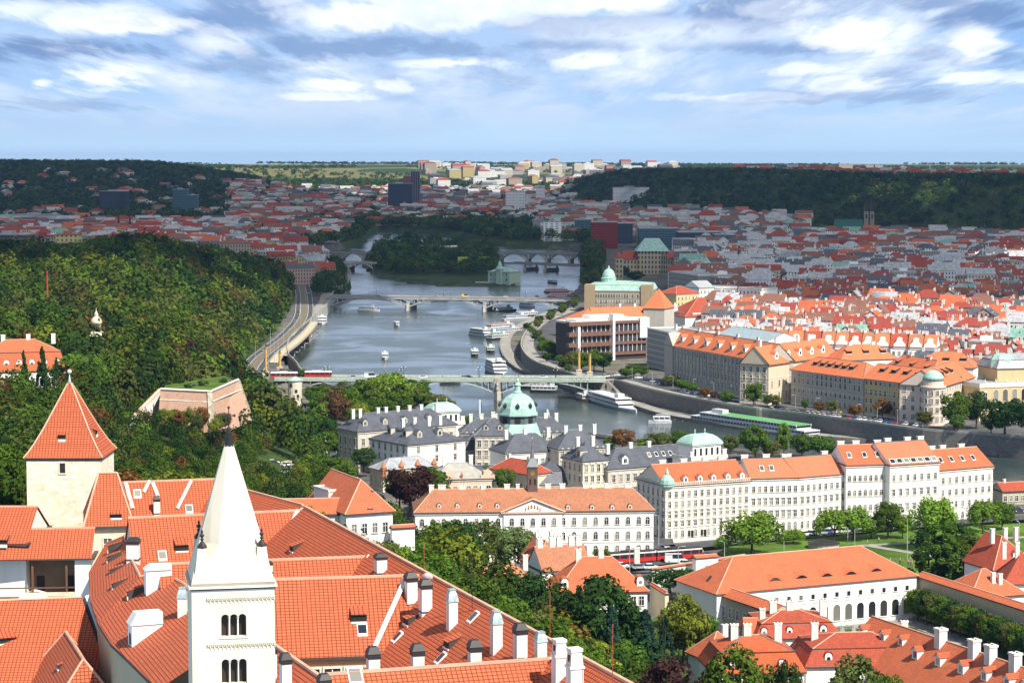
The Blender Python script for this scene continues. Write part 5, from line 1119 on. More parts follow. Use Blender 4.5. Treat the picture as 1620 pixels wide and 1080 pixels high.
# ------------------------------------------------------------------ bridges
def bridge(name, label, pA, pB, z, piers, width, m, pm, par=0.9, arch=True, steel=False, sag=.55, lampn=0, side=1.3, deckt=.9):
    A = W(*pA, z); B = W(*pB, z); L = (B - A).length; rz = math.atan2(B.y - A.y, B.x - A.x); root = empty(name, label, 'bridge', (A.x, A.y, 0), rz)
    inv = (Matrix.Translation(root.location) @ Matrix.Rotation(rz, 4, 'Z')).inverted(); o = inv @ Vector((0, 0, HC))
    def lx(px): d = inv.to_3x3() @ ray(px, 600); return o.x + d.x * (-o.y / d.y)
    xs = [lx(p) for p in piers]; mb = MB(); mb.box(-6, L + 6, 0, width, z - deckt, z - .1, 0); mb.box(-6, L + 6, side, width - side, z - .1, z + .02, 1); mb.box(-6, L + 6, 0, side, z - .1, z + .12, 2); mb.box(-6, L + 6, width - side, width, z - .1, z + .12, 2); mb.build('deck', [m, ASPH, PAVE], root)
    for y in (0, width - .25):
        p = MB(); p.box(-6, L + 6, y, y + .22, z + par, z + par + .15, 0); n = int(L / 2.6)
        for i in range(n): x = i * L / n; p.box(x, x + .35, y, y + .22, z + .1, z + par, 0)
        p.box(-6, L + 6, y + .06, y + .14, z + .15, z + par, 1); p.build('railing', [m if not steel else STEELG, m if not steel else STEELP], root)
    e = [0] + xs + [L]
    for x in xs:
        p = MB(); pw = 3.2 if not steel else 4.2
        p.frust([(x - pw / 2, -1.5), (x, -4.5), (x + pw / 2, -1.5), (x + pw / 2, width + 1.5), (x, width + 4.5), (x - pw / 2, width + 1.5)], -2, [(x - pw / 2 * .8, -.6), (x, -2.6), (x + pw / 2 * .8, -.6), (x + pw / 2 * .8, width + .6), (x, width + 2.6), (x - pw / 2 * .8, width + .6)], z * .45, 0)
        if steel: p.box(x - pw / 2 * .75, x + pw / 2 * .75, -.5, width + .5, z * .45, z + 1.2, 0); p.lathe(x, -1.6, [(.4, z * .45), (.9, z * .55), (.6, z * .7), (.8, z * .78), (.3, z * .9), (.35, z * .97), (.05, z)], 7, 0)
        else:
            for yy in (.3, width - 1.3): p.box(x - pw / 2 * .7, x + pw / 2 * .7, yy, yy + 1.0, z * .45, z - deckt, 0)
        p.build('pier', [pm], root)
    if arch:
        for i in range(len(e) - 1):
            a, b = e[i] + (1.4 if i else 0), e[i + 1] - (1.4 if i < len(e) - 2 else 0); c = (a + b) / 2; hw = (b - a) / 2; zt = z - deckt - .35; zl = z * (1 - sag)
            for y in ((.6, width - .9) if not steel else (.4, width * .5, width - .7)):
                q = MB(); N = 14; ar = lambda t: zl + (zt - zl) * (1 - t * t); th = 1.3 if not steel else .5
                for k in range(N):
                    t0, t1 = -1 + 2 * k / N, -1 + 2 * (k + 1) / N; x0, x1 = c + hw * t0, c + hw * t1
                    ps = [(x0, ar(t0)), (x1, ar(t1)), (x1, ar(t1) + th), (x0, ar(t0) + th)]
                    q.poly([(x, y, zz) for x, zz in ps], 0); q.poly([(x, y + .35, zz) for x, zz in ps][::-1], 0); q.poly([(x0, y, ps[0][1]), (x0, y + .35, ps[0][1]), (x1, y + .35, ps[1][1]), (x1, y, ps[1][1])], 0); q.poly([(x0, y, ps[3][1]), (x1, y, ps[2][1]), (x1, y + .35, ps[2][1]), (x0, y + .35, ps[3][1])], 0)
                    if steel or abs(t0) > .2:
                        w2 = .16 if steel else .5; q.box(x0 - w2, x0 + w2, y + .02, y + .33, ar(t0) + th * .5, z - deckt, 0)
                q.build('arch', [m if not steel else STEELP], root)
    for i in range(lampn):
        for y in (.5, width - .5):
            x = L * (i + .5) / lampn; l = MB(); l.tube([(x, y, z), (x, y, z + 6)], .12, 5); l.tube([(x - 1, y, z + 5.6), (x, y, z + 6), (x + 1, y, z + 5.6)], .07, 4); l.lathe(x - 1, y, [(.05, z + 5.2), (.28, z + 5.4), (.05, z + 5.7)], 6, 1); l.lathe(x + 1, y, [(.05, z + 5.2), (.28, z + 5.4), (.05, z + 5.7)], 6, 1); l.build('lamp', [DARK, FRAME], root)
    return root, lx, L
STEELG = plain('cast_iron_green', (.36, .42, .34), .5); STEELP = plain('pale_green_steel', (.42, .48, .42), .5)
bridge('arch_bridge', 'nearest bridge: pale green steel arches with ornate railing and stone pier', (452, 600), (940, 602), 10.5, (638, 787), 16, STEELG, plain('pier_stone', (.36, .33, .28), .9), steel=True, lampn=4, par=1.2, sag=.68)
bridge('concrete_bridge', 'second bridge: flat grey concrete deck on slender arches', (525, 470), (882, 475), 10.5, (645, 766), 24, CONC, CONC, lampn=3, sag=.72, deckt=1.1)
bridge('stone_bridge', 'dark stone bridge crossing the left channel beside the island', (500, 415), (590, 416), 10.5, (549,), 26, PALE, GREYW, sag=.7); bridge('stone_bridge', 'low dark bridge crossing the right channel beside the island', (800, 416), (925, 421), 8, (830, 862), 22, GREYW, GREYW, arch=False)
bridge('railway_bridge', 'dark railway viaduct behind the left channel bridge', (470, 399), (590, 400), 12, (505, 541, 575), 14, GREYW, GREYW, sag=.7); bridge('railway_bridge', 'dark railway viaduct over the weir right of the island', (790, 400), (930, 402), 12, (833, 864, 900), 14, GREYW, GREYW, sag=.75)
# tall bronze columns at the bridge heads
def column(px, py, top, label):
    c = W(px, py, 9); k = c.y / F; H = (py - top) * k; r = empty('bridge_column', label, 'column', c, 0, 'columns at the bridge heads'); m = MB(); m.cb(0, 0, -.5, 3.0, 3.0, 3.6, 0); m.cb(0, 0, 3.1, 3.4, 3.4, .4, 0); m.build('pedestal', [PALE], r)
    m = MB(); m.lathe(0, 0, [(1.0, 3.5), (.75, 4.0), (.68, H * .86), (1.0, H * .88), (1.0, H * .9)], 10); m.build('shaft', [plain('ochre_column', (.50, .30, .08), .6)], r)
    m = MB(); m.lathe(0, 0, [(.3, H * .9), (.45, H * .93), (.3, H * .965), (.2, H * .975), (.22, H * .99), (.03, H)], 8); m.tube([(0, 0, H * .96), (.5, 0, H * 1.0), (.7, 0, H * 1.04)], .1, 5); m.build('statue', [DARK], r)
column(421, 598, 543, 'ochre column with dark statue, leftmost at the left bridge head'); column(443, 590, 553, 'ochre column with dark statue by the trees at left bridge head')
column(916, 595, 549, 'ochre column with dark statue at the right bridge head, left of its pair'); column(933, 598, 555, 'ochre column with dark statue at the right bridge head, right of its pair')
# elevated riverside promenade on the left bank
pl = smooth([W(px, py, 8.7) for px, py in [(425, 575), (437, 560), (460, 543), (480, 525), (492, 510)]], 5)
wallstrip('promenade', 'curved pale promenade deck on piers along the left bank', pl, 7.6, 9.2, 5, plain('pale_concrete', (.46, .40, .28), .9), .9, -1, 'promenade')
for i, (px, py) in enumerate([(445, 585), (452, 578), (459, 570), (466, 562), (474, 554), (482, 548), (490, 541), (498, 535), (506, 528)]):
    c = W(px, py, 0); m = MB(); m.box(-2.5, 2.5, -.3, .3, 2.0, 2.5); m.box(-.3, .3, -.3, .3, -2, 3.4); o = m.build('mooring_pier', [CONC], loc=c); tag(o, 'pale concrete mooring pier standing in the water beside the promenade', 'pier', 'mooring piers beside the promenade')

# ------------------------------------------------------------------ grand buildings on the far bank
def far_bank():
    OR = tiles('clay_orange', (.60, .17, .07), .6, .6, .8, .2)
    h = house('faculty_palace', 'massive grey river palace with orange roof and temple-like gables', 'palace', (1056, 546), (1209, 573), 28.4, 8.6, 16, 'gable', 8.5, plaster('river_shade_grey', (.40, .37, .32), .3), OR, floors=3, ov=.8)  # shade on the river front is put into this grey wall colour
    h.grid('F', 24, (12.0, 16.2), 1.6, 2.8, 'rect', .06, .94); h.grid('F', 24, (3, 7.4), 1.6, 2.8, 'rect', .06, .94); h.dormx([.12, .25, .38, .51, .64, .77, .9], .3, 'gable', 3.2, 2.6, 4)
    m = MB()
    for i in range(25): x = h.w * (.05 + .9 * i / 24); m.box(x - .45, x + .45, -.5, 0, 6, h.h - 1, 0)
    for x in (0.03, .97): cx = x * h.w; m.box(cx - 5, cx + 5, -.9, 0, -1, h.h, 0); m.poly([(cx - 5.6, -1.1, h.h + .3), (cx + 5.6, -1.1, h.h + .3), (cx, -1.1, h.h + 7)], 0); m.poly([(cx - 5.6, -1.1, h.h + .3), (cx, -1.1, h.h + 7), (cx, 6, h.h + 7), (cx - 5.6, 6, h.h + .3)], 0); m.poly([(cx + 5.6, -1.1, h.h + .3), (cx + 5.6, 6, h.h + .3), (cx, 6, h.h + 7), (cx, -1.1, h.h + 7)], 0)
    h.add('colonnade', m, [plaster('river_shade_grey', (0, 0, 0))]); h.done(); h.chimx([.2, .4, .6, .8], 2, 2.5)
    h = house('faculty_wing', 'cream stone end wing of the grey river palace with five round dormers', 'palace wing', (1216, 578), (1324, 563), 27.8, 8.6, 16, 'gable', 8.5, plaster('sunny_stone', (.60, .50, .36), .25), OR, floors=3, ov=.8); h.grid('F', 4, (2.5, 7.5, 12.5), 1.5, 3, 'rect', .55, 1); h.grid('F', 3, (2.5, 8.5), 1.5, 3, 'rect', 0, .3); h.grid('L', 4, (2.5, 7, 11.5, 15.5), 1.5, 2.6, 'rect'); h.dormx([.15, .32, .49, .66, .83], .25, 'round', 3, 2.4, 3); h.chimx([.08, .3, .62, .78], 1.6, 4)  # sunlit face of the same palace: brightness put into the wall colour
    h = house('glazed_hall', 'pale glass roofed hall inside the grey river palace', 'hall', (1120, 536), (1200, 548), 33, 10, 30, 'gable', 6, WHITE, plain('glass_roof', (.35, .45, .48), .25, .1, .6)); 
    YB = plaster('yellow_block', (.56, .42, .20), .2)
    h = house('office_block', 'long grey office block with orange roof and dormer rows by the river road', 'office block', (1252, 585), (1366, 600), 25, 8.6, 18, 'hip', 6.5, plaster('river_shade_grey', (0, 0, 0)), OR, floors=2, ov=.8); h.grid('F', 15, (1.5, 6, 10.5, 13.6), 1.5, 2.6, 'rect'); h.dormx([.25, .35, .45, .55, .65, .75], .45, 'shed', 3, 1.6, 3); h.done()  # same grey as the palace front: shade painted into the wall
    h = house('office_block', 'long ochre office block with orange roof next to the corner dome', 'office block', (1366, 599), (1459, 610), 25.2, 8.6, 18, 'gable', 6.5, YB, OR, floors=3, ov=.8); h.grid('F', 12, (1.5, 5.4, 9.6, 14.2), 1.4, 2.4, 'rect'); h.dormx([.2, .4, .6, .8], .5, 'shed', 3, 1.6, 3); h.done(); h.door('F', .3, 3, 4)
    h = house('office_block', 'sunlit pinkish white office block with orange roof right of the corner dome', 'office block', (1492, 612), (1541, 597), 25.4, 8.6, 20, 'gable', 7, plaster('sunny_pink', (.66, .54, .44), .15), OR, floors=3, ov=.8); h.grid('F', 12, (1.5, 5.4, 9.6, 14.2), 1.3, 2.3); h.grid('L', 5, (1.5, 5.4, 9.6, 14.2), 1.3, 2.3); h.dormx([.15, .3, .45, .6], .5, 'shed', 3, 1.6, 3); h.done()  # sunlit end of the office building, brightness carried by the wall colour
    for a in ((1330, 563, 1420, 560, 'orange roofed courtyard block behind the grey office block'), (1395, 575, 1470, 590, 'orange roofed inner wing behind the ochre office block'), (1450, 572, 1540, 575, 'orange roofed rear wing left of the round corner turret')): h = house('office_block', a[4], 'office block', (a[0], a[1] + 8), (a[2], a[3] + 8), 27, 9, 16, 'hip', 7, WHITE, OR); h.chimx([.3, .7], 2, 2); h.dormx([.2, .5, .8], .4, 'shed', 3, 1.5, 3)
    c = W(1476, 672, 8.6); r = empty('corner_tower', 'round white corner tower with pale green dome on the ochre block', 'tower', (c.x, c.y + 1, 8.6)); k = 1000 / F; H = 17.5; m = MB(); m.lathe(0, 0, [(5.2, -1), (5.2, H - 1), (5.8, H - .6), (5.8, H), (4.6, H + .1), (4.6, H + 2.6)], 20, 0); m.build('wall', [plaster('sunny_pink', (0, 0, 0))], r)
    m = MB(); m.lathe(0, 0, [(4.9, H + 2.6), (4.6, H + 4), (3.6, H + 5.6), (1.9, H + 6.7), (.1, H + 7.1)], 16, 0); m.build('dome', [COPPER], r, smooth=True)
    for i in range(6):
        a = -1.3 + i * .5
        for z in (2, 6.0, 10.0, 13.6): link('window', winmesh('rect', 1.2, 2.1)[0], r, (5.2 * math.sin(a), -5.2 * math.cos(a), z), a)
    # concert hall at right edge
    h = house('concert_hall', 'ochre concert hall with arched loggia, balustrade and statues at the right edge', 'concert hall', (1550, 612), (1700, 606), 24, 8.6, 30, 'flat', 1, plaster('hall_ochre', (.54, .42, .22), .25), GREYR, floors=2, flatp=1.6)
    h.wins('F', 9, 8.5, 2.6, 5.4, 'archdark', .12, 1); h.wins('F', 11, 2.2, 1.4, 2.6, 'arch', 0, 1); h.wins('F', 1, 8.5, 1.8, 4, 'ped', .02, .1); h.wins('L', 5, 8.5, 1.6, 3.5, 'arch')
    for i in range(9): m = MB(); x = h.w * (i + .5) / 9; m.lathe(x, .1, [(.5, h.h + 1), (.35, h.h + 1.4), (.5, h.h + 2.2), (.2, h.h + 2.9), (.25, h.h + 3.2), (.02, h.h + 3.5)], 6); m.build('statue', [TRIM], h.root)
    h = house('concert_hall_attic', 'raised grey roofed hall block with green curved roof behind the loggia', 'concert hall', (1578, 584), (1700, 581), 30, 12, 20, 'mansard', 6, plaster('hall_ochre', (0, 0, 0)), GREYR)
    c = D(1585, 592, 1040); m = MB(); m.lathe(0, 0, [(4.6, 0), (4.6, 1.5), (4.4, 4.2), (3.2, 6.2), (1.2, 7)], 8, 0, math.pi / 8, 1.3, 1); tag(m.build('roof_dome', [COPPER], loc=(c.x, c.y, 30)), 'pale green dome rising from the concert hall roof', 'dome')
    # brutalist hotel
    BW = plain('brown_panel', (.16, .085, .06), .6); c = W(905, 566, 9)
    h = house('grand_hotel', 'brown and white concrete hotel with long dark balcony bands', 'hotel', (903, 512), (1022, 507), 31, 9, 17, 'flat', 1, plain('hotel_dark', (.05, .045, .05), .4), plain('pale_deck', (.5, .5, .48)), flatp=1.2)
    m = MB(); w = h.w
    for z in (2, 8.2, 14.4, 20.6): m.box(-3 + z * .02, w * .55, -2.6, 1, z, z + 2.3, 0); m.box(w * .55, w + 1, -1.2, 1, z + .4, z + 2.0, 0)
    h.add('balcony', m, [BW])
    m = MB(); m.box(w * .52, w * .55, -3, 2, -1, 27, 0); m.box(w * .9, w * 1.02, -2, 6, 12, 24, 0); m.box(w * .06, w * .09, -3.2, 0, -1, 20, 0); m.box(w * .3, w * .75, 4, 13, 22, 26, 0); m.box(w * .1, w * .9, 2, 15, 22, 24, 0)
    for i in range(16): m.box(w * (.03 + i * .06), w * (.03 + i * .06) + .25, -.6, 0, 4.3, 20.6, 0)
    h.add('core', m, [WHITE])
    h = house('hotel_annex', 'pale grey hotel annex with ribbed front right of the brown hotel', 'hotel', (1024, 520), (1062, 528), 30, 9, 26, 'flat', 1, facade('annex_ribs', (.42, .41, .38), (.12, .12, .13), 1.6, 3.2, .5, .7), GREYR); h.chimx([.3, .6], 3, 3)
    # convent and its steep roofs
    h = house('convent', 'long orange roofed convent behind the brown hotel', 'convent', (938, 506), (1056, 504), 20, 9, 14, 'gable', 8, WHITE, OR); h.chimx([.4, .6], 1.4, 3)
    h = house('convent_tower', 'steep orange pyramid roofed convent church', 'church', (1018, 488), (1051, 489), 27, 9, 18, 'hip', 13, PALE, OR, ri=8.5)
    h = house('convent_church', 'dark red gabled church with white front and tiny spire behind the convent', 'church', (1052, 497), (1084, 502), 20, 9, 22, 'hipy', 12, WHITE, TILER); m = MB(); m.lathe(h.w * .3, 3, [(2, 0), (2, h.h + 3), (2.4, h.h + 3.2), (.1, h.h + 9)], 8); h.add('spire', m, [WHITE])
    h = house('riverside_house', 'steep orange roofed villa left of the brown hotel', 'house', (880, 508), (912, 513), 18, 9, 18, 'hipy', 9, WHITE, OR)
    for a, b, lb_, ze in (((1096, 497), (1172, 493), 'long white flat roofed block right of the dark red church', 22), ((1100, 510), (1180, 512), 'low white flat roofed block with terraces behind the river palace', 22)): h = house('modern_block', lb_, 'block', a, b, ze, 9, 22, 'flat', 1, facade('white_strip', (.62, .60, .56), (.2, .2, .2), 3, 3.4, .6, .4), GREYR); h.chimx([.3, .7], 4, 2)
    # ministry with green roof and dome
    h = house('ministry', 'brown stone ministry with green copper roof and ribbed green dome', 'ministry', (926, 460), (1030, 461), 25, 9, 45, 'mansard', 7, plaster('brown_stone', (.34, .26, .16), .3), COPPER, floors=2); h.grid('F', 18, (1.6, 6.2, 10.6), 1.6, 3.0, 'rect', .14, .86); h.done()
    for x in (0.0, .86): m = MB(); m.box(x * h.w - .6, x * h.w + h.w * .14 + .6, -1.2, 12, -1, h.h + 5, 0); h.add('corner_block', m, [plaster('brown_stone', (0, 0, 0))])
    m = MB(); c = D(963, 450, h.root.location.y + 24); x, y, _ = h.inv @ c; z = h.h + 7; m.lathe(x, y, [(5.9, z - 6), (5.9, z + 1.6), (6.3, z + 1.9), (5.3, z + 2.4), (5.1, z + 4.6), (4.0, z + 7.2), (2.2, z + 8.9), (.9, z + 9.5), (.7, z + 10.6), (.1, z + 12)], 16, 0); h.add('dome', m, [COPPER])
    h = house('railway_ministry', 'long palace with dark red roofs and tall green central roof', 'palace', (986, 411), (1064, 411), 24, 9, 40, 'gable', 8, facade('cream_far', (.46, .38, .24), (.05, .05, .06), 3.6, 5.0, .45, .6), TILER)
    m = MB(); x0, x1 = h.w * .3, h.w * .9; m.box(x0, x1, -1.5, 30, 0, h.h + 9, 1); m.frust([(x0 - 2, -3), (x1 + 2, -3), (x1 + 2, 32), (x0 - 2, 32)], h.h + 9, [(x0 + 8, 10), (x1 - 8, 10), (x1 - 8, 20), (x0 + 8, 20)], h.h + 22, 0); h.add('central_roof', m, [COPPER, facade('cream_far', (0, 0, 0))])
    house('railway_ministry_wing', 'red roofed corner wing left of the green central roof', 'palace wing', (974, 408), (986, 408), 30, 9, 40, 'hip', 6, facade('cream_far', (0, 0, 0)), TILER); house('railway_ministry_wing', 'red roofed wing right of the green central roof', 'palace wing', (1064, 412), (1120, 410), 24, 9, 40, 'gable', 8, facade('cream_far', (0, 0, 0)), TILER)
    h = house('market_block', 'orange roofed block behind the green domed ministry', 'block', (1068, 428), (1158, 430), 22, 9, 30, 'hip', 8, facade('cream_far', (0, 0, 0)), OR); m = MB(); m.lathe(h.w * .5, 6, [(6, h.h), (6, h.h + 7), (1, h.h + 13), (.1, h.h + 18)], 4, 0, math.pi / 4); h.add('turret', m, [COPPER])
    # six street houses in front of the ministry block
    for i, (a, b, wl, rf, rm, lab) in enumerate((((1060, 430), (1104, 436), GREYW, 'flat', GREYR, 'grey modernist block with balconies right of the green domed ministry'), ((1070, 466), (1106, 464), plaster('butter', (.58, .48, .22)), 'hip', TILER, 'butter yellow corner house with red roof near the dark round tree'), ((1106, 456), (1130, 455), WHITE, 'gable', GREYR, 'white narrow house right of the butter yellow corner house'), ((1131, 455), (1166, 455), plaster('lilac_grey', (.42, .42, .46)), 'flat', GREYR, 'lilac grey flat roofed house with regular windows'), ((1168, 456), (1205, 458), WHITE, 'flat', GREYR, 'bright white stepped house beside the lilac grey house'))):
        h = house('street_house', lab, 'house', a, b, 31, 9, 18, rf, 5, wl, rm, floors=2); h.grid('F', max(4, int(h.w / 3.4)), (2, 6, 10, 14, 18), 1.3, 2.1); h.done()
    # ornate old town row behind the river palace
    x = 1178; i = 0; WALLS = [WHITE, plaster('ivory_render', (0, 0, 0)), PALE, CREAM, PINK]; rr = random.Random(4)
    names = ['wide', 'narrow', 'tall', 'low', 'gabled', 'broad', 'slim', 'squat', 'stately', 'modest', 'plain', 'bright', 'sunlit', 'trim']
    while x < 1470:
        w = rr.randint(20, 30); y = 541 + (x - 1178) * .035; wl = WALLS[(i * 3) % 3]; h = house('ornate_house', f'{names[i % 14]} white ornate house with curved gable and orange roof behind the river palace', 'house', (x, y), (x + w, y + .5), 29, 9, 16, 'gable', 6.5, wl, [OR, TILER, TILE3][i % 3], group='ornate white houses behind the river palace')
        h.grid('F', max(3, int(h.w / 2.8)), (12.5, 16), 1.1, 1.9); c = h.w / 2; m = MB(); z = h.z1
        m.poly([(c - 3.2, -.3, z - 1), (c + 3.2, -.3, z - 1), (c + 3.0, -.3, z + 1.5), (c + 1.6, -.3, z + 3), (c + 1.2, -.3, z + 4.6), (c, -.3, z + 5.4), (c - 1.2, -.3, z + 4.6), (c - 1.6, -.3, z + 3), (c - 3.0, -.3, z + 1.5)], 0); m.box(c - 3, c + 3, -.28, 4, z - 1, z + 1.5); m.box(c - 1.2, c + 1.2, -.28, 4, z + 1.5, z + 4.6); h.add('gable', m, [wl]); h.chimx([.1, .9], 1.3, 2.5); x += w; i += 1
far_bank()
# ------------------------------------------------------------------ the city beyond: houses copied from a set of prototypes
FWALL = [facade('wall_cream', (.60, .52, .38)), facade('wall_white', (.76, .74, .70)), facade('wall_grey', (.40, .39, .38)), facade('wall_pink', (.48, .33, .26)), facade('wall_yellow', (.52, .42, .18)), facade('wall_sand', (.38, .32, .24))]
WN = ['cream', 'white', 'grey', 'pink', 'yellow', 'sand']
FROOF = [tiles('roof_orange', (.46, .12, .05), .7, .7, .8, .2), tiles('roof_red', (.30, .055, .035), .7, .7, .8, .2), tiles('roof_brown', (.22, .10, .07), .7, .7, .8, .2), sheet_roof('roof_grey', (.36, .36, .37), 1.5), sheet_roof('roof_slate', (.08, .085, .10), 1.2), sheet_roof('roof_green', (.17, .33, .26), 1.2)]
RN = ['orange', 'red', 'brown', 'grey', 'slate', 'green']
def proto_mb(kind, w, d, h, rh, wm, rm, cm=2):
    "wall mesh and roof mesh of a town house, centred on its footprint"
    a = MB(); a.box(-w / 2, w / 2, -d / 2, d / 2, -4, h, wm); b = MB(); x, y = w / 2 + .4, d / 2 + .4
    if kind == 'flat':
        b.box(-w / 2 - .2, w / 2 + .2, -d / 2 - .2, d / 2 + .2, h, h + .8, rm); b.box(-w * .2, w * .15, -2, 2, h + .8, h + 3.2, cm)
    elif kind == 'gable':
        b.poly([(-x, -y, h), (x, -y, h), (x, 0, h + rh), (-x, 0, h + rh)], rm); b.poly([(x, y, h), (-x, y, h), (-x, 0, h + rh), (x, 0, h + rh)], rm)
        for s in (-1, 1): a.poly([(s * w / 2, -d / 2, h), (s * w / 2, d / 2, h), (s * w / 2, 0, h + rh - .4)], wm)
        b.poly([(-x, -y, h), (-x, y, h), (x, y, h), (x, -y, h)], rm)
    else:
        k = min(y, x - .2); q = [(-x, -y, h), (x, -y, h), (x, y, h), (-x, y, h)]; r = [(-x + k, 0, h + rh), (x - k, 0, h + rh)]
        b.poly([q[0], q[1], r[1], r[0]], rm); b.poly([q[1], q[2], r[1]], rm); b.poly([q[2], q[3], r[0], r[1]], rm); b.poly([q[3], q[0], r[0]], rm); b.poly(q[::-1], rm)
    return a, b
def add_mb(dst, src, T):
    base = len(dst.v); dst.v += [T @ v for v in src.v]; dst.f += [[q + base for q in f] for f in src.f]; dst.m += src.m
TREEFREE = []
def blocked(x, y, pad=4):
    for h in House.REG:
        p = h.inv @ Vector((x, y, 0))
        if -pad - 3 < p.x < h.w + pad + 3 and -pad < p.y < h.d + pad: return True
    return False
def city():
    rr = random.Random(11); CL = []   # candidates: (size on screen, x, y, rz, kind, w,d,h,rh,wi,ri, zone)
    rivp = np.array(RIVER); 
    def scatter(zone, u0, u1, y0, y1, ang, cx, cy, dens, hh, pal, wpal, big=1.0, street=4):
        ca, sa = math.cos(ang), math.sin(ang); n = int((y1 - y0 + abs(u1 * y1) + 400) / cx) + 4; pts = []
        for i in range(-n, n):
            for j in range(-n, n):
                if (i + (j // 6) * 2) % (street + 3) == 0 or (j + (i // 7) * 2) % 6 == 0: continue
                if rr.random() > dens: continue
                lx, ly = i * cx + rr.uniform(-1, 1) * cx * .2 + 14 * math.sin(j * .35), j * cy + rr.uniform(-1, 1) * cy * .2 + 12 * math.sin(i * .28)
                x = (u0 + u1) / 2 * (y0 + y1) / 2 + lx * ca - ly * sa; y = (y0 + y1) / 2 + lx * sa + ly * ca
                if not (y0 < y < y1) or not (u0 < x / y < u1): continue
                pts.append((x, y))
        if not pts: return
        P = np.array(pts); z, r, rd = hgt(P); keep = ~r & (rd > 26) & ~inside(P, ISLE) & ~inside(P, QUAY) & (pdist(P, QTOP) > 34)
        if zone == 'far': uu = P[:, 0] / P[:, 1]; ty = np.interp(uu, *TOEU); keep &= ~((uu > .028) & (P[:, 1] > ty - 20) & (P[:, 1] < ty + 820))
        if zone != 'far': keep &= ~inside(P, HILLPOLY) | (P[:, 1] > 2050)
        for (x, y), zz, k in zip(pts, z, keep):
            if not k or (y < 2600 and blocked(x, y)): continue
            w = cx * rr.uniform(.92, 1.12) * big; d = cy * rr.uniform(.7, .95); h = rr.uniform(*hh); kind = rr.choices(['gable', 'hip', 'flat'], [5, 3, 2.5 if zone != 'oldtown' or y > 1900 else 1])[0]
            ri = rr.choices(range(6), pal)[0]; wi = rr.choices(range(6), wpal)[0]
            if kind == 'flat': ri = 3
            CL.append((w * h / y / y * (1 + .0), x, y, zz, ang + (math.pi / 2 if rr.random() < .14 else 0), kind, w, d, h, rr.uniform(3.5, 7), wi, ri, zone))
    scatter('oldtown', .088, .30, 1130, 1900, R(-22), 17, 14, .95, (11, 17), [7, 8, 6, 3, 3, .4], [5, 6, 2, 1, 1.2, 2])
    scatter('oldtown', .075, .30, 1900, 3330, R(-8), 22, 17, .93, (12, 21), [2, 4.5, 4, 8, 4, .6], [5, 9, 4, 1.5, 1.5, 2], 1.05)
    scatter('northbank', -.30, -.058, 2150, 3900, R(12), 24, 18, .68, (12, 20), [2, 6, 4, 6, 3, .3], [5, 5, 4, 2, 2, 3], 1.1)
    scatter('far', .012, .13, 3350, 4700, R(5), 24, 18, .30, (12, 24), [1, 4, 4, 9, 4, .3], [4, 6, 5, 2, 1, 3], 1.2)
    scatter('far', -.125, .05, 4150, 6300, R(8), 24, 19, .30, (10, 20), [1.5, 4, 4, 8, 4, .2], [5, 6, 4, 3, 2, 3], 1.2)
    scatter('far', -.04, .075, 6300, 9200, R(20), 34, 26, .045, (12, 34), [1, 3, 3, 8, 2, 0], [4, 9, 4, 2, 1, 2], 1.2)
    scatter('far', -.30, -.10, 4200, 6200, R(30), 26, 22, .045, (8, 16), [3, 6, 4, 2, 2, 0], [5, 6, 3, 2, 1, 3], 1.0)
    scatter('far', .10, .30, 4500, 6500, R(-12), 26, 20, .36, (12, 20), [3, 9, 5, 3, 2, .1], [5, 5, 3, 3, 1, 3], 1.1)
    CL.sort(key=lambda c: -c[0]); protos = {}; chm = chimney_mesh('block', 1.2, 2.2)
    LB = {'oldtown': 'house in the old quarter', 'northbank': 'house beyond the left hill', 'far': 'building in distant districts'}
    for c in CL[:290]:
        _, x, y, z, rz, kind, w, d, h, rh, wi, ri, zone = c
        w = round(w / 3) * 3; d = 14 if y < 1900 else 17; h = round(h / 3) * 3; rh = 5.0; key = (kind, w, d, h, wi, ri)
        lab = f"{ {'gable': 'gabled', 'hip': 'hip roofed', 'flat': 'flat roofed'}[kind]} {WN[wi]} {RN[ri]} topped {LB[zone]}"
        if y < 1900 and zone == 'oldtown': lab += ', nearer rows'
        if key in protos: copy_tree(protos[key], (x, y, z), rz, lab, lab); continue
        a, b = proto_mb(kind, w, d, h, rh, 0, 0, 1); root = empty('townhouse', lab, 'townhouse', (x, y, z), rz, lab)
        a.build('wall', [FWALL[wi]], root); rf = b.build('roof', [FROOF[ri], WHITE], root)
        if kind != 'flat':
            for cx in (-w * .32, w * .3): link('chimney', chm, rf, (cx, 0, h + rh - .6))
            if kind == 'gable':
                for cx in (-w * .2, w * .12): link('dormer', dormer_mesh('gable', 1.4, 1.2, 2, WHITE, FROOF[ri]), rf, (cx, -d * .32, h + rh * .36))
        protos[key] = root
    rest = {}
    for c in CL[290:]:
        _, x, y, z, rz, kind, w, d, h, rh, wi, ri, zone = c
        a, b = proto_mb(kind, w, d, h, rh, wi, 6 + ri, 1); T = Matrix.Translation((x, y, z)) @ Matrix.Rotation(rz, 4, 'Z'); m = rest.setdefault(zone, MB()); add_mb(m, a, T); add_mb(m, b, T)
        if y < 2600 and kind != 'flat': cc = MB(); cc.cb(w * .25, 0, h + rh - 1.5, 1.5, 1.2, 3, 1); add_mb(m, cc, T)
    for k, m in rest.items(): tag(m.build('city_houses', FWALL + FROOF), {'oldtown': 'dense mass of smaller red and grey roofs across the old quarter', 'northbank': 'mass of town roofs beyond the wooded hill', 'far': 'distant mass of city buildings on the hazy slopes'}[k], 'houses', kind='stuff')
    print('houses', len(CL))
city()
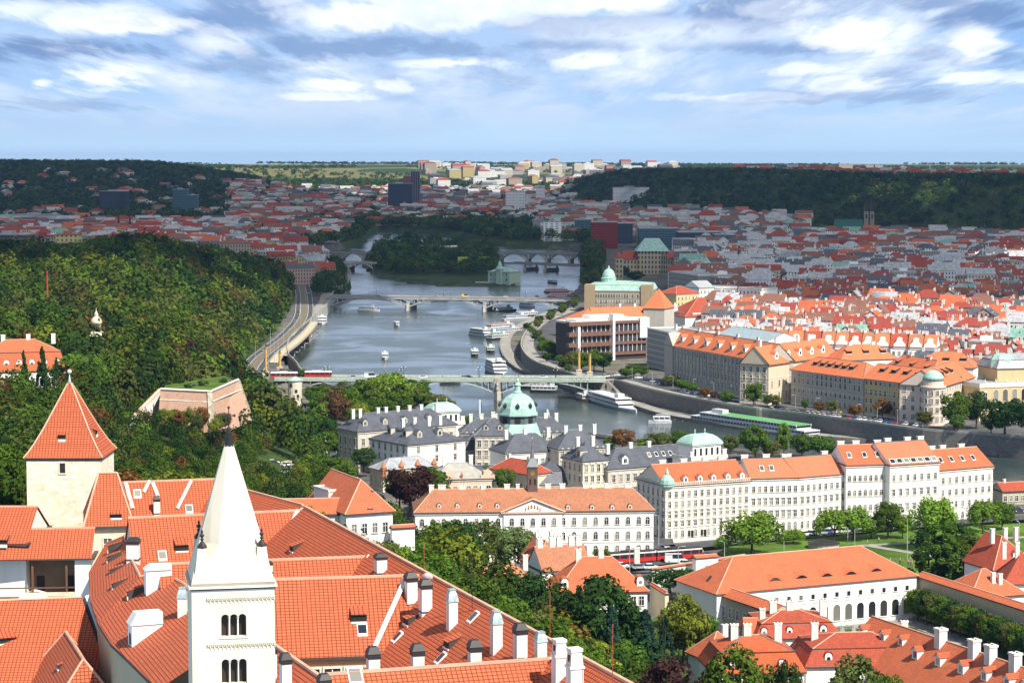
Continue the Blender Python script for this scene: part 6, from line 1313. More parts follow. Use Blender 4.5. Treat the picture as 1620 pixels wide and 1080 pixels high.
# landmarks far away
def block(name, label, px0, px1, ptop, pbot, z, d, wm, cat='building', rm=None, extra=None):
    A = W(px0, pbot, z); k = A.y / F; w = (px1 - px0) * k; h = (pbot - ptop) * k; r = empty(name, label, cat, (A.x, A.y, z)); m = MB(); m.box(0, w, 0, d, -8, h, 0); m.build('wall', [wm], r)
    t = MB(); t.box(-.4, w + .4, -.4, d + .4, h, h + .9, 0); t.box(w * .3, w * .6, d * .3, d * .6, h + .9, h + 3.6, 0); t.build('roof', [rm or GREYR], r); return r, w, h, k
GLB = facade('curtain_glass', (.10, .20, .24), (.03, .06, .09), 2.0, 3.4, .8, .7); GLD = facade('curtain_dark', (.07, .08, .11), (.02, .03, .05), 2.4, 3.6, .8, .7); TWW = facade('tower_white', (.86, .86, .86), (.20, .22, .26), 3.0, 3.2, .7, .45); RDB = facade('red_block', (.24, .035, .03), (.10, .02, .02), 2.4, 3.4, .7, .5)
block('office_tower', 'white slab tower with horizontal window bands in the middle distance', 800, 831, 303, 343, 12, 24, TWW, 'tower'); r, w, h, k = block('office_tower', 'slender grey tower with a red square sign right of the white slab tower', 848, 862, 297, 333, 14, 18, TWW, 'tower'); m = MB(); m.box(2, 9, -.3, 0, h * .42, h * .56); m.build('sign', [plain('sign_red', (.45, .03, .03))], r)
block('residential_tower', 'tall ribbed dark tower rising above the far district', 650, 664, 272, 332, 20, 24, facade('ribbed', (.18, .17, .20), (.03, .03, .05), 5, 3, .5, .9), 'tower'); block('office_block_dark', 'dark blue office block below the tall ribbed tower', 614, 652, 291, 334, 20, 30, GLD); block('residential_tower', 'reddish tower block beside the tall ribbed tower', 638, 650, 279, 333, 20, 16, facade('reddish', (.26, .12, .12), (.06, .05, .07)), 'tower')
block('glass_tower', 'pale blue glass office tower on the left of the valley', 273, 297, 300, 340, 14, 30, GLB, 'tower'); block('glass_tower', 'lower blue glass wing attached right of the pale glass tower', 297, 312, 309, 340, 14, 30, GLB, 'tower'); block('office_tower', 'very dark office block standing before the left hillside', 157, 200, 303, 340, 14, 40, GLD, 'tower')
block('hall', 'long dark ribbed sports hall among the left district roofs', 118, 190, 347, 366, 12, 60, facade('dark_hall', (.07, .08, .10), (.03, .03, .04), 30, 3, 1, .6))
block('slab', 'white twin slab beside the wooded island, grey half', 843, 860, 348, 372, 12, 20, facade('slab_grey', (.34, .34, .35))); block('slab', 'bright white slab beside the wooded island with blank end wall', 860, 889, 351, 378, 12, 20, facade('slab_white', (.86, .86, .84), (.1, .1, .1), 8, 3.4, .5, .4))
block('slab', 'grey panel block with even windows right of the slender tower', 884, 928, 328, 347, 12, 20, facade('panel_grey', (.38, .38, .40)))
block('office_block', 'dark red glass block with angled face behind the green dome', 936, 977, 352, 393, 9, 40, RDB); block('office_block', 'dark glass block right of the dark red block', 977, 1001, 354, 385, 9, 40, GLD); block('office_block', 'green glass block left of the dark red block', 910, 936, 348, 378, 10, 40, GLB)
block('office_block', 'long blue glass office front behind the red roofed palace', 1012, 1074, 362, 392, 9, 50, GLB); block('office_block', 'long grey glass office block right of the blue glass front', 1074, 1140, 368, 400, 9, 50, GLD); block('office_block', 'tall teal glass block at the end of the glass row', 1132, 1164, 372, 404, 9, 40, GLB)
block('congress_block', 'white office building with dark centre on the wooded hillside', 970, 1027, 297, 330, 20, 30, TWW); block('slab', 'pair of beige slabs near the foot of the dark hill', 1077, 1107, 325, 342, 12, 20, facade('slab_beige', (.42, .38, .30)))
block('modern_block', 'white stepped modernist building among the old town roofs', 1480, 1540, 386, 405, 12, 30, facade('white_strip', (.62, .60, .56)), extra=1); block('modern_block', 'long white flat building with terraces at the left edge city', 20, 88, 340, 358, 16, 40, facade('white_strip', (.62, .60, .56)))
block('apartment_house', 'yellow apartment house with orange roof above the hill trees at the left', 88, 125, 372, 402, 44, 16, facade('bright_yellow', (.62, .52, .22), (.08, .08, .08), 4, 3.6, .4, .5), rm=FROOF[0]); block('apartment_house', 'long beige apartment house with dark red roof left of the yellow one', 48, 88, 374, 398, 44, 16, facade('wall_sand', (0, 0, 0)), rm=FROOF[1]); block('office_block', 'brown office block at the left edge above the hill trees', -20, 45, 372, 402, 44, 30, facade('brown_office', (.22, .15, .11), (.04, .04, .05), 3, 3.4, .8, .5)); block('office_block', 'curved white terrace building at the left edge above the trees', 8, 55, 394, 414, 44, 14, facade('white_strip', (0, 0, 0)))
block('apartment_house', 'tall beige apartment house right of the yellow one', 125, 142, 374, 400, 42, 14, facade('wall_sand', (0, 0, 0)))
for i, (a, b, t, bt) in enumerate(((1327, 1349, 260, 278), (1368, 1382, 261, 279), (1384, 1397, 261, 279), (1424, 1434, 264, 276), (834, 846, 255, 266), (876, 896, 257, 268), (926, 942, 258, 268))): block('housing_slab', ['large housing slab alone on the right skyline', 'left one of twin housing towers on the right skyline', 'right one of twin housing towers on the right skyline', 'small housing slab right of the twin towers', 'housing tower on the central skyline', 'long housing slab on the central skyline', 'housing slab right of centre on the skyline'][i], a, b, t, bt, 82 if i < 4 else 98, 30, facade('slab_beige', (0, 0, 0)), 'housing block')
# twin spired church, green spire, small dark spires
def spires(px, py, z, top, wpx, label, m, n=1, gap=0):
    c = W(px, py, z); k = c.y / F; r = empty('church', label, 'church', c); H = (py - top) * k; w = wpx * k
    for i in range(n):
        s = MB(); x = i * gap * k; s.cb(x, 0, -4, w, w, H * .55 + 4, 0); s.build('tower', [plaster('church_stone', (.30, .26, .20))], r)
        o = MB(); o.cb(x, -w * .5, H * .32, w * .4, .3, H * .14, 0); o.build('window', [SHADE], r)
        s = MB(); s.frust([(x - w / 2, -w / 2), (x + w / 2, -w / 2), (x + w / 2, w / 2), (x - w / 2, w / 2)], H * .55, [(x - .3, -.3), (x + .3, -.3), (x + .3, .3), (x - .3, .3)], H, 0); s.build('spire', [m], r)
    return r
spires(1370, 362, 12, 312, 6.5, 'dark twin spired church before the black wooded hill', DARK, 2, 9); house('church_nave', 'long green roofed church nave left of the twin spires', 'church', (1322, 362), (1366, 362), 22, 9, 26, 'gable', 14, facade('wall_sand', (0, 0, 0)), plain('dark_green_roof', (.02, .10, .09)), ov=.4)
spires(1316, 420, 14, 388, 5, 'slender church tower with green copper spire in the old town', COPPER); spires(1340, 412, 14, 390, 5, 'dark pointed tower, left of a pair in the old town', DARK); spires(1354, 410, 14, 389, 5, 'dark pointed tower, right of a pair in the old town', DARK); spires(1312, 455, 14, 436, 5, 'small green capped tower above the orange roofs', COPPER); spires(1284, 465, 14, 450, 5, 'small tower with pale green cap left of the orange roofs', COPPER); spires(1592, 520, 14, 478, 9, 'baroque tower with green dome at the right edge', COPPER); spires(1498, 560, 12, 505, 8, 'grey gothic spire rising between the ornate houses', LEAD); spires(206, 378, 14, 337, 4, 'thin dark church spire in the left district', DARK); spires(188, 372, 14, 338, 4, 'second thin dark church spire in the left district', DARK)
# crane, mast, chimneys
for px, py, top, lab in ((1447, 430, 402, 'thin red crane mast in the old town'), (1050, 335, 299, 'pale slender chimney by the elevated road'), (558, 300, 279, 'thin factory chimney in the far district'), (1471, 275, 262, 'thin radio mast on the right skyline'), (1167, 272, 257, 'thin radio mast on the central skyline')):
    c = W(px, py, 14 if py > 290 else 90); k = c.y / F; m = MB(); m.lathe(0, 0, [(.7 * k + .6, -3), (.4 * k + .3, (py - top) * k)], 8); tag(m.build('mast', [plain('red_paint', (.5, .03, .03)) if 'red' in lab else CONC], loc=c), lab, 'mast')
# hydro station with little tower on the island tip
h = house('hydro_station', 'pale green hydro station with small tower at the island tip', 'power station', (772, 430), (806, 431), 14, 2, 22, 'hip', 5, plaster('pale_green_wall', (.36, .46, .34)), COPPER); h.grid('F', 4, (3, 8), 2, 3)
m = MB(); m.cb(h.w * .55, 0, -1, 6, 6, 16, 0); h.add('tower', m, [plaster('pale_green_wall', (0, 0, 0))]); m = MB(); m.lathe(h.w * .55, 0, [(4.4, 15), (3.6, 17), (2.5, 18), (2.3, 20), (1.4, 21.5), (.2, 24)], 8); h.add('dome', m, [COPPER])
m = MB(); m.box(0, 38, 0, 16, 0, 3.5); m.lathe(38, 8, [(8, 0), (8, 3.5)], 14); c = W(752, 452, 0); tag(m.build('lock_island', [CONC], loc=c), 'concrete lock wall around the hydro station', 'lock')
for a, b, lab, ze, rm_ in (((660, 391), (697, 391), 'low white roofed sports stand on the island', 12, FRAME), ((707, 392), (728, 391), 'small white roofed tribune on the island', 14, FRAME), ((675, 412), (688, 412), 'little red roofed house among the island trees', 10, TILER)): house('island_building', lab, 'building', a, b, ze, 3, 14, 'gable', 2, WHITE, rm_)
mb = MB(); mb.box(0, 40, 0, 16, 0, 11); c = W(724, 422, 3); tag(mb.build('tennis_hall', [plain('lime_green', (.34, .42, .04))], loc=c), 'lime green tennis hall among the island trees', 'hall')
# elevated road across the valley
ribbon('road', [W(px, py, 16) for px, py in [(840, 318), (900, 315), (960, 313.5), (1030, 313), (1070, 312)]], 22, 24, CONC)
# ------------------------------------------------------------------ trees
def leafquads(C, Nrm, size, rg):
    "one small quad per row of C, tilted about its outward normal"
    n = len(C); t = rg.normal(size=(n, 3)); Nn = Nrm + rg.normal(size=(n, 3)) * .38; Nn /= np.linalg.norm(Nn, axis=1)[:, None] + 1e-9
    a = np.cross(Nn, t); a /= np.linalg.norm(a, axis=1)[:, None] + 1e-9; b = np.cross(Nn, a)
    s = (size * rg.uniform(.6, 1.3, n))[:, None]; a = a * s; b = b * s * rg.uniform(.6, 1, n)[:, None]
    return np.stack([C - a - b * .4, C + b, C + a - b * .2, C - b * .9 + a * .1], 1).reshape(-1, 3)
def sph(n, rg): v = rg.normal(size=(n, 3)); return v / np.linalg.norm(v, axis=1)[:, None]
def crown(kind, seed, nleaf=4200):
    "unit crown: height 1, width 1, standing on z=0"
    rg = np.random.default_rng(seed); B = []
    if kind == 'broad':
        nb = 46
        for i in range(nb):
            d = sph(1, rg)[0]; k = rg.uniform(.45, 1) ** .6; p = np.array([d[0] * .36 * k, d[1] * .36 * k, .58 + d[2] * .33 * k]); B.append((p, rg.uniform(.07, .15)))
    elif kind == 'poplar':
        for i in range(44):
            z = rg.uniform(.12, .97); w = .34 * math.sin(math.pi * min(1, (z + .08) / 1.1)) ** .7; a = rg.uniform(0, 6.28); B.append((np.array([math.cos(a) * w, math.sin(a) * w, z]), rg.uniform(.06, .11)))
    elif kind == 'conifer':
        for i in range(90):
            z = rg.uniform(.06, .98); w = .46 * (1 - z) ** .85; a = rg.uniform(0, 6.28); k = rg.uniform(.5, 1); B.append((np.array([math.cos(a) * w * k, math.sin(a) * w * k, z - .05 * k]), .035 + .05 * (1 - z)))
    elif kind == 'willow':
        for i in range(46):
            a = rg.uniform(0, 6.28); w = rg.uniform(.1, .42); B.append((np.array([math.cos(a) * w, math.sin(a) * w, .2 + .62 * (1 - (w / .5) ** 2) ** .5 * rg.uniform(.55, 1)]), .10))
    elif kind == 'round':
        for i in range(40):
            d = sph(1, rg)[0]; B.append((np.array([d[0] * .38, d[1] * .38, .5 + d[2] * .38]), .13))
    P = []; N = []; per = nleaf // len(B)
    for p, r in B:
        v = sph(per, rg); q = p + v * r * rg.uniform(.75, 1.05, (per, 1)) * np.array([1, 1, .8 if kind != 'willow' else 1.9])
        if kind == 'willow': q[:, 2] = np.minimum(q[:, 2], .97)
        P.append(q); N.append(v * .7 + (p - np.array([0, 0, .4])) * .9)
    P = np.vstack(P); N = np.vstack(N); P[:, 2] = np.maximum(P[:, 2], .02)
    V = leafquads(P, N, {'broad': .023, 'poplar': .022, 'conifer': .032, 'willow': .026, 'round': .022}[kind], rg)
    if kind in ('conifer', 'poplar'): q = V.reshape(-1, 4, 3); m = q[:, :, 2].mean(1, keepdims=True); q[:, :, 2] = m + (q[:, :, 2] - m) * .5; V = q.reshape(-1, 3)
    return npmesh('crown', V, np.arange(len(V)).reshape(-1, 4), LEAF)
BARK = plain('bark', (.09, .065, .045), .95, 0, .1, .3, 2)
def trunk(kind, seed):
    rr = random.Random(seed); m = MB(); top = .8 if kind in ('conifer', 'poplar') else .55; m.tube([(0, 0, -.06), (.01, 0, .2), (-.01, .01, top)], .032, 6, r2=.008)
    if kind not in ('conifer', 'poplar'):
        for i in range(6): a = rr.uniform(0, 6.28); m.tube([(0, 0, rr.uniform(.2, .35)), (math.cos(a) * .15, math.sin(a) * .15, .48), (math.cos(a) * .28, math.sin(a) * .28, rr.uniform(.55, .7))], .014, 4, r2=.004)
    return m.mesh('trunk', [BARK])
KIND = {k: [(crown(k, 100 * j + 7, {'broad': 5200, 'conifer': 8000, 'poplar': 5500}.get(k, 4200)), trunk(k, j)) for j in range(n)] for k, n in (('broad', 5), ('poplar', 2), ('conifer', 2), ('willow', 2), ('round', 1))}
GR = {'green': (0.081, 0.137, 0.018), 'yellow': (0.163, 0.195, 0.023), 'dark': (0.034, 0.073, 0.017), 'brown': (0.130, 0.068, 0.031), 'red': (0.058, 0.026, 0.022), 'olive': (0.111, 0.127, 0.031), 'blue': (0.036, 0.078, 0.048), 'rust': (0.195, 0.094, 0.029), 'lime': (0.156, 0.247, 0.031), 'pale': (0.163, 0.215, 0.078)}
TW = {'green': 'green', 'yellow': 'yellow green', 'dark': 'dark green', 'brown': 'brown leaved', 'red': 'dark red leaved', 'olive': 'olive green', 'blue': 'bluish green', 'rust': 'rust coloured', 'lime': 'bright green', 'pale': 'pale green'}
KW = {'broad': ('broadleaf_tree', 'tree'), 'poplar': ('poplar_tree', 'tree'), 'conifer': ('conifer_tree', 'tree'), 'willow': ('willow_tree', 'tree'), 'round': ('clipped_shrub', 'shrub')}
trr = random.Random(5); NT = [0]
def tree(kind, x, y, z, w, h, col, label, group=None):
    cr, tk = trr.choice(KIND[kind]); nm, cat = KW[kind]; r = empty(nm, label, cat, (x, y, z - .3), trr.uniform(0, 6.28), group); r.scale = (w, w, h)
    c = link('crown', cr, r); k = trr.uniform(.85, 1.15); g = GR[col]; c.color = (g[0] * k * trr.uniform(.9, 1.1), g[1] * k, g[2] * k, 1); link('trunk', tk, r); NT[0] += 1; return r
def G(px, py, z0=None):
    "where the pixel's ray meets the terrain"
    if z0 is not None: return W(px, py, z0)
    d = ray(px, py); ys = np.concatenate([np.arange(350, 2400, 6.0), np.arange(2400, 9000, 30.0)]); P = np.stack([d.x / d.y * ys, ys], 1); hz = hgt(P)[0]; rz = HC + d.z / d.y * ys; i = int(np.argmax(rz <= hz)); return Vector((P[i, 0], P[i, 1], hz[i]))
def T(kind, px, py, wpx, hpx, col, where, z=None, group=None, label=None):
    c = G(px, py, z); k = c.y / F; hh = 'tall ' if hpx * k > 17 else ('small ' if hpx * k < 8 else ''); kd = {'broad': 'broadleaf tree', 'poplar': 'columnar tree', 'conifer': 'conifer', 'willow': 'weeping willow', 'round': 'clipped round shrub'}[kind]
    return tree(kind, c.x, c.y, c.z, wpx * k * 1.22, hpx * k * 1.04, col, label or f'{hh}{TW[col]} {kd} {where}', group)
# garden trees bottom centre
T('broad', 950, 1075, 150, 178, 'dark', 'in front of the white townhouse, largest in the garden', 12); T('conifer', 968, 1098, 62, 150, 'blue', 'with bare lower trunk in the centre garden', 12); T('conifer', 1020, 1085, 75, 130, 'blue', 'in the middle of the centre garden', 12); T('conifer', 1052, 1075, 45, 110, 'blue', 'second slim one in the centre garden', 12)
T('broad', 1082, 1062, 85, 135, 'yellow', 'left of the long cream wing', 12); T('broad', 1110, 1050, 60, 90, 'green', 'beside the parked cars', 12); T('broad', 880, 1052, 75, 120, 'green', 'between the orange roofs and the castle roof edge', 12); T('broad', 905, 1068, 90, 80, 'dark', 'at the left of the centre garden', 12); T('broad', 868, 1035, 60, 60, 'dark', 'low by the castle roof edge', 12)
T('broad', 1060, 1185, 125, 158, 'red', 'at the bottom edge', 12); T('broad', 1000, 1185, 90, 128, 'brown', 'at the bottom edge beside the red one', 12); T('broad', 1168, 1188, 125, 182, 'green', 'at the bottom edge below the street', 12); T('broad', 1125, 1185, 60, 130, 'green', 'small one at the bottom edge', 12); T('broad', 1246, 1195, 55, 165, 'dark', 'at the bottom edge before the mansard houses', 12); T('broad', 1352, 1190, 120, 170, 'olive', 'at the bottom edge before the dusty red mansard', 12); T('broad', 1402, 1190, 70, 140, 'green', 'right of the olive tree at the bottom edge', 12); T('broad', 940, 1150, 70, 90, 'dark', 'at the bottom edge by the castle roof', 12)
T('broad', 1060, 935, 85, 40, 'dark', 'low behind the orange wall coping', 11); T('broad', 1092, 932, 60, 34, 'green', 'low by the crossing wall', 11); T('broad', 762, 960, 82, 70, 'green', 'beside the castle roof edge, nearest of the row', 12); T('broad', 730, 945, 60, 55, 'green', 'behind the castle roof edge', 12)
# trees before the white palace
for a in ((640, 905, 60, 65, 'green'), (668, 915, 65, 75, 'lime'), (700, 912, 75, 95, 'green'), (730, 915, 80, 100, 'dark'), (760, 912, 75, 98, 'olive'), (795, 905, 60, 80, 'pale'), (825, 905, 62, 78, 'pale'), (690, 880, 40, 62, 'olive'), (655, 880, 40, 45, 'green')): T('broad', *a, 'in the row before the white palace', 11, 'trees before the white palace', f'{TW[a[4]]} tree, {["leftmost","second","third","fourth","fifth","sixth","seventh","slender back","low back"][[640,668,700,730,760,795,825,690,655].index(a[0])]} in the row before the white palace')
T('broad', 952, 897, 30, 34, 'green', 'sticking up by the tram roof', 11); T('broad', 868, 900, 35, 25, 'green', 'low by the palace wall', 11)
for i in range(15):
    px = 1452 + i * 13.5; T('broad', px, 984 + i * 5.0, 46, 62, ['green', 'dark', 'olive'][i % 3], 'in the hedge along the cream garden wall', 13.5, 'trees along the cream garden wall', f'{TW[["green","dark","olive"][i%3]]} tree in the row along the cream garden wall')
for i, (px, py) in enumerate(((1287, 986), (1306, 984), (1326, 981), (1346, 979), (1367, 977), (1387, 975))): T('round', px, py, 19, 25, 'brown' if i in (1, 3) else 'green', '', 14, 'clipped shrubs before the arcade', ('brown' if i in (1, 3) else 'green') + ' clipped domed shrub before the garden arcade')
# park
PKW = {1190: 'by the cream corner house', 1145: 'beside the street crossing, smallest', 1255: 'alone in front of the plain white house', 1320: 'at the left of the middle clump', 1350: 'in the middle clump', 1378: 'at the right of the middle clump', 1405: 'before the glazed attic house', 1428: 'thin, before the glazed attic house', 1478: 'left of the poplar clump', 1555: 'before the last house of the row', 1585: 'past the last house of the row'}
for px, py, w, h, c, kd in ((1190, 878, 75, 62, 'lime', 'willow'), (1145, 870, 24, 22, 'lime', 'willow'), (1255, 858, 28, 22, 'lime', 'willow'), (1320, 853, 50, 45, 'lime', 'willow'), (1350, 852, 52, 45, 'lime', 'willow'), (1378, 850, 40, 32, 'green', 'broad'), (1405, 850, 40, 52, 'green', 'broad'), (1428, 850, 26, 36, 'lime', 'broad'), (1478, 868, 60, 75, 'lime', 'willow'), (1555, 842, 42, 48, 'lime', 'willow'), (1585, 836, 36, 42, 'green', 'broad')): T(kd, px, py + 2, w * 1.2, h * 1.25, c, '', 10, None, f'{TW[c]} {"weeping willow" if kd=="willow" else "tree"} on the park lawn {PKW[px]}')
for i, (px, w, h) in enumerate(((1468, 45, 90), (1490, 46, 102), (1512, 46, 98), (1535, 40, 88), (1480, 40, 80), (1525, 45, 75))): T('poplar', px, 928 + (i % 2) * 4, w * 1.8, h * 1.04, ['dark', 'green'][i % 2], '', 11, 'poplars clumped at the park corner', f'{["dark","mid"][i%2]} green poplar in the tall clump at the park corner')
# river bank and academy gardens
for px, py, w, h, c in ((985, 712, 36, 34, 'rust'), (935, 715, 22, 22, 'green'), (965, 712, 20, 20, 'green'), (1040, 716, 40, 32, 'olive'), (1075, 714, 30, 34, 'green'), (1020, 715, 30, 22, 'lime'), (1156, 718, 26, 30, 'olive'), (1195, 728, 45, 56, 'green'), (1240, 724, 24, 55, 'lime'), (1268, 724, 34, 38, 'green'), (1300, 724, 38, 36, 'green'), (1220, 726, 30, 30, 'olive'), (1345, 730, 26, 26, 'green'), (1325, 726, 26, 20, 'dark'), (710, 660, 26, 28, 'olive'), (760, 682, 30, 20, 'green'), (740, 675, 24, 18, 'green'), (1115, 720, 30, 24, 'green')): T('broad', px, py, w * 1.15, h * 1.1, c, '', 8.5, 'trees on the river bank behind the academy', f'{TW[c]} tree on the river bank behind the academy roofs')
for px, py, w, h, c in ((606, 722, 46, 58, 'green'), (618, 650, 60, 55, 'green'), (585, 655, 50, 48, 'green'), (650, 655, 50, 42, 'olive'), (555, 675, 50, 56, 'green'), (530, 680, 48, 60, 'brown'), (570, 690, 42, 50, 'yellow'), (505, 665, 40, 44, 'green'), (490, 690, 40, 40, 'green'), (520, 705, 40, 42, 'dark'), (600, 700, 40, 46, 'green'), (545, 710, 36, 36, 'green'), (495, 640, 32, 26, 'green'), (455, 720, 34, 36, 'olive'), (480, 600, 24, 16, 'green'), (450, 597, 22, 14, 'olive'), (470, 720, 30, 34, 'green'), (535, 650, 30, 30, 'green'), (640, 640, 44, 36, 'lime'), (672, 650, 36, 30, 'green'), (650, 810, 75, 70, 'red'), (680, 800, 60, 58, 'green'), (632, 800, 50, 55, 'dark'), (705, 712, 30, 24, 'green'), (770, 762, 26, 28, 'green'), (798, 780, 34, 38, 'green'), (917, 775, 24, 26, 'pale'), (765, 795, 30, 26, 'green'), (505, 640, 40, 30, 'green'), (575, 640, 40, 34, 'green'), (545, 630, 34, 26, 'olive'), (630, 660, 46, 44, 'green'), (600, 675, 44, 44, 'green'), (520, 725, 44, 40, 'green'), (490, 735, 46, 44, 'olive'), (505, 760, 50, 44, 'green'), (540, 775, 55, 48, 'green'), (480, 780, 50, 40, 'green'), (575, 745, 36, 36, 'dark'), (515, 680, 40, 44, 'lime'), (660, 630, 40, 30, 'green'), (612, 658, 74, 64, 'lime'), (650, 655, 56, 46, 'green'), (578, 664, 60, 60, 'green'), (690, 655, 40, 30, 'olive')): T('broad', px, py, w * 1.12, h * 1.15, c, '', 9 if py < 735 else 11, 'trees around the academy and bridge head', f'{TW[c]} tree among the academy gardens and bridge head')
T('conifer', 535, 760, 16, 56, 'blue', 'by the road below the academy', 12)
# far bank street trees and Rudolf square
for px, py, w, h, c in ((1062, 610, 26, 16, 'olive'), (1078, 618, 22, 18, 'green'), (1095, 622, 18, 18, 'green'), (1115, 629, 18, 16, 'rust'), (1130, 632, 14, 14, 'brown'), (1150, 636, 22, 18, 'green'), (1192, 643, 28, 36, 'green'), (1215, 643, 16, 20, 'green'), (1228, 645, 20, 20, 'olive'), (1274, 648, 12, 16, 'green'), (1296, 653, 18, 18, 'rust'), (1316, 655, 18, 22, 'olive'), (1352, 660, 24, 20, 'rust'), (1396, 662, 28, 30, 'rust'), (1462, 673, 26, 22, 'olive'), (1510, 680, 44, 58, 'green'), (1545, 678, 42, 56, 'dark'), (1515, 684, 24, 28, 'green'), (1590, 690, 56, 58, 'dark'), (1568, 686, 30, 30, 'green'), (1630, 694, 50, 60, 'dark'), (990, 598, 20, 16, 'green'), (1000, 597, 20, 20, 'green'), (1015, 596, 22, 18, 'green'), (905, 585, 24, 28, 'olive'), (920, 588, 26, 30, 'green'), (940, 588, 30, 34, 'green'), (955, 588, 26, 30, 'dark'), (865, 572, 14, 14, 'dark'), (858, 560, 18, 20, 'green'), (870, 565, 20, 26, 'green'), (1115, 480, 28, 20, 'dark'), (1210, 478, 30, 18, 'green'), (1490, 568, 32, 14, 'olive'), (1460, 572, 24, 12, 'green'), (985, 440, 20, 18, 'dark'), (1005, 446, 26, 16, 'dark')): T('broad', px, py, w * 1.15, h * 1.15, c, '', 8.7, 'street trees on the far bank', f'{TW[c]} street tree on the far bank road')
for i in range(26):
    t = i / 25; px, py = [(905 - 80 * t * 2, 478 + 45 * t * 2) if t < .5 else (828 + 60 * (t - .5) * 2, 525 + 62 * (t - .5) * 2)][0]; T('broad', px + 6 + (i % 3) * 5, py + 2, 15, 15, ['dark', 'green', 'olive'][i % 3], '', 8.7, 'tree belt on the curved embankment', f'{TW[["dark","green","olive"][i%3]]} tree in the belt along the curved embankment')
# left hill: villa garden, slopes
for i in range(12): T('broad', 258 + i * 9, 672 + (i * 7) % 11 + (i > 8) * 8, 22, 30 + (i * 5) % 9, ['green', 'yellow', 'olive', 'rust'][i % 4], '', 34, 'bushes below the brick bastion', f'{TW[["green","yellow","olive","rust"][i%4]]} bush pressed against the foot of the brick bastion')
for i, (px, py, w, h) in enumerate(((300, 612, 16, 8), (322, 609, 16, 10), (352, 604, 14, 8), (285, 605, 14, 9))): T('round', px, py, w, h, 'dark', '', 45.3, 'clipped shrubs on the bastion lawn', 'dark clipped round shrub on the bastion lawn')
for kd, px, py, w, h, c in (('conifer', 38, 640, 26, 88, 'dark'), ('conifer', 68, 640, 30, 95, 'dark'), ('conifer', 90, 642, 24, 78, 'dark'), ('conifer', 172, 650, 26, 60, 'blue'), ('conifer', 210, 632, 18, 46, 'dark'), ('broad', 130, 640, 95, 85, 'green'), ('broad', 180, 625, 75, 80, 'olive'), ('broad', 160, 560, 60, 50, 'green'), ('broad', 190, 640, 55, 70, 'yellow'), ('broad', 235, 618, 60, 62, 'dark'), ('broad', 285, 595, 62, 62, 'red'), ('broad', 340, 603, 50, 46, 'red'), ('broad', 258, 612, 36, 40, 'dark'), ('broad', 225, 600, 50, 50, 'rust'), ('broad', 22, 520, 46, 40, 'pale'), ('broad', 50, 540, 55, 45, 'pale'), ('broad', 78, 510, 50, 40, 'yellow'), ('broad', 15, 560, 50, 50, 'yellow'), ('broad', 110, 530, 46, 40, 'green'), ('broad', 95, 470, 30, 26, 'rust'), ('broad', 130, 478, 34, 28, 'olive')): T(kd, px, py, w, h, c, '', None, 'trees around the villa terrace', f'{TW[c]} {"conifer" if kd=="conifer" else "shrub" if kd=="round" else "tree"} around the villa terrace on the left hill')
print('placed trees', NT[0])
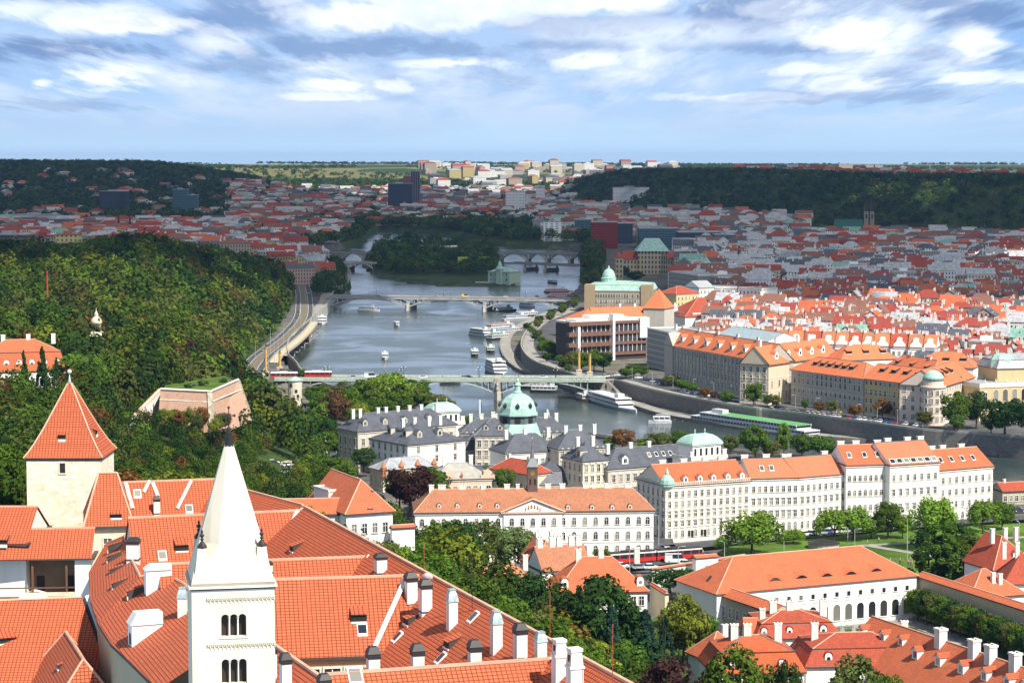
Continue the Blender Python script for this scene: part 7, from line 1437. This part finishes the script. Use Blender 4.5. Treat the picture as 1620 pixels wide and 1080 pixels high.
# woods: the largest-showing ones as trees of their own, the rest one mass each
def woods():
    rg = np.random.default_rng(3); P = []
    def zone(x0, x1, y0, y1, sp, cond, hh, tagz):
        n = int((x1 - x0) * (y1 - y0) / sp / sp); q = np.stack([rg.uniform(x0, x1, n), rg.uniform(y0, y1, n)], 1); u = q[:, 0] / q[:, 1]; q = q[(u > -.27) & (u < .27)]
        z, r, rd = hgt(q); k = cond(q, z, r, rd) & ~r; q = q[k]; z = z[k]; h = rg.uniform(*hh, len(q)); P.append(np.column_stack([q, z, h, np.full(len(q), tagz)]))
    rivd = lambda q: pdist(q, RIVER, True)
    roadd = np.array([[p.x, p.y] for p in ROADL]); lawnP = wxy([(250, 622), (333, 626), (380, 604), (345, 590), (290, 583), (262, 592)], 45); parkP = wxy([(400, 775), (408, 742), (450, 728), (480, 735), (470, 770), (440, 790)], 18); villaP = wxy([(-60, 645), (104, 640), (108, 585), (-60, 585)], 42); castleP = wxy([(-200, 1300), (-200, 745), (340, 750), (500, 785), (640, 815), (700, 880), (1010, 1100)], 62)
    def hillc(q, z, r, rd): return inside(q, HILLPOLY) & (pdist(q, roadd) > 11) & ~inside(q, lawnP) & ~inside(q, parkP) & ~inside(q, villaP) & ~(inside(q, castleP) & (q[:, 1] < 400)) & (q[:, 1] > 372) & (pdist(q, lawnP, True) > 3)
    # slope below the bastion: low shrubs, so the walls stay clear
    sl = lambda q: (q[:, 1] > 520) & (q[:, 1] < 795) & (q[:, 0] / q[:, 1] > -.18)
    zone(-330, 30, 372, 800, 9.0, lambda *a: hillc(*a) & ~sl(a[0]), (10, 17), 0); zone(-150, 60, 500, 800, 5.2, lambda *a: hillc(*a) & sl(a[0]), (4.0, 8.0), 0)
    zone(-420, -20, 800, 1700, 11.0, hillc, (9, 22), 0); zone(-560, -30, 1700, 2500, 12, hillc, (10, 17), 0)
    zone(-260, 60, 2450, 3260, 11, lambda q, z, r, rd: inside(q, ISLE) & (pdist(q, ISLE, True) > 12) & ~((np.abs(q[:, 0] / q[:, 1] + 86 / F) < 20 / F) & (q[:, 1] < 2700) & (q[:, 1] > 2540)), (9, 15), 1)
    lbw = wxy([(500, 470), (520, 462), (540, 462), (546, 440), (535, 420), (500, 413), (480, 412), (474, 425), (505, 440), (500, 455)], 9); zone(-260, -120, 1900, 2800, 9, lambda q, z, r, rd: inside(q, lbw) & (pdist(q, roadd) > 11), (9, 15), 1)
    rbw = wxy([(922, 460), (945, 462), (950, 420), (948, 385), (925, 385)], 9); zone(40, 160, 2000, 3700, 12, lambda q, z, r, rd: inside(q, rbw) & (rd > 5), (12, 18), 1)
    fb = wxy([(400, 397), (505, 400), (540, 392), (585, 384), (586, 368), (600, 362), (680, 366), (760, 384), (900, 392), (940, 396), (940, 366), (880, 350), (720, 345), (520, 350), (380, 372)], 9); zone(-520, 160, 2750, 4700, 17, lambda q, z, r, rd: inside(q, fb) & (rd > 8), (13, 21), 2)
    zone(-1400, 1700, 3300, 6600, 25, lambda q, z, r, rd: (z > 16) & ((q[:, 0] / q[:, 1] < -.05) | (q[:, 1] < np.interp(q[:, 0] / q[:, 1], *TOEU) + 850)) & (q[:, 1] < 6400), (11, 18), 2)
    zone(-1700, 1700, 3400, 6900, 27, lambda q, z, r, rd: (q[:, 1] > 3900) | (q[:, 0] / q[:, 1] < .10), (11, 17), 2); zone(-2300, 2300, 6500, 11500, 50, lambda q, z, r, rd: wav(q[:, 0], q[:, 1], 420) > -.08, (9, 15), 2)
    A = np.vstack(P); bl = np.array([a[1] < 1300 and blocked(a[0], a[1], 5) for a in A]); A = A[~bl]
    ang = A[:, 3] / A[:, 1]; z0 = A[:, 4] == 0; order = np.argsort(-(ang * z0)); nind = max(0, 300 - NT[0]); rr = random.Random(9)
    cn = lambda i: [ 'green', 'dark', 'yellow', 'olive', 'rust', 'lime', 'brown'][i]
    def colidx(a):
        n = mnoise.noise(Vector((a[0] / 70, a[1] / 110, 1.3))); m = rr.random()
        if n > .12: return rr.choices(range(7), [6, 2, 3.5, 4, .8, 1.2, .5])[0]
        if n < -.15: return rr.choices(range(7), [5, 6, 1, 2, .3, .5, .2])[0]
        return rr.choices(range(7), [7, 4, 1.5, 3, .5, .5, .3])[0]
    lit = lambda a: 'the slope below the brick bastion' if a[1] < 800 and a[0] / a[1] > -.18 else 'the wooded hill on the left'
    for i in order[:nind]:
        a = A[i]; c = cn(colidx(a)); shr = a[3] < 8.0
        r = tree('broad', a[0], a[1], a[2], a[3] * rr.uniform(.8, 1.05) * (1.25 if shr else 1), a[3], c, f'{TW[c]} {"bush" if shr else "tree"} on {lit(a)}', f'trees and bushes on {lit(a)}')
    A = A[order[nind:]]; print('mass trees', len(A))
    for tg, nm, lab in ((0, 'hill_woods', 'dense mixed green and yellow wood covering the left hill'), (1, 'riverside_woods', 'dark green wood on the river island and banks'), (2, 'distant_woods', 'far dark woods on the hills and behind the river')):
        B = A[A[:, 4] == tg]; Cs = []; Ns = []; Sz = []; Co = []
        for a in B:
            dist = a[1]; n = int(np.clip(9e5 / dist ** 1.12 * .9, 12, 620)); v = sph(n, rg); v[:, 2] = np.abs(v[:, 2]) * 1.0 - .25 * (rg.random(n) < .4); w = a[3] * (rg.uniform(.32, .46) if tg == 0 else rg.uniform(.42, .56)); lob = 1 + .28 * np.sin(v[:, 0] * 5 + a[0]) * np.cos(v[:, 1] * 6 + a[1])
            p = np.column_stack([a[0] + v[:, 0] * w * lob, a[1] + v[:, 1] * w * lob, a[2] + a[3] * (.42 + .55 * v[:, 2] * lob)]); Cs.append(p); Ns.append(v); Sz.append(np.full(n, a[3] * 2.4 / math.sqrt(n) * .40))
            g = np.array(GR[cn(colidx(a))] if tg == 0 else GR[rr.choices(['dark', 'green', 'olive'], [5, 4, 1])[0]]) * rg.uniform(.55, 1.1) * (.85 if tg == 0 else 1); Co.append(np.tile(np.append(g, 1), (n * 4, 1)))
        V = leafquads(np.vstack(Cs), np.vstack(Ns), np.concatenate(Sz), rg); print(nm, len(V) // 4)
        tag(link(nm, npmesh(nm, V, np.arange(len(V)).reshape(-1, 4), LEAFC, np.vstack(Co))), lab, 'woods', kind='stuff')
woods()
# ------------------------------------------------------------------ vehicles
CARP = objcol('car_paint', .3, .6); TYRE = plain('rubber', (.02, .02, .02)); CGL = plain('car_glass', (.02, .025, .03), .1, 0, .6)
def loft(secs, m=0, mb=None):
    mb = mb or MB()
    for a, b in zip(secs[:-1], secs[1:]):
        n = len(a)
        for i in range(n): mb.poly([a[i], a[(i + 1) % n], b[(i + 1) % n], b[i]], m)
    mb.poly(secs[0][::-1], m); mb.poly(secs[-1], m); return mb
def make_car(name, label, cat, L, Wd, H, hood, group=None, van=False):
    r = empty(name, label, cat, (0, 0, 0), 0, group); w = Wd / 2; hb = H * (.58 if not van else .5); b = MB()
    def sec(x, z0, z1, ww): return [(x, -ww, z0), (x, ww, z0), (x, ww * 1.02, (z0 + z1) / 2), (x, ww * .93, z1), (x, -ww * .93, z1), (x, -ww * 1.02, (z0 + z1) / 2)]
    loft([sec(-L / 2, .35, hb * .85, w * .88), sec(-L / 2 + .25, .22, hb, w), sec(L / 2 - hood, .2, hb, w), sec(L / 2 - .35, .22, hb * .82, w), sec(L / 2, .35, hb * .62, w * .86)], 0, b); b.build('body', [CARP], r)
    c = MB(); x0, x1 = -L / 2 + (.35 if not van else .1), L / 2 - hood - (0 if van else .0); t0, t1 = x0 + (.55 if not van else .1), x1 - (.75 if not van else .6)
    for i, (s0, s1, mm) in enumerate((((x0, t0), (t1, x1), 1),)):
        q0 = [(x0, -w * .92, hb), (x1, -w * .92, hb), (x1, w * .92, hb), (x0, w * .92, hb)]; q1 = [(t0, -w * .74, H), (t1, -w * .74, H), (t1, w * .74, H), (t0, w * .74, H)]
        for k in range(4): c.poly([q0[k], q0[(k + 1) % 4], q1[(k + 1) % 4], q1[k]], 1)
        c.poly(q1, 0); c.box(t0 - .02, t1 + .02, -w * .76, w * .76, H, H + .04, 0)
        if van: c.box(x0, (x0 + x1) * .5 - .6, -w * .95, w * .95, hb, H - .25, 0)
    c.build('cabin', [CARP, CGL], r)
    for x in (-L * .31, L * .31):
        for y in (-w + .08, w - .08):
            m = MB(); m.T = Matrix.Translation((x, y, .33)) @ Matrix.Rotation(math.pi / 2, 4, 'X'); m.lathe(0, 0, [(.33, -.1), (.33, .1)], 12, 0); m.lathe(0, 0, [(.18, -.12), (.18, .12)], 8, 1); m.build('wheel', [TYRE, FRAME], r)
    for y in (-w * .65, w * .65): m = MB(); m.box(L / 2 - .06, L / 2 + .02, y - .18, y + .18, hb * .62, hb * .8); m.build('headlight', [FRAME], r)
    for o in r.children: o.color = (.75, .75, .75, 1)
    return r
CARS = {'w': ((.72, .72, .70), 'white'), 's': ((.32, .33, .34), 'silver'), 'b': ((.02, .02, .025), 'black'), 'u': ((.03, .07, .22), 'blue'), 'r': ((.35, .03, .03), 'red'), 'g': ((.09, .09, .10), 'dark grey'), 'y': ((.6, .42, .04), 'yellow')}
base_car = None; used = {}
def car(px, py, z, rz, c, where, kind='car'):
    global base_car
    col, nm = CARS[c]; p = W(px, py, z); lab = f'{nm} {kind} {where}'; key = kind
    if key not in used:
        used[key] = make_car('parked_car', '', 'car', 4.4, 1.8, 1.45, 1.15) if kind == 'car' else (make_car('minibus', '', 'van', 6.2, 2.1, 2.5, .7, van=True) if kind == 'minibus' else make_car('box_van', '', 'van', 6.6, 2.3, 3.0, .9, van=True))
        o = used[key]
    else: o = copy_tree(used[key])
    o.location = p; o.rotation_euler = (0, 0, rz); o['label'] = lab; o['group'] = lab
    for ch in o.children: ch.color = (*col, 1)
    return o
rc = random.Random(21)
def heading(a, b): a = W(*a, 9); b = W(*b, 9); return math.atan2(b.y - a.y, b.x - a.x)
for i in range(30): t = i / 30; px = 1222 + 245 * t; py = 648.5 + 27 * t; car(px, py, 8.7, heading((1222, 648), (1467, 675)) + math.pi / 2 + .2, rc.choice('wwwssbugwr'), 'parked in the long row on the far bank road')
for i in range(12): t = i / 12; car(1075 + 130 * t, 620 + 20 * t, 8.7, heading((1075, 620), (1205, 640)), rc.choice('wsbgwu'), 'driving below the grey river palace')
for px, py, c in ((958, 596, 'w'), (968, 595, 's'), (978, 594, 'w'), (1010, 598, 'w'), (1022, 600, 'w'), (1034, 604, 's'), (1046, 608, 'b'), (998, 592, 'r')): car(px, py, 8.7, .2 + px % 2, c, 'at the busy junction by the bridge head')
car(1324, 653, 8.7, 2.5, 'y', 'on the far bank road, only yellow one')
for px, py, c in ((1002, 862 + 10, 'w'),): pass
car(1058, 872, 10, .15, 'w', 'turning at the street crossing behind the minibus'); car(1086, 893, 10, .1, 'w', 'in front of the minibus at the crossing'); car(1068, 889, 10, .05, 'w', 'at the street crossing, largest vehicle there', 'minibus')
for i, (px, py, c) in enumerate(((984, 897, 'w'), (1012, 899, 's'), (1030, 899, 'w'))): car(px, py, 10, .1, c, 'in front of the red and black tram')
for px, py, c, a in ((1095, 996, 's', 2.0), (1104, 1005, 's', 2.0), (1113, 992, 'w', -1.2), (1124, 998, 'b', -1.1), (1134, 1005, 'b', -1.1), (1147, 1012, 'g', -1.1), (1158, 1020, 'g', -1.1)): car(px, py, 13, a, c, 'parked beside the long cream wing')
for i, (px, py, c) in enumerate(((432, 733, 'w'), (436, 736, 'b'), (455, 737, 'w'), (460, 742, 's'), (452, 747, 's'), (440, 752, 'b'), (470, 732, 'b'), (455, 760, 'w'))): q = G(px, py, 20); car(px, py, 20.35, .5 + i * .1, c, 'in the small parking lot among trees')
pl_ = W(436, 745, 20); mb = MB(); mb.poly([W(x, y, 20.3) for x, y in ((398, 772), (420, 738), (455, 727), (482, 733), (474, 762), (440, 785))]); tag(mb.build('parking_lot', [plain('gravel', (.33, .29, .18), .95, 0, .1, .25, .3)]), kind='structure')
for i, t in enumerate((.12, .2, .27, .42, .5, .56, .66, .73, .8, .87)):
    k = int(t * (len(ROADL) - 1)); p = ROADL[k]; q = ROADL[k + 1]; o = car(810, 900, 9, math.atan2(q.y - p.y, q.x - p.x), rc.choice('wsbugr'), 'on the left bank road'); d = perp(ROADL, k) * (4.5 if i % 2 else -4.5); o.location = (p.x + d.x, p.y + d.y, 8.75)
for px, c in ((560, 's'), (600, 'w'), (670, 'w'), (735, 's'), (742, 'b'), (860, 'w')): car(px, 597.5, 10.55, 0, c, 'crossing the pale green arch bridge')
car(586, 598, 10.55, 0, 'w', 'with boxy body on the pale green arch bridge', 'box_van')
for px, c in ((600, 'b'), (690, 's'), (775, 'w'), (800, 'w'), (850, 'b')): car(px, 470, 10.55, 0, c, 'crossing the flat concrete bridge')
car(736, 470, 10.55, 0, 'y', 'orange yellow on the flat concrete bridge', 'box_van')
for i in range(9): car(1262 + i * 12, 847.5 - i * 1.05, 10.1, .4, rc.choice('wsbgu'), 'parked by the apartment row in the park street')
for px, py, c in ((1596, 805, 'w'), (1606, 806, 's'), (1612, 809, 'b')): car(px, py, 9, .2, c, 'at the right edge near the river')
def tram(px, py, z, rz, n, label, roofm):
    p = W(px, py, z); r = empty('tram', label, 'tram', p, rz); L = 14.5
    for i in range(n):
        x = i * (L + .4); b = MB(); b.box(x, x + L, -1.25, 1.25, .35, 1.5, 0); b.box(x, x + L, -1.22, 1.22, 1.5, 2.7, 1); b.box(x, x + L, -1.25, 1.25, 2.7, 3.05, 2)
        for k in range(6): b.box(x + .3 + k * 2.6, x + .55 + k * 2.6, -1.26, 1.26, 1.5, 2.7, 0)
        b.build('carriage', [plain('tram_red', (.45, .03, .02), .4), CGL, FRAME], r); t = MB(); t.box(x + .3, x + L - .3, -1.1, 1.1, 3.05, 3.4, 0); t.box(x + 4, x + 9, -.8, .8, 3.4, 3.7, 0); t.build('roof', [roofm], r)
        for xx in (x + 3, x + L - 3): wv = MB(); wv.box(xx - 1.1, xx + 1.1, -1.1, 1.1, 0, .5); wv.build('bogie', [TYRE], r)
tram(963, 892, 10, heading((963, 892), (1046, 886)) * 1.0, 2, 'long red and black tram in front of the white palace', DARK); tram(428, 598, 10.6, 0, 1, 'red tram with white roof at the left bridge head', FRAME); tram(482, 596.5, 10.6, 0, 1, 'single red tram car starting over the arch bridge', FRAME)
# ------------------------------------------------------------------ boats
HULLW = plain('hull_white', (.55, .56, .57), .4); HULLD = plain('hull_dark', (.05, .05, .06), .4); DECKG = plain('deck_green', (.10, .34, .10), .6); DECKR = plain('deck_red', (.42, .05, .04), .6); DECKB = plain('deck_blue', (.05, .13, .35), .6); WOODL = plain('deck_wood', (.33, .22, .13)); DECKT = plain('deck_teal', (.06, .22, .18), .6)
def boat(px, py, L, wd, rz, decks, hull, top, label, group=None, cat='boat', name='river_boat', rails=True):
    if L < 60: L *= .85; wd *= .85
    p = W(px, py, 0.1); r = empty(name, label, cat, p, rz, group); m = MB(); hw = wd / 2; n = 7; secs = []
    for i in range(n + 1):
        t = i / n; x = -L / 2 + L * t; k = 1 if t < .6 else max(.06, 1 - ((t - .6) / .4) ** 1.8); sh = .25 * max(0, t - .5) * 2; f = .8 + .2 * min(1, t * 6)
        secs.append([(x, -hw * k * f * .75, -.4), (x, hw * k * f * .75, -.4), (x, hw * k * f, 1.3 + sh), (x, -hw * k * f, 1.3 + sh)])
    loft(secs, 0, m); m.build('hull', [hull], r); z = 1.3
    for d in range(decks):
        x0, x1 = -L * (.44 - .05 * d), L * (.28 - .06 * d); h = 2.1; c = MB(); c.box(x0, x1, -hw * .82, hw * .82, z, z + .7, 0); c.box(x0 + .2, x1 - .2, -hw * .8, hw * .8, z + .7, z + 1.6, 1); c.box(x0, x1 + .3, -hw * .9, hw * .9, z + 1.6, z + h, 0)
        k = max(3, int((x1 - x0) / 2.2))
        for i in range(k + 1):
            for sg in (-1, 1): xx = x0 + (x1 - x0 - .2) * i / k; c.box(xx, xx + .45, sg * hw * .83 - .04, sg * hw * .83 + .04, z + .7, z + 1.6, 0)
        c.build('cabin', [HULLW, CGL], r); z += h
    t = MB(); t.box(-L * .4, L * (.2 - .05 * decks) + 1, -hw * .75, hw * .75, z, z + .12, 0); t.build('sun_deck', [top], r)
    if L > 14:
        w_ = MB(); w_.box(L * .1, L * .1 + L * .06 + 1.2, -hw * .35, hw * .35, z, z + 1.9, 0); w_.build('wheelhouse', [HULLW], r)
    if rails:
        q = MB()
        for y in (-hw * .85, hw * .85):
            q.tube([(-L * .42, y, z + .9), (L * .15, y, z + .9)], .05, 4)
            for i in range(8): x = -L * .42 + L * .57 * i / 7; q.tube([(x, y, z), (x, y, z + .9)], .04, 4)
        q.build('railing', [FRAME], r)
    return r
hd = lambda a, b: (lambda A, B: math.atan2(B.y - A.y, B.x - A.x))(W(*a, 0), W(*b, 0))
for a in ((609, 567, 22, 5.5, -1.5, 1, HULLW, HULLW, 'white tour boat heading to the camera in mid river'), (584, 492, 24, 6, -.4, 1, HULLW, DECKB, 'white boat with blue deck just past the concrete bridge'), (628, 516, 13, 4, -1.3, 1, HULLW, HULLW, 'small white motor boat alone in the river'), (698, 474, 26, 6, .1, 1, HULLW, DECKR, 'white boat passing under the concrete bridge'), (799, 492, 26, 6.5, .5, 1, HULLD, HULLW, 'dark hulled boat right of the second bridge pier'), (835, 485, 24, 6, -.9, 1, HULLW, HULLW, 'white boat under the right end of the concrete bridge'), (712, 607, 14, 4, 0, 1, HULLD, HULLW, 'dark little boat under the pale green bridge'),
          (762, 532, 34, 8, -1.0, 2, HULLW, HULLW, 'white two deck ship at the quay, left one'), (776, 531, 32, 8, -1.0, 1, HULLW, DECKT, 'white ship with teal deck at the quay'), (795, 519, 40, 8, .8, 1, HULLW, DECKR, 'ship with red deck at the crowded quay'), (803, 526, 38, 8, .8, 1, HULLW, DECKB, 'ship with blue deck at the crowded quay'), (790, 536, 30, 7, .9, 1, HULLD, DECKT, 'dark ship with teal roof at the crowded quay'), (818, 505, 36, 7, .7, 1, HULLW, DECKB, 'farther ship with blue deck by the quay bend'), (836, 500, 30, 7, .6, 1, HULLD, HULLW, 'dark ship near the right bridge end'), (776, 556, 24, 7, -1.5, 1, HULLD, DECKG, 'dark boat with green deck at the quay'), (751, 562, 20, 6, -1.5, 1, HULLD, HULLW, 'small dark hulled boat tied to a jetty'),
          (786, 590, 44, 11, -1.35, 3, HULLW, HULLW, 'large white three deck river ship beside the quay'), (510, 512, 20, 9, -1.5, 2, HULLW, HULLW, 'white floating clubhouse moored at the left bank'), (489, 539, 15, 5, -1.4, 1, WOODL, DECKR, 'brown wooden boat beside the mooring piers'), (875, 448, 26, 6, -1.2, 1, HULLD, HULLW, 'dark boat in the right channel'), (884, 462, 34, 8, .2, 1, DECKR, DECKR, 'red moored boat, upper one of the pair'), (895, 470, 40, 9, .1, 1, DECKR, DECKR, 'red moored boat restaurant, lower one of the pair'), (905, 476, 38, 9, .05, 1, HULLD, DECKB, 'blue roofed pontoon beside the red boat restaurant'),
          (846, 614, 26, 7, -.25, 1, HULLD, DECKR, 'brown houseboat moored under the right bridge span'), (865, 620, 22, 6, -.25, 1, HULLD, HULLW, 'small workboat moored right of the bridge pier'), (923, 633, 20, 6, hd((910, 628), (935, 636)), 1, WOODL, HULLW, 'small wooden boat ahead of the white two deck ship'), (1044, 669, 13, 3.6, 3.2, 1, HULLW, HULLW, 'tiny white motor boat near the hotel ship')): boat(*a)
boat(970, 642, 66, 10, hd((942, 630), (998, 646)), 2, HULLW, HULLW, 'white two deck river ship moored at the landing quay', name='river_ship', cat='ship')
hs_ = boat(1172, 676, 112, 11, hd((1270, 690), (1070, 661)), 2, HULLW, DECKG, 'very long white hotel ship with bright green deck', name='hotel_ship', cat='ship', rails=False)
boat(995, 626, 20, 6, hd((970, 620), (1010, 632)), 1, WOODL, HULLW, 'floating cafe with white canopy at the landing quay')
# ------------------------------------------------------------------ street lamps, flags, aerials, people
lampdone = {}
def lamp(px, py, top, z=None, arm=1, where=''):
    p = G(px, py, z); k = p.y / F; H = max(6, (py - top) * k); key = round(H); lab = f'tall grey street lamp {where}'
    if key not in lampdone:
        r = empty('street_lamp', lab, 'street lamp', p, 0, lab); m = MB(); m.tube([(0, 0, -.3), (0, 0, key)], .13, 6, r2=.08); m.tube([(0, 0, key), (1.4 * arm, 0, key + .25)], .06, 5); m.build('pole', [LAMPM], r); h_ = MB(); h_.box(.9, 2.0, -.2, .2, key + .1, key + .3); h_.build('lamp_head', [LAMPM], r); lampdone[key] = r
    else: copy_tree(lampdone[key], p, rc.uniform(-.5, 3.5), lab, lab)
LAMPM = plain('lamp_grey', (.42, .43, .43), .5, .2)
for px, py, top in ((456, 668, 640), (466, 672, 655), (489, 697, 664), (510, 706, 676), (536, 714, 690), (574, 732, 704), (478, 640, 615), (441, 640, 600), (443, 612, 590), (440, 571, 528), (449, 548, 516), (466, 532, 505), (456, 556, 520), (434, 575, 540), (425, 582, 555), (404, 566, 540), (428, 560, 518), (476, 515, 490), (474, 505, 480), (483, 480, 450), (470, 470, 445)): lamp(px, py, top, 8.7, 1, 'along the left bank road')
for px, py, top in ((1042, 862, 812), (1073, 898, 864), (1146, 890, 865), (1208, 862, 822), (1240, 870, 842), (1352, 868, 840), (1435, 884, 820), (1570, 876, 843), (1612, 868, 826), (996, 902, 868), (1341, 866, 845), (1554, 900, 872)): lamp(px, py, top, 10, 1, 'in the park and street by the crossing')
for i in range(14): t = i / 13; lamp(1000 + 420 * t, 603 + 68 * t, 590 + 66 * t, 8.7, 1, 'along the far embankment')
def pole(px, py, top, z, label, col, flag=None, Y=None):
    p = D(px, py, Y) if Y else W(px, py, z); k = p.y / F; H = (py - top) * k; r = empty('flagpole' if flag else 'aerial', label, 'flagpole' if flag else 'aerial', p); m = MB(); m.tube([(0, 0, -.5), (0, 0, H)], .0004 * p.y if Y is None else .035, 6); m.build('pole', [col], r)
    if flag:
        f = MB(); n = 6; pts = [(.1 + i * .16, .12 * math.sin(i * 1.1)) for i in range(n)]; hh = (3.4, 1.1)
        for j, (z0, z1, mm) in enumerate(((.0, 1.6, 0), (1.6, 3.2, 1), (3.2, 4.6, 2))):
            for i in range(n - 1): f.poly([(pts[i][0], pts[i][1], H - z1 - i * .3), (pts[i + 1][0], pts[i + 1][1], H - z1 - .3 - i * .3), (pts[i + 1][0], pts[i + 1][1], H - z0 - .3 - i * .3), (pts[i][0], pts[i][1], H - z0 - i * .3)], mm)
        f.build('flag', flag, r)
pole(759, 668, 632, 20, 'flagpole with dark flag left of the great dome', FRAME, [DECKB, DECKB, DECKB]); pole(866, 676, 647, 20, 'flagpole with white, red and blue flag right of the great dome', FRAME, [HULLW, DECKR, DECKB])
RUST = plain('rusty_red', (.30, .06, .03)); 
pole(747, 956, 872, 0, 'thin dark aerial on the palace ridge', DARK, Y=202); pole(969, 1085, 983, 0, 'rusty red lightning rod before the bluish conifer', RUST, Y=172); pole(870, 1010, 935, 0, 'rusty red lightning rod on the castle roof edge', RUST, Y=190); pole(671, 920, 855, 0, 'thin rust coloured rod near the palace ridge chimneys', RUST, Y=212)
def dish(px, py, Y, label): c = D(px, py, Y); m = MB(); m.T = Matrix.Rotation(R(-60), 4, 'X'); m.lathe(0, 0, [(.05, -.12), (.35, -.06), (.55, .06), (.5, .07), (.3, -.02)], 14); m.T = None; m.tube([(0, 0, -.1), (0, .1, -1.6)], .04, 5); tag(m.build('satellite_dish', [FRAME], loc=c), label, 'satellite dish')
dish(676, 913, 213, 'white satellite dish behind the dark capped chimneys')
# people: one skinned standing body with a head, arms and legs, copied
def make_person():
    J = [(0, 0, .95, .13), (0, 0, 1.2, .13), (0, 0, 1.42, .14), (0, 0, 1.53, .06), (0, 0, 1.66, .095), (0, .01, 1.76, .07)]
    V = [j[:3] for j in J]; Rd = [j[3] for j in J]; E = [(i, i + 1) for i in range(5)]
    def limb(root, pts):
        k = root
        for p in pts: V.append(p[:3]); Rd.append(p[3]); E.append((k, len(V) - 1)); k = len(V) - 1
    for s in (-1, 1):
        limb(2, [(s * .19, 0, 1.40, .06), (s * .25, .02, 1.12, .045), (s * .26, -.06, .88, .035), (s * .26, -.08, .80, .03)]); limb(0, [(s * .09, 0, .88, .09), (s * .11, -.05 * s, .5, .06), (s * .11, .04 * s, .08, .04), (s * .11, -.10 + .04 * s, .04, .035)])
    me = bpy.data.meshes.new('person'); me.from_pydata(V, E, []); o = bpy.data.objects.new('person_src', me); COL.objects.link(o); md = o.modifiers.new('skin', 'SKIN'); md.use_smooth_shade = True
    for i, sv in enumerate(me.skin_vertices[0].data): sv.radius = (Rd[i], Rd[i] * .8)
    me.skin_vertices[0].data[0].use_root = True; o.modifiers.new('sub', 'SUBSURF').levels = 1
    bpy.context.view_layer.update(); ev = o.evaluated_get(bpy.context.evaluated_depsgraph_get()); m2 = bpy.data.meshes.new_from_object(ev); m2.name = 'person'; bpy.data.objects.remove(o)
    skin = plain('skin', (.45, .28, .2)); leg = plain('trousers', (.06, .07, .11))
    for m in (objcol('shirt', .9, .1), skin, leg): m2.materials.append(m)
    for f in m2.polygons: z = f.center.z; f.material_index = 1 if z > 1.48 or (abs(f.center.x) > .2 and z < 1.2) else (2 if z < .93 else 0)
    return m2
pme = make_person(); SC = [((.6, .6, .6), 'white'), ((.4, .05, .05), 'red'), ((.05, .1, .3), 'blue'), ((.04, .04, .05), 'black'), ((.5, .4, .1), 'yellow')]
def people(lst, z, where):
    for px, py in lst:
        c, n = rc.choice(SC); p = W(px, py, z); o = link('person', pme, None, p, rc.uniform(0, 6)); o.color = (*c, 1); lab = f'person in {n} top {where}'; tag(o, lab, 'person', lab)
people([(1104, 877), (1108, 880), (1112, 878), (1096, 876), (1015, 870), (1130, 880)], 10.05, 'at the zebra crossing'); people([(1425 + rc.uniform(-18, 22), 893 + rc.uniform(-4, 5)) for _ in range(16)], 10.1, 'in the crowd by the poplar clump')
people([(1600, 846), (1604, 848), (1540, 856), (1372, 862), (1390, 858), (1480, 880)], 10.1, 'on the park path'); people([(800 + rc.uniform(-8, 60), 566 + rc.uniform(-10, 22)) for _ in range(26)], 1.75, 'on the broad landing quay'); people([(1366, 978), (1360, 980), (1376, 979)], 14, 'before the garden arcade'); people([(905 + i * 7, 602) for i in range(5)] + [(700, 598), (650, 598), (820, 598)], 10.6, 'on the arch bridge'); people([(1000 + rc.uniform(0, 200), 640 + rc.uniform(0, 3)) for _ in range(8)], 1.75, 'along the landing quay by the ships')
# round kiosk in the park
c = W(1303, 866, 10); r = empty('park_kiosk', 'low round pale kiosk with dark top on the park lawn', 'kiosk', c); m = MB(); m.lathe(0, 0, [(4.6, 0), (4.6, 1.4), (4.9, 1.5)], 18); m.build('wall', [PARA], r); m = MB(); m.lathe(0, 0, [(4.9, 1.5), (3.4, 2.0), (.6, 2.3)], 18); m.build('roof', [DARK], r)
for px, py in ((1000, 625), (985, 622)): m = MB(); m.frust([(-5, -3), (5, -3), (5, 3), (-5, 3)], 2.6, [(-3, -.2), (3, -.2), (3, .2), (-3, .2)], 3.8); [m.tube([(x, y, 0), (x, y, 2.6)], .06, 4) for x in (-4.8, 4.8) for y in (-2.8, 2.8)]; tag(m.build('cafe_canopy', [FRAME], loc=W(px, py, 1.75)), 'white cafe canopy on the landing quay, ' + ('right one' if px == 1000 else 'left one'), 'canopy')
m = MB(); a, b = W(962, 603, 8.7), W(985, 627, 1.8); m.tube([a - W(962, 603, 0), b - W(962, 603, 0)], .9, 4); tag(m.build('quay_stairs', [PAVE], loc=W(962, 603, 0)), 'pale straight stair descending from embankment to landing quay', 'stairs')
h = house('river_pavilion', 'small red roofed pavilion at the right edge near the river', 'pavilion', (1586, 778), (1640, 776), 13, 9, 8, 'gable', 2.5, KHAKI, TILER); h.chimx([.2], .8, 1.8); h.wins('F', 6, .8, 1.2, 1.8)
# ------------------------------------------------------------------ air
mb = MB(); mb.box(-9000, 9000, -500, 21500, -9, 215); hm = bpy.data.materials.new('haze'); hm.use_nodes = True; nt = hm.node_tree; nt.nodes.clear(); o_ = NN(nt, 'ShaderNodeOutputMaterial'); pv = NN(nt, 'ShaderNodeVolumePrincipled'); pv.inputs['Density'].default_value = 0.00003; pv.inputs['Color'].default_value = (.36, .58, 1, 1); pv.inputs['Anisotropy'].default_value = .3; nt.links.new(pv.outputs[0], o_.inputs['Volume']); tag(mb.build('haze', [hm]), kind='stuff')
